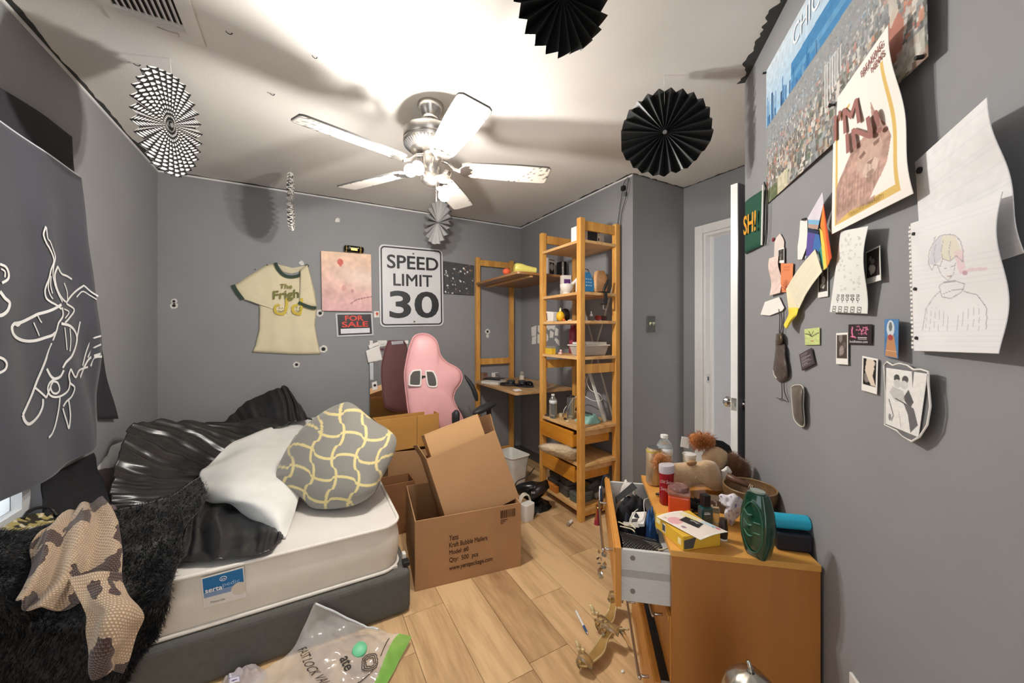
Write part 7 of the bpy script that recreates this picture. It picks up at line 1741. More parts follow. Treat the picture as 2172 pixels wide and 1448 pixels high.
# wooden bowl with a handle in it
c = P(1590, 1062, 1.38); c.z = z0
t = thing('wooden_bowl', 'round dark wooden bowl behind the green bottle', 'bowl', c)
BW = wood('bowl_wood', '#4a3524', '#7d5f40', 'X', 8, 0.3)
b = MB(); b.lathe([(0.04, 0), (0.064, 0.012), (0.082, 0.035), (0.088, 0.06), (0.087, 0.078), (0.082, 0.078), (0.081, 0.058), (0.06, 0.022), (0.03, 0.012), (0, 0.012)], c, 36); obj('bowl_body', b, BW, parent=t, smooth=True)
b = MB(); b.tube([c + V((0.085 * math.cos(a), 0.085 * math.sin(a), 0.078)) for a in np.linspace(0, 6.283, 40)[:-1]], 0.003, 8, closed=True); obj('rim', b, mat('bowl_rim', '#8a6d4b', 0.3), parent=t, smooth=2)
t = thing('hair_brush', 'brown wooden handle resting across the bowl', 'brush', P(1570, 1022, 1.37))
a0, a1 = P(1541, 1008, 1.40), P(1599, 1036, 1.345); zr = c.z + 0.083
b = MB(); b.tube([a0, a0.lerp(a1, 0.5), a1], [0.013, 0.011, 0.007], 12); obj('handle', b, mat('handle_brown', '#5e3f2c', 0.4), parent=t, smooth=2)
b = MB()
for k in range(3): p = a0.lerp(a1, 0.82 + 0.05 * k); q = a0.lerp(a1, 0.84 + 0.05 * k); b.cyl(p, q, 0.0092)
obj('pale_ring', b, mat('pale_ring', '#c9b49a', 0.4), parent=t)
# crumpled floral tissue, white tissue, scrunchie, tins
def crumple(name, label, cat, px, F, b_, mt_l, amp=0.012, seed=0, ground=True, art=None):
    mb = inflate(px, F, b_, b_, nr=12, ns=70, pw=0.5)
    mb.v = [p + V((mn.noise(p * 45 + V((seed, 0, 0))), mn.noise(p * 45 + V((0, seed, 0))), mn.noise(p * 45 + V((0, 0, seed))))) * amp for p in mb.v]
    lo = min(p.z for p in mb.v)
    if ground: mb.v = [V((p.x, p.y, z0 if p.z < max(z0, lo + 0.015) else p.z)) for p in mb.v]
    if art is not None: mb.col = np.array([art(p, uv) for p, uv in zip(mb.v, mb.uv)])
    return solo(name, label, cat, mb, mt_l, smooth=2)
def floral(p, uv):
    n = mn.noise(p * 70) + 0.5 * mn.noise(p * 160)
    return hx('#8d76b0') if n > 0.42 else hx('#7e8a7c') if n < -0.62 else hx('#e2dcdf')
crumple('floral_tissue', 'crumpled white tissue with lilac flower print', 'tissue', [(1524, 1050), (1545, 1046), (1565, 1052), (1575, 1065), (1574, 1085), (1558, 1105), (1545, 1108), (1536, 1098), (1540, 1075), (1527, 1065)], 1.262, 0.03, amat(0.85), 0.010, 2, art=floral)
crumple('white_tissue', 'small torn white tissue behind the wooden handle', 'tissue', [(1531, 996), (1542, 988), (1551, 997), (1548, 1012), (1536, 1016), (1530, 1008)], 1.50, 0.016, PAPERW, 0.006, 4)
c = Pz(1478, 1076, z0)
b = MB(); b.tube([c + V((0.022 * math.cos(a), 0.022 * math.sin(a), 0.013)) for a in np.linspace(0, 6.283, 30)[:-1]], [0.012 + 0.003 * math.sin(i * 2.1) for i in range(29)], 10, closed=True); solo('scrunchie', 'black scrunchie behind the teal cologne', 'scrunchie', b, mat('scrunchie_black', '#1d1a1a', 0.8), smooth=2)
c = Pz(1508, 1072, z0)
t = thing('small_tin', 'dark bronze round tin behind the cologne', 'tin', c)
b = MB(); b.lathe([(0.022, 0), (0.023, 0.003), (0.023, 0.018), (0, 0.018)], c, 24); obj('tin_body', b, mat('bronze_tin', '#4d4137', 0.35, 0.4), parent=t, smooth=True)
b = MB(); b.lathe([(0.024, 0.0182), (0.024, 0.026), (0.022, 0.028), (0, 0.028)], c, 24); obj('lid', b, mat('bronze_lid', '#6b5a48', 0.35, 0.4), parent=t, smooth=True)
c = Pz(1480, 1090, z0)
b = MB(); b.tube([c + V((0.018 * math.cos(a), 0.018 * math.sin(a), 0.0035)) for a in np.linspace(0, 6.283, 24)[:-1]], 0.003, 6, closed=True); solo('hair_elastic', 'thin dark hair elastic left of the cologne', 'hair tie', b, BLACK, smooth=2)
c = P(1512, 1045, 1.37)
b = MBm(frame(V((c.x, c.y, z0)), sd)); b.box((0, 0, 0.022), (0.085, 0.05, 0.044)); solo('taupe_box', 'blurry taupe box below the plush pony', 'box', b, mat('taupe_card', '#6b5a4c', 0.7), bev=0.004)
c = Pz(1387, 1053, z0) + V((0.01, 0, 0)); d = wv
b = MB(); b.tube([c + V((0, 0, 0.008)), c + dv * 0.02 + V((0, 0, 0.010)), c + dv * 0.035 + V((0, 0, 0.008))], [0.004, 0.008, 0.003], 8); solo('claw_clip', 'small dark hair clip left of the red bottle', 'hair clip', b, mat('wine_dark', '#3a1d1d', 0.4), smooth=2)

# ---------------------------------------------------------------- silver gourd in the foreground
c = P(1592, 1424, 0.86); cz = c.z
t = thing('silver_urn', 'shiny silver gourd shaped urn lid in the near foreground', 'urn', V((c.x, c.y, 0)))
g = MB(); n_ = 40; vs = []; pr = [(0.008, cz), (0.028, cz - 0.006), (0.047, cz - 0.026), (0.058, cz - 0.06), (0.055, cz - 0.12), (0.035, cz - 0.20), (0.03, cz - 0.30), (0.06, 0.02), (0.065, 0.0), (0, 0.0)]
for r_, z_ in pr:
    for j in range(n_):
        a = 2 * math.pi * j / n_; rr_ = r_ * (1 + (0.06 * abs(math.sin(a * 4)) if z_ > cz - 0.25 else 0)); vs.append(V((c.x + rr_ * math.cos(a), c.y + rr_ * math.sin(a), z_)))
g.add(vs, [(i * n_ + j, i * n_ + (j + 1) % n_, (i + 1) * n_ + (j + 1) % n_, (i + 1) * n_ + j) for i in range(len(pr) - 1) for j in range(n_)]); obj('urn_body', g, mat('soft_silver', '#c9c6bd', 0.25, 1.0), parent=t, smooth=2)
b = MB(); b.tube([V((c.x, c.y, cz - 0.002)), V((c.x - 0.002, c.y, cz + 0.012)), V((c.x - 0.006, c.y + 0.002, cz + 0.026))], [0.009, 0.005, 0.004], 10); obj('stem', b, mat('soft_silver'), parent=t, smooth=2)

# ---------------------------------------------------------------- clear shoes, pen and bits on the floor
CLEAR = mat('amber_pvc', '#f0e2bf', 0.04, trans=0.92, var=0.05, spec=0.8); SOLE = mat('gold_sole', '#b08b52', 0.2, 0.0, var=0.2, coat=0.6); BOWG = mat('gold_bow', '#dcc898', 0.1, 0.25, coat=0.6)
def heel(label, pts, soleF):
    """shoe lying on its side: pts = list of (u, v, z) for sole centreline with half widths"""
    ctr = [Pz(u, v, z) for u, v, z, w in pts]; t = thing('clear_shoe', label, 'shoe', V((mean(ctr).x, mean(ctr).y, 0)), 'pair of clear shoes')
    sp = spline(ctr, 30); wd = cr(np.array([[w] for *_, w in pts]), 30)[:, 0]
    side = soleF
    rows = [[p + side * (w * k) for k in np.linspace(-1, 1, 7)] for p, w in zip(sp, wd)]
    b = MB(); b.grid(rows); b.v = [V((p.x, p.y, max(p.z, 0.003))) for p in b.v]; obj('sole', b, SOLE, parent=t, smooth=2, solid=0.006)
    b = MB(); b.tube([V((r[0].x, r[0].y, max(r[0].z, 0.004))) for r in rows] + [V((r[-1].x, r[-1].y, max(r[-1].z, 0.004))) for r in rows[::-1]], 0.0028, 6, closed=True); obj('welt', b, BOWG, parent=t, smooth=2)
    return t, sp, wd, rows
def strap_band(t, p0, p1, up, h, nm='clear_strap'):
    rows = []
    for k in np.linspace(0, math.pi, 14):
        c_ = p0.lerp(p1, 0.5 - 0.5 * math.cos(k)) + up * h * math.sin(k); rows.append([c_ + q for q in (V((0, 0, 0)), (p1 - p0).cross(up).normalized() * 0.035)])
    b = MB(); b.grid(rows); b.v = [V((p.x, p.y, max(p.z, 0.003))) for p in b.v]; obj(nm, b, CLEAR, parent=t, smooth=2, solid=0.003)
def bow(t, p, s=1.0):
    for a, l in ((1.9, 0.042), (2.7, 0.022), (5.0, 0.022)):
        d = V((math.cos(a) * 0.8, math.sin(a) * 0.4, abs(math.sin(a * 0.7)) * 0.6 + 0.15)).normalized()
        b = MB(); b.tube([p, p + d * l * 0.5 * s, p + d * l * s], [0.006, 0.011, 0.003], 8); b.v = [V((q.x, q.y, max(q.z, 0.003))) for q in b.v]; obj('bow_loop', b, BOWG, parent=t, smooth=2)
side = (Pz(1330, 1335, 0.06) - Pz(1290, 1335, 0.02)).normalized()
t, sp, wd, rows = heel('clear amber shoe with gold bow nearest the camera', [(1236, 1412, 0.026, 0.016), (1250, 1398, 0.030, 0.030), (1268, 1380, 0.034, 0.030), (1282, 1352, 0.045, 0.020), (1294, 1336, 0.06, 0.026), (1306, 1332, 0.075, 0.038), (1322, 1334, 0.085, 0.026)], side)
strap_band(t, rows[4][0], rows[4][-1], V((-0.3, 0.2, 0.5)).normalized(), 0.05); strap_band(t, rows[22][0], rows[22][-1], V((-0.5, 0.5, 0.5)).normalized(), 0.05)
b = MB(); b.tube([sp[27], sp[27] + V((0.02, -0.02, -0.04)), V((sp[27].x + 0.03, sp[27].y - 0.03, 0.006))], [0.012, 0.008, 0.006], 10); obj('heel', b, CLEAR, parent=t, smooth=2)
bow(t, Pz(1232, 1380, 0.03))
t, sp, wd, rows = heel('clear amber shoe with gold bow under the open drawer', [(1274, 1330, 0.03, 0.024), (1288, 1316, 0.034, 0.03), (1297, 1298, 0.04, 0.020), (1302, 1280, 0.06, 0.020), (1310, 1266, 0.07, 0.032), (1325, 1264, 0.08, 0.026)], side)
strap_band(t, rows[4][0], rows[4][-1], V((-0.3, 0.2, 0.5)).normalized(), 0.045); strap_band(t, rows[24][0], rows[24][-1], V((-0.5, 0.5, 0.5)).normalized(), 0.04)
bow(t, Pz(1262, 1302, 0.03))
p0, p1 = Pz(1222, 1296, 0.006), Pz(1245, 1341, 0.006); d = (p1 - p0).normalized(); Lp = (p1 - p0).length
t = thing('ballpoint_pen', 'white and blue pen lying on the floor beside the shoes', 'pen', V((p0.x, p0.y, 0)))
b = MB(); b.cyl(p0, p0 + d * Lp * 0.72, 0.0055, n=12); obj('barrel', b, WHITEPL, parent=t, smooth=True)
b = MB(); b.cyl(p0 + d * Lp * 0.72, p1, 0.0058, 0.0045, n=12); obj('grip', b, mat('pen_blue', '#2f5f8c', 0.35), parent=t, smooth=True)
b = MB(); b.cyl(p1, p1 + d * 0.008, 0.003, 0.001, n=8); obj('tip', b, STEEL, parent=t)
c = Pz(1368, 1419, 0.0025); b = MB(); b.tube([c + V((0.011 * math.cos(a), 0.011 * math.sin(a), 0)) for a in np.linspace(0, 6.283, 24)[:-1]], 0.0016, 6, closed=True); solo('clear_ring', 'thin clear ring on the floor near the dresser', 'ring', b, mat('clear_ring', '#e9dcc0', 0.2), smooth=2)
c = Pz(1321, 1423, 0.004); b = MB(); b.ball(c, (0.008, 0.006, 0.004), 10, 6); solo('white_crumb', 'small white crumb on the floor near the camera', 'crumb', b, PAPERW, smooth=2)
# ---------------------------------------------------------------- papers on the angled wall
k4 = lambda u, v: (1560 + u * 0.2209, 380 + v * 0.2209)
k5 = lambda u, v: (1600 + u * 0.221, 640 + v * 0.221)
k3 = lambda u, v: (1560 + u * 0.29, v * 0.29)
def pins(px, par, off=0.006):
    for u, v in px:
        p = Pa(u, v, off); b = MB(); b.cyl(p, p + AN * 0.010, 0.0028, n=8); b.cyl(p + AN * 0.010, p + AN * 0.014, 0.005, n=10); obj('push_pin', b, BLACK, parent=par)
# city poster
L0, R0 = Pa(1628, 200), Pa(2000, 130)
zt_, zb_ = Pa(1630, 147).z, Pa(1626, 436).z
CQ = [V((L0.x, L0.y, zt_)) + AN * 0.004, V((R0.x, R0.y, zt_)) + AN * 0.012, V((R0.x, R0.y, zb_ + 0.005)) + AN * 0.02, V((L0.x, L0.y, zb_)) + AN * 0.004]
cv = Cv(300, 200, '#a9c8de')
X_, Y_ = cv.X, cv.Y
sky = np.array(hx('#cfdde6')) * (1 - np.clip(Y_ * 2.6, 0, 1))[..., None] + np.array(hx('#9fc3de')) * np.clip(Y_ * 2.6, 0, 1)[..., None]
cv.a = sky.copy()
shore = 0.36 + 0.02 * np.sin(X_ * 9)
lake = (Y_ > 0.26 - 0.05 * X_) & (X_ > 0.28); cv.put(lake, '#3f83b5')
cv.put((Y_ > 0.33) & (X_ > 0.28) & (Y_ < 0.37), '#6fa6cc', 0.6)
rb = random.Random(11)
for i in range(46):
    x = 0.01 + 0.5 * rb.random() ** 1.3; w = rb.uniform(0.006, 0.016); h = rb.uniform(0.05, 0.22) * (1.25 - x)
    cv.rect(x, 0.47 - h, x + w, 0.5, rb.choice(('#2f6fa5', '#4a86b6', '#38608c', '#6d98bb', '#28547f')))
city = Y_ > 0.43 - 0.02 * X_
cv.put(city, '#8e8d88')
for i in range(2600):
    d = rb.random() ** 0.75; y = 0.43 + 0.57 * d; s_ = 0.005 + 0.028 * d; x = rb.random()
    base = rb.choice(('#9aa0a4', '#c7c4bd', '#7b7d80', '#5d6a5a', '#b9a894', '#dad6cd', '#6a6f74', '#8a6a5a', '#494f4c'))
    if 0.12 < d < 0.75 and rb.random() < 0.12: base = rb.choice(('#c98a70', '#d7a58c', '#b9705c'))
    if d < 0.25: base = rb.choice(('#7f98ac', '#96a9b6', '#5f7d94', '#b8c3c9'))
    cv.rect(x, y, x + s_ * rb.uniform(0.4, 1.0), y + s_ * rb.uniform(0.6, 1.8), base)
    if rb.random() < 0.25: cv.rect(x, y, x + s_ * 0.25, y + s_ * 1.2, '#3d413f')
for k in range(7):
    cv.rect(0.55 + 0.016 * k, 0.55, 0.562 + 0.016 * k, 0.80 - 0.02 * k, '#e2e1dc'); cv.rect(0.558 + 0.016 * k, 0.56, 0.561 + 0.016 * k, 0.78 - 0.02 * k, '#56595a')
cv.poly([(0.84, 0.76), (0.90, 0.70), (0.93, 0.78), (0.92, 0.90), (0.84, 0.92)], '#b56a55').poly([(0.87, 0.60), (0.89, 0.56), (0.91, 0.72), (0.88, 0.76)], '#cfc3b2').rect(0.90, 0.88, 0.99, 0.97, '#d9d5c9', 0.6)
cv.put(city & (Y_ < 0.7), '#a3aab0', 0.35); cv.put(city & (Y_ >= 0.7), '#a5a39c', 0.2); cv.rect(0, 0.90, 0.14, 1, '#5d6b45', 0.8).rect(0.14, 0.88, 0.25, 1, '#d6cfae', 0.7).noise(30, 0.18, 2)
city_p = thing('city_poster', 'large poster of a lakeside city skyline high on the angled wall', 'poster', CQ[3])
paper('poster_sheet', None, None, CQ, cv, parent=city_p, rough=0.45, curl=lambda s, t: 0.006 * s * math.sin(t * 3.1))
text_on('CHICAGO', sub_q(CQ, 0.30, 0.05, 0.72, 0.17), mat('poster_white', '#e9eef2', 0.5), city_p, off=0.004)
for q in (CQ[0] + V((0, 0, -0.006)), bil(CQ, 0.985, 0.985)):
    b = MB(); b.cyl(q, q + AN * 0.012, 0.004, n=8); obj('push_pin', b, BLACK, parent=city_p)
# announcement poster
AQ = aq([(1769, 219), (1884, 53), (1940, 410), (1764, 497)], [0.012, 0.05, 0.03, 0.014])
cv = Cv(150, 230, '#f1ede6')
G = '#dcbb6e'
for r in ((0.06, 0.16, 0.10, 0.94), (0.87, 0.16, 0.91, 0.94), (0.06, 0.90, 0.91, 0.95), (0.06, 0.16, 0.36, 0.18)): cv.rect(*r, G)
body = [(0.08, 0.66), (0.20, 0.58), (0.34, 0.49), (0.52, 0.47), (0.64, 0.46), (0.68, 0.30), (0.73, 0.44), (0.80, 0.50), (0.85, 0.60), (0.80, 0.74), (0.70, 0.82), (0.62, 0.93), (0.30, 0.90), (0.08, 0.94)]
cv.poly(body, '#b8978a'); msk = np.zeros(cv.X.shape, bool); tmp = Cv(150, 230, '#000000'); tmp.poly(body, '#ffffff'); msk = tmp.a[..., 0] > 0.5
cv.noise(9, 0.35, 4, msk); cv.noise(34, 0.35, 7, msk)
cv.ell(0.58, 0.62, 0.17, 0.13, '#cdb2a2', 0.55).poly([(0.44, 0.575), (0.52, 0.56), (0.54, 0.585), (0.47, 0.60)], '#6d5248', 0.8).poly([(0.64, 0.555), (0.72, 0.555), (0.71, 0.585), (0.65, 0.585)], '#6d5248', 0.8).ell(0.60, 0.70, 0.10, 0.055, '#dcc6b8', 0.7).poly([(0.55, 0.655), (0.65, 0.65), (0.61, 0.685)], '#7a5a4e', 0.8).ell(0.60, 0.735, 0.05, 0.018, '#7a5a4e', 0.6).noise(22, 0.12, 5, msk)
for k_ in range(14): cv.line([(0.12 + 0.045 * k_, 0.70 + 0.05 * math.sin(k_ * 1.7)), (0.10 + 0.045 * k_, 0.86)], 0.008, '#8f6d5f', 0.45)
cv.poly([(0.63, 0.86), (0.72, 0.80), (0.80, 0.85), (0.86, 0.78), (0.86, 0.895), (0.58, 0.895)], '#f1ede6')
ap = thing('news_poster', 'cream poster with gold frame, brown lettering and an animal portrait', 'poster', AQ[3])
crl = lambda s, t: 0.004 * math.sin(t * 9) * s
paper('poster_sheet', None, None, AQ, cv, parent=ap, curl=crl)
RB = mat('rose_brown_ink', '#9c6a64', 0.7)
def tq(a, b2, c_, d): return [bil(AQ, *a), bil(AQ, *b2), bil(AQ, *c_), bil(AQ, *d)]
def px_on(c, u, v):      # point of a bilinear sheet seen at a pixel
    best = None; lo_s, hi_s, lo_t, hi_t = 0.0, 1.0, 0.0, 1.0
    for _ in range(5):
        for a in np.linspace(lo_s, hi_s, 13):
            for e in np.linspace(lo_t, hi_t, 13):
                p = bil(c, a, e) - O; F = p.x * SN + p.y * CS; d_ = (CX + FP * (p.x * CS - p.y * SN) / F - u) ** 2 + (HY - FP * p.z / F - v) ** 2
                if best is None or d_ < best[0]: best = (d_, a, e)
        ws, wt = (hi_s - lo_s) / 6, (hi_t - lo_t) / 6; lo_s, hi_s, lo_t, hi_t = best[1] - ws, best[1] + ws, best[2] - wt, best[2] + wt
    return bil(c, best[1], best[2])
for s_, px_, ft in (('BREAKING', ((1832, 151), (1877.5, 83), (1881, 96), (1834, 164)), 0.025), ('NEWS', ((1854, 142), (1882, 103), (1885, 115), (1856, 154)), 0.025),
                    ("I'M", ((1775, 243), (1825, 203), (1833, 256), (1774, 300)), 0.03), ('IN!', ((1799, 284), (1869, 228), (1880, 276), (1801, 326)), 0.03)):
    text_on(s_, [px_on(AQ, *q) for q in px_], RB, ap, off=0.0055, fat=ft)
text_on('TEXAS STATE UNIVERSITY', sub_q(AQ, 0.30, 0.912, 0.74, 0.94), mat('gold_ink', '#9a7a3a', 0.7), ap, off=0.0055)
pins([(1772, 222), (1930, 408)], ap, 0.014)
# notebook pages
def ruled(w, h, c='#e9e9ea'):
    cv = Cv(w, h, c)
    for i in range(26): cv.line([(0, 0.06 + i * 0.036), (1, 0.06 + i * 0.036)], 0.003, '#d6dae2', 0.4)
    return cv.noise(5, 0.05, 2)
cv = ruled(90, 120)
cv.noise(18, 0.05, 9)
pg = thing('notebook_page', 'blank looking notebook page curling off the wall at the far right', 'paper', Pa(2060, 545, 0.02))
NQ1 = aq([(1941, 344), (2094, 206), (2176, 536), (1958, 605)], [0.006, 0.05, 0.028, 0.004])
paper('page', None, None, NQ1, cv, parent=pg, curl=lambda s, t: 0.003 * math.sin(t * 9) * s)
b = MB(); p = Pa(1952, 361, 0.012); b.cyl(p, p + AN * 0.003, 0.006, n=14); obj('punch_hole', b, HOLE, parent=pg)
cv = ruled(120, 170)
PC = '#a9a7ad'
hair = [(0.25, 0.34), (0.27, 0.26), (0.33, 0.20), (0.42, 0.165), (0.52, 0.17), (0.60, 0.19), (0.66, 0.24), (0.68, 0.31), (0.66, 0.38), (0.60, 0.33), (0.52, 0.36), (0.44, 0.33), (0.40, 0.38), (0.33, 0.36), (0.29, 0.40)]
cv.poly([(0.25, 0.34), (0.33, 0.2), (0.44, 0.17), (0.42, 0.33), (0.33, 0.37)], '#c9cbd6', 0.7).poly([(0.44, 0.17), (0.6, 0.19), (0.66, 0.3), (0.52, 0.36), (0.42, 0.33)], '#ded9c2', 0.7).poly([(0.58, 0.3), (0.68, 0.3), (0.68, 0.42), (0.6, 0.45)], '#e6cdd2', 0.8)
cv.line(hair + hair[:1], 0.006, PC)
for a in ((0.36, 0.22), (0.46, 0.2), (0.55, 0.22)): cv.line([a, (a[0] - 0.03, a[1] + 0.07), (a[0] - 0.02, a[1] + 0.13)], 0.005, PC)
cv.line([(0.37, 0.38), (0.40, 0.44), (0.47, 0.49), (0.54, 0.45), (0.58, 0.38)], 0.005, PC).line([(0.44, 0.40), (0.47, 0.40)], 0.006, PC).line([(0.52, 0.40), (0.56, 0.395)], 0.006, PC).line([(0.47, 0.46), (0.51, 0.46)], 0.005, '#b98a92')
cv.line([(0.36, 0.52), (0.42, 0.50), (0.55, 0.50), (0.64, 0.53), (0.60, 0.58), (0.48, 0.62), (0.38, 0.60), (0.36, 0.52)], 0.006, PC).line([(0.36, 0.56), (0.28, 0.60), (0.18, 0.68), (0.13, 0.84)], 0.006, PC).line([(0.62, 0.58), (0.74, 0.61), (0.82, 0.70), (0.84, 0.84)], 0.006, PC).line([(0.40, 0.58), (0.52, 0.56), (0.62, 0.56)], 0.005, PC)
for i in range(12): cv.line([(0.2 + 0.05 * i, 0.66 + 0.01 * (i % 3)), (0.17 + 0.055 * i, 0.85)], 0.004, PC, 0.6)
cv.line([(0.62, 0.45), (0.72, 0.44), (0.86, 0.45)], 0.02, '#e0c3cc', 0.7).ell(0.66, 0.455, 0.025, 0.016, '#c9a3b2').line([(0.33, 0.175), (0.36, 0.16), (0.34, 0.19)], 0.005, PC)
pg2 = thing('pencil_drawing', 'spiral notebook page with a faint pencil portrait in a scarf', 'drawing', Pa(2030, 748, 0.01))
NQ2 = aq([(1932, 474), (2127, 406), (2127, 750), (1939, 744)], [0.012, 0.052, 0.034, 0.012])
paper('page', None, None, NQ2, cv, parent=pg2, curl=lambda s, t: 0.006 * math.sin(t * 7) * s)
for t_ in (0.09, 0.52, 0.90):
    p = bil(NQ2, 0.055, t_); b = MB(); b.cyl(p + AN * 0.001, p + AN * 0.003, 0.0032, n=12); obj('punch_hole', b, HOLE, parent=pg2)
b = MB()
for i in range(30):
    t_ = 0.02 + i * 0.0325; q = sub_q(NQ2, -0.035 + 0.01 * (i % 3 == 0), t_, 0.004, t_ + 0.018); b.prism(q, AN * 0.0008)
obj('torn_fringe', b, PAPERW, parent=pg2)
# green pennant at the corner
GQ = [Pa(*k4(94, 222), 0.006), Pa(*k4(258, 95), 0.012), Pa(*k4(246, 636), 0.012), Pa(*k4(90, 720), 0.006)]
gp = thing('green_pennant', 'dark green pennant with orange letters on a white stick at the wall corner', 'pennant', GQ[3])
b = sheet_mb(GQ, (10, 10), lambda s, t: 0.004 * math.sin(s * 5)); obj('flag', b, mat('pennant_green', '#1f4f3c', 0.8), parent=gp, smooth=2, solid=0.001)
TQ = [Pa(*k4(92, 360), 0.012), Pa(*k4(214, 290), 0.016), Pa(*k4(210, 492), 0.016), Pa(*k4(92, 540), 0.012)]
text_on('SH!', TQ, mat('pennant_orange', '#dd9a2c', 0.7), gp, bold=0.02, off=0.006)
b = MB(); b.cyl(Pa(*k4(252, 632), 0.016), Pa(*k4(266, 55), 0.016), 0.0035, n=8); obj('stick', b, WHITEPL, parent=gp)
b = MB()
for dx in (0, 14): b.tube(spline([Pa(*k4(275 + dx * 0.3, 28), 0.012), Pa(*k4(292 + dx, 120), 0.012), Pa(*k4(296 + dx, 330), 0.012), Pa(*k4(290 + dx, 520), 0.012), Pa(*k4(272 + dx, 634), 0.012)], 20), 0.0016, 6)
obj('elastic_cord', b, BLACK, parent=gp)
# generic photo art
def photo(seed, dark='#3a3431', light='#cfc9c2', w=24, h=40, border=0.08, bot=0.2):
    cv = Cv(w, h, '#eceae4'); cv.rect(border, border * 0.7, 1 - border, 1 - bot, dark); r = random.Random(seed)
    for i in range(5):
        cx, cy = r.uniform(0.3, 0.7), r.uniform(0.15, 0.65); cv.ell(cx, cy, r.uniform(0.08, 0.2), r.uniform(0.06, 0.16), r.choice((light, '#8d8580', '#6a625c')), 0.8)
    cv.rect(0, 0, border, 1, '#eceae4').rect(1 - border, 0, 1, 1, '#eceae4').rect(0, 1 - bot, 1, 1, '#eceae4').rect(0, 0, 1, border * 0.7, '#eceae4'); return cv
def ap4(name, label, cat, px, art, off=0.004, curl=None, k=k4, th=0.0008, group=None):
    return paper(name, label, cat, [Pa(*k(*p), (off if not isinstance(off, (tuple, list)) else off[i])) for i, p in enumerate(px)], art, curl=curl, th=th, group=group)
RS = mat('pinkish_paper', '#dfc4b9', 0.8); 
p = Pa(*k4(366, 580), 0.004); b = MB(); b.lathe([(0.0, 0.004), (0.006, 0.0035), (0.0078, 0.001), (0.0078, 0), (0, 0)], p, 18, axis=AN); solo('pin_badge', 'small red round badge near the pennant', 'badge', b, mat('badge_red', '#8c2f3c', 0.3), smooth=True)
b = MB(); b.prism([Pa(*k4(*q), 0.004) for q in ((378, 600), (395, 560), (430, 520), (460, 570), (470, 600), (465, 700), (420, 745), (372, 745))], AN * 0.001); solo('pale_tag', 'pale pointed tag beside the red badge', 'tag', b, mat('pale_tag', '#dccfc6', 0.8))
ap4('photo_strip', 'narrow black and white photo under the pale tag', 'photo', [(410, 675), (468, 655), (468, 805), (412, 805)], photo(3), 0.007)
ap4('pink_receipt', 'pinkish crumpled receipt left of the orange card', 'receipt', [(325, 760), (415, 730), (437, 1090), (335, 1118)], Cv(30, 60, '#dfc8bf').noise(9, 0.2, 3), 0.009, lambda s, t: 0.004 * math.sin(t * 7))
cv = Cv(40, 70, '#e08a5e')
for k_ in range(11): a = math.pi + k_ * 0.314; cv.line([(0.5, 0.93), (0.5 + 0.42 * math.cos(a), 0.93 + 0.36 * math.sin(a))], 0.02, '#8a4428')
for k_ in range(4): cv.line([(0.25, 0.1 + 0.05 * k_), (0.75, 0.1 + 0.05 * k_)], 0.012, '#b8663e')
ap4('orange_card', 'orange card with dark sunburst print', 'card', [(436, 808), (555, 808), (545, 1085), (436, 1085)], cv, 0.006)
b = MB(); b.prism([Pa(*k4(*q), 0.006) for q in ((625, 400), (692, 382), (695, 560), (690, 640), (640, 770), (600, 770), (600, 650), (615, 540))], AN * 0.001); o_ = solo('folded_note', 'white folded note hung from a black clip beside the striped flag', 'note', b, PAPERW)
p = Pa(*k4(665, 385), 0.01); b = MB(); b.box(p, (0.012, 0.012, 0.005)); solo('binder_clip', 'tiny black binder clip holding the white folded note', 'clip', b, BLACK)
# rainbow flag
fl = thing('pride_flag', 'small rainbow striped flag pinned on the angled wall', 'flag', Pa(*k4(800, 880), 0.015))
for col_, pl_ in (('#d9d2de', [(694, 376), (840, 122), (852, 232), (812, 392), (700, 388)]), ('#7fb4d6', [(700, 388), (812, 392), (802, 438), (702, 428)]), ('#b79c8e', [(702, 428), (802, 438), (792, 482), (702, 466)]), ('#24304f', [(702, 466), (806, 500), (802, 530), (700, 506)]),
                  ('#5b4f9a', [(696, 506), (768, 522), (742, 700), (690, 752), (678, 760)]), ('#3f6fb0', [(768, 522), (808, 532), (826, 640), (800, 700), (770, 668), (745, 690)]), ('#3f9a8f', [(812, 600), (832, 660), (842, 760), (852, 872), (800, 720)]),
                  ('#ead65a', [(812, 468), (838, 500), (862, 640), (882, 845), (852, 872), (832, 660)]), ('#ee8a35', [(848, 236), (880, 470), (924, 750), (884, 845), (862, 640), (838, 500), (818, 450)]), ('#d9542e', [(848, 236), (882, 470), (926, 752), (905, 790), (880, 600), (862, 430)])):
    b = MB(); b.prism([Pa(*k4(u, v), 0.012 + 0.012 * max(0, (u - 760) / 160) + (0.001 if col_ == '#d9542e' else 0)) for u, v in pl_], AN * 0.0012); obj('stripe', b, mat('flag_' + col_[1:], col_, 0.75), parent=fl)
p = Pa(*k4(712, 746), 0.014); b = MB(); b.cyl(p, p + AN * 0.01, 0.004); obj('push_pin', b, mat('clear_pin', '#b9c3d8', 0.2), parent=fl)
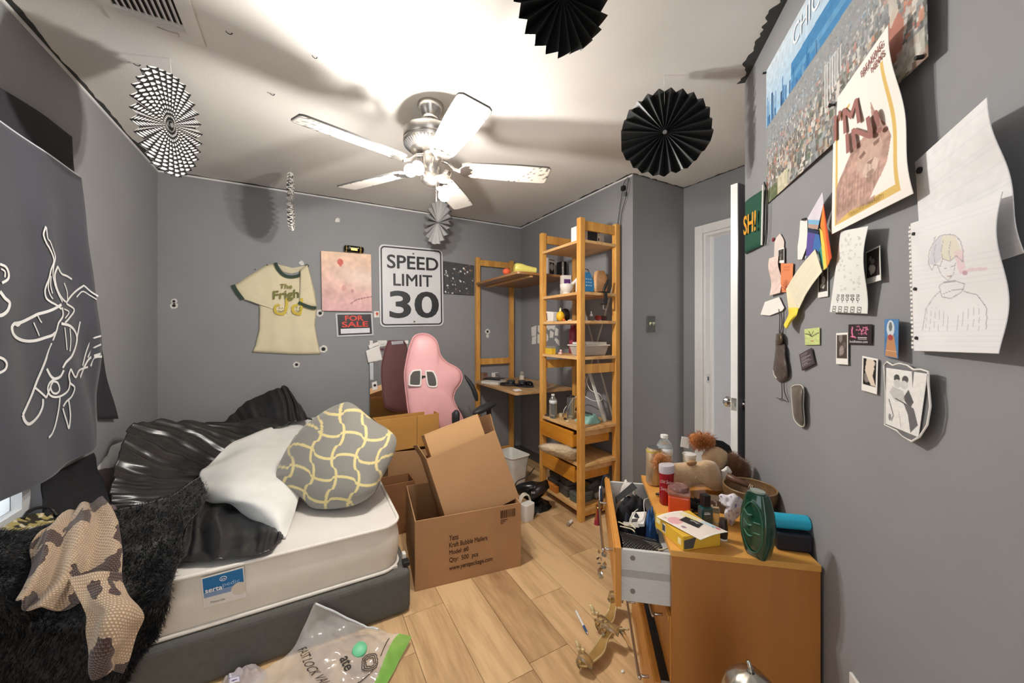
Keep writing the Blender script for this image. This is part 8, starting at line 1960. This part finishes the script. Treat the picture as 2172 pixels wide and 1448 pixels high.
# cream strips, yellow note, photos
cv = Cv(50, 90, '#e9e2c9')
for k_ in range(12): cv.line([(0.1, 0.06 + 0.07 * k_), (0.9, 0.06 + 0.07 * k_)], 0.02, '#d3cbb4', 0.6)
paper('cream_letter', 'slanting cream typed letter below the rainbow flag', 'letter', [Pa(*k4(*q), o_) for q, o_ in (((690, 790), 0.02), ((775, 670), 0.024), ((838, 890), 0.02), ((640, 1190), 0.008))][:1] + [Pa(*k4(768, 672), 0.026), Pa(*k4(836, 888), 0.024), Pa(*k4(700, 1120), 0.014)] if False else [Pa(*k4(490, 1050), 0.012), Pa(*k4(768, 672), 0.026), Pa(*k4(836, 888), 0.024), Pa(*k4(610, 1248), 0.014)], cv, curl=lambda s, t: 0.006 * math.sin(s * 3))
b = MB(); b.prism([Pa(*k4(*q), 0.013) for q in ((488, 1050), (560, 985), (660, 1150), (608, 1250), (512, 1240))], AN * 0.001); solo('cream_note', 'pale yellow note overlapping the lower end of the letter', 'note', b, mat('pale_yellow_paper', '#e9e0bd', 0.8))
g = patch([[Pa(*k4(505, 1235), 0.016), Pa(*k4(560, 1232), 0.018), Pa(*k4(604, 1236), 0.016)], [Pa(*k4(508, 1300), 0.012), Pa(*k4(545, 1310), 0.025), Pa(*k4(585, 1310), 0.02)], [Pa(*k4(475, 1370), 0.02), Pa(*k4(510, 1370), 0.03), Pa(*k4(545, 1360), 0.02)], [Pa(*k4(462, 1400), 0.03), Pa(*k4(480, 1430), 0.035), Pa(*k4(500, 1432), 0.03)]], 16, 20)
solo('yellow_sticky', 'bright yellow sticky note curling under the cream note', 'note', gmb(g), mat('sticky_yellow', '#ecd54a', 0.75), smooth=2, solid=0.0008)
PH = 'instant photos on the angled wall'
ap4('instant_photo', 'narrow instant photo under the rainbow flag', 'photo', [(797, 870), (889, 842), (889, 1125), (792, 1140)], photo(5), 0.004, group=PH)
ap4('instant_photo', 'instant photo of two figures right of the long receipt', 'photo', [(1252, 700), (1388, 634), (1398, 970), (1254, 1010)], photo(8, '#2b2523', '#e4ddd3', 30, 40, 0.06, 0.16), [0.004, 0.01, 0.012, 0.004], group=PH)
cv = Cv(60, 110, '#e6e7e3')
rq = random.Random(4)
for i in range(60): x, y = rq.uniform(0.08, 0.85), rq.uniform(0.05, 0.72); cv.line([(x, y), (x + 0.05, y), (x + 0.05, y + 0.02), (x, y + 0.02), (x, y)], 0.006, '#c2c4bf')
for i in range(5):
    x = 0.16 + i * 0.14; cv.line([(x, 0.78), (x + 0.08, 0.78), (x + 0.08, 0.80), (x, 0.80), (x, 0.78)], 0.008, '#3a3a3a'); cv.ell(x + 0.04, 0.83, 0.045, 0.022, '#3a3a3a').ell(x + 0.04, 0.83, 0.025, 0.011, '#e6e7e3'); cv.line([(x + 0.04, 0.85), (x + 0.04, 0.87)], 0.01, '#3a3a3a')
for i in range(5):
    x = 0.08 + i * 0.17; cv.line([(x, 0.93), (x + 0.09, 0.93), (x + 0.09, 0.99), (x, 0.99), (x, 0.93)], 0.008, '#3a3a3a'); cv.ell(x + 0.045, 0.96, 0.02, 0.012, '#3a3a3a')
ap4('long_receipt', 'long white sheet with rows of small symbols hanging on the wall', 'paper', [(1012, 498), (1276, 450), (1235, 1290), (906, 1276)], cv, [0.004, 0.03, 0.02, 0.012], lambda s, t: 0.006 * s * math.sin(t * 5))
b = MB(); b.prism([Pa(*k4(*q), 0.006) for q in ((242, 1300), (285, 1178), (420, 1130), (470, 1235), (450, 1262), (330, 1308))], AN * 0.001); solo('white_ticket', 'white ticket from which the dark ornament hangs', 'ticket', b, PAPERW)
# hanging leather ornament
orn = thing('hanging_ornament', 'dark leather fish like ornament dangling on cords', 'ornament', Pa(*k5(250, 960), 0.012))
LEA = mat('dark_leather', '#554b45', 0.35, var=0.35, scale=40, bump=0.6, bscale=70)
def infl_a(px, k, off, bulge, nr=7, ns=46):
    ol = cr(np.array([k(*p) for p in px] + [k(*px[0])], float), ns + 1)[:-1]; c = ol.mean(0); vs = []
    for q in range(nr + 1):
        f = q / nr
        for p in ol: x = p + (c - p) * min(f, 0.9999); vs.append(Pa(x[0], x[1], off + bulge * (1 - (1 - f) ** 2) ** 0.5))
    m0 = len(vs)
    for p in ol: vs.append(Pa(p[0], p[1], max(off - 0.002, 0.0015)))
    fs = [(q * ns + j, q * ns + (j + 1) % ns, (q + 1) * ns + (j + 1) % ns, (q + 1) * ns + j) for q in range(nr) for j in range(ns)]
    fs += [((j + 1) % ns, j, m0 + j, m0 + (j + 1) % ns) for j in range(ns)] + [tuple(m0 + j for j in range(ns))]
    b = MB(); b.add(vs, fs); return b
obj('leather_body', infl_a([(205, 405), (290, 400), (305, 520), (325, 650), (318, 735), (250, 772), (205, 730), (180, 660), (195, 520)], k5, 0.006, 0.014), LEA, parent=orn, smooth=2)
obj('bell_cap', infl_a([(208, 305), (265, 300), (272, 400), (205, 405)], k5, 0.008, 0.014), mat('bronze_bell', '#6b5c4c', 0.3, 0.6), parent=orn, smooth=2)
b = MB()
for pts in ([(235, 70), (245, 150), (240, 300)], [(285, 75), (282, 180), (272, 310)], [(255, 90), (265, 200), (250, 300)], [(262, 770), (266, 860), (262, 930), (215, 920)], [(285, 760), (290, 860), (330, 960)], [(266, 930), (300, 950)]):
    b.tube(spline([Pa(*k5(*p), 0.008) for p in pts], 10), 0.0014, 5)
obj('cord', b, mat('dark_cord', '#3a342f', 0.7), parent=orn)
b = MB(); b.tube([Pa(*k5(*p), 0.012) for p in ((182, 660), (190, 700), (215, 735), (205, 720))], 0.002, 6); obj('pale_edge', b, mat('pale_hide', '#cfc9bf', 0.7), parent=orn)
sh_ = thing('horn_shard', 'torn dark hide strip with pale rim low on the angled wall', 'ornament', Pa(*k5(415, 1195), 0.01))
spx = [(355, 818), (400, 798), (468, 822), (470, 1000), (475, 1192), (390, 1140), (365, 1000)]
obj('shard', infl_a(spx, k5, 0.008, 0.016), mat('horn', '#6f675f', 0.3, var=0.4, scale=25, stretch=(1, 1, 0.2)), parent=sh_, smooth=2)
b = MB(); b.tube(spline([Pa(*k5(*p), 0.010) for p in spx + spx[:1]], 50)[:-1], 0.0018, 6, closed=True); obj('pale_rim', b, mat('pale_hide'), parent=sh_, smooth=2)
# small cards
cv = Cv(40, 40, '#c3d08a'); cv.noise(6, 0.2, 3).line([(0.05, 0.3), (0.3, 0.35), (0.5, 0.5), (0.7, 0.4), (0.95, 0.3)], 0.05, '#3c4030').line([(0.3, 0.15), (0.45, 0.45), (0.6, 0.2)], 0.04, '#3c4030').line([(0.4, 0.75), (0.6, 0.75)], 0.04, '#a86a5a')
ap4('green_card', 'small pale green card with a black sketch', 'card', [(482, 262), (628, 245), (628, 412), (488, 415)], cv, 0.004, k=k5)
cv = Cv(50, 44, '#2e2226'); r_ = random.Random(2)
for i in range(26): x, y = r_.uniform(0.38, 0.8), r_.uniform(0.12, 0.5); cv.line([(x, y), (x + r_.uniform(-0.08, 0.1), y + r_.uniform(-0.08, 0.08))], 0.035, '#d77a9c')
cv.line([(0.18, 0.15), (0.16, 0.4), (0.2, 0.6), (0.3, 0.65)], 0.07, '#d77a9c').line([(0.12, 0.62), (0.34, 0.66)], 0.05, '#d77a9c').line([(0.42, 0.66), (0.8, 0.66)], 0.03, '#c9bfc2').line([(0.45, 0.74), (0.8, 0.74)], 0.02, '#c9bfc2')
bcq = [Pa(*k5(*q), 0.004) for q in ((905, 216), (1130, 214), (1126, 412), (905, 405))]
bc = thing('black_pink_card', 'black business card with pink script lettering', 'card', bcq[3]); paper('card', None, None, bcq, cv, parent=bc)
text_on('buddhattoo.com', sub_q(bcq, 0.08, 0.80, 0.86, 0.92), PAPERW, bc)
ap4('instant_photo', 'instant photo of a capped figure left of the black pink card', 'photo', [(787, 300), (900, 294), (900, 605), (785, 597)], photo(12, '#4a403a', '#9a8f88'), 0.005, k=k5, group=PH)
cv = Cv(40, 40, '#4b4145'); r_ = random.Random(9)
for i in range(9): cv.line([(0.1, 0.1 + i * 0.09), (r_.uniform(0.5, 0.95), 0.1 + i * 0.09)], 0.03, '#a39a9c', 0.8)
ap4('matchbook', 'tilted dark lettered coaster under the green card', 'coaster', [(437, 505), (548, 444), (582, 595), (462, 658)], cv, 0.006, k=k5, th=0.004)
cv = photo(15, '#1d1916', '#d9cdbf', 30, 50, 0.08, 0.2); cv.poly([(0.3, 0.06), (0.75, 0.06), (0.8, 0.3), (0.7, 0.5), (0.9, 0.78), (0.6, 0.78), (0.2, 0.4)], '#dccdbb')
ap4('instant_photo', 'blurry instant photo of pale skin below the coaster row', 'photo', [(1038, 518), (1188, 548), (1178, 890), (1030, 848)], cv, 0.005, k=k5, group=PH)
cv = Cv(40, 90, '#4f7fb0'); cv.noise(6, 0.25, 3).ell(0.45, 0.25, 0.28, 0.22, '#cdd6dc').ell(0.45, 0.2, 0.12, 0.12, '#6d7377').poly([(0.25, 0.42), (0.7, 0.42), (0.95, 0.98), (0.05, 0.98)], '#bd8a62').ell(0.45, 0.48, 0.18, 0.08, '#a8474a').line([(0.1, 0.83), (0.9, 0.83)], 0.012, '#e0c9a0')
ap4('saint_card', 'blue card with a robed figure beside the notebook page', 'card', [(1252, 165), (1386, 165), (1380, 545), (1250, 522)], cv, [0.004, 0.016, 0.018, 0.004], k=k5)
# torn framed picture of a couple
tp2 = thing('torn_picture', 'torn edged black and white picture of a seated couple', 'picture', Pa(*k5(1500, 1335), 0.01))
tpx = [(1245, 610), (1275, 575), (1330, 608), (1395, 590), (1470, 610), (1530, 650), (1600, 648), (1670, 670), (1672, 800), (1690, 1000), (1660, 1180), (1585, 1295), (1510, 1338), (1430, 1290), (1370, 1235), (1255, 1180), (1262, 900)]
b = MB(); b.prism([Pa(*k5(*p), 0.004 + 0.012 * (p[0] > 1500)) for p in tpx], AN * 0.001); obj('torn_backing', b, mat('torn_grey', '#77777a', 0.8), parent=tp2)
b = MB(); b.tube([Pa(*k5(*p), 0.006 + 0.012 * (p[0] > 1500)) for p in tpx], 0.0018, 6, closed=True); obj('torn_edge', b, PAPERW, parent=tp2)
cv = Cv(70, 110, '#e6e5e2')
cv.ell(0.30, 0.15, 0.08, 0.065, '#4a4a4a').ell(0.52, 0.15, 0.08, 0.065, '#555555').ell(0.32, 0.24, 0.10, 0.07, '#c9c8c5').ell(0.50, 0.24, 0.1, 0.07, '#d0cfcc').poly([(0.62, 0.30), (0.78, 0.48), (0.70, 0.60), (0.50, 0.46)], '#5a5a5c').poly([(0.5, 0.52), (0.80, 0.58), (0.95, 0.82), (0.78, 0.98), (0.66, 0.7)], '#6a6a6c')
cv.poly([(0.2, 0.3), (0.5, 0.34), (0.55, 0.5), (0.3, 0.55), (0.1, 0.42)], '#b5b4b2', 0.7).line([(0.1, 0.55), (0.25, 0.8), (0.2, 0.9)], 0.02, '#777777').line([(0.3, 0.5), (0.6, 0.55)], 0.02, '#555555').ell(0.14, 0.85, 0.05, 0.06, '#8a8a8a').line([(0.4, 0.7), (0.5, 0.95)], 0.008, '#999999').noise(16, 0.08, 3)
paper('picture', None, None, [Pa(*k5(*p), 0.008 + 0.012 * (p[0] > 1500)) for p in ((1268, 632), (1662, 690), (1650, 1160), (1262, 1172))][:2] + [Pa(*k5(1575, 1300), 0.02), Pa(*k5(1262, 1170), 0.008)], cv, parent=tp2)
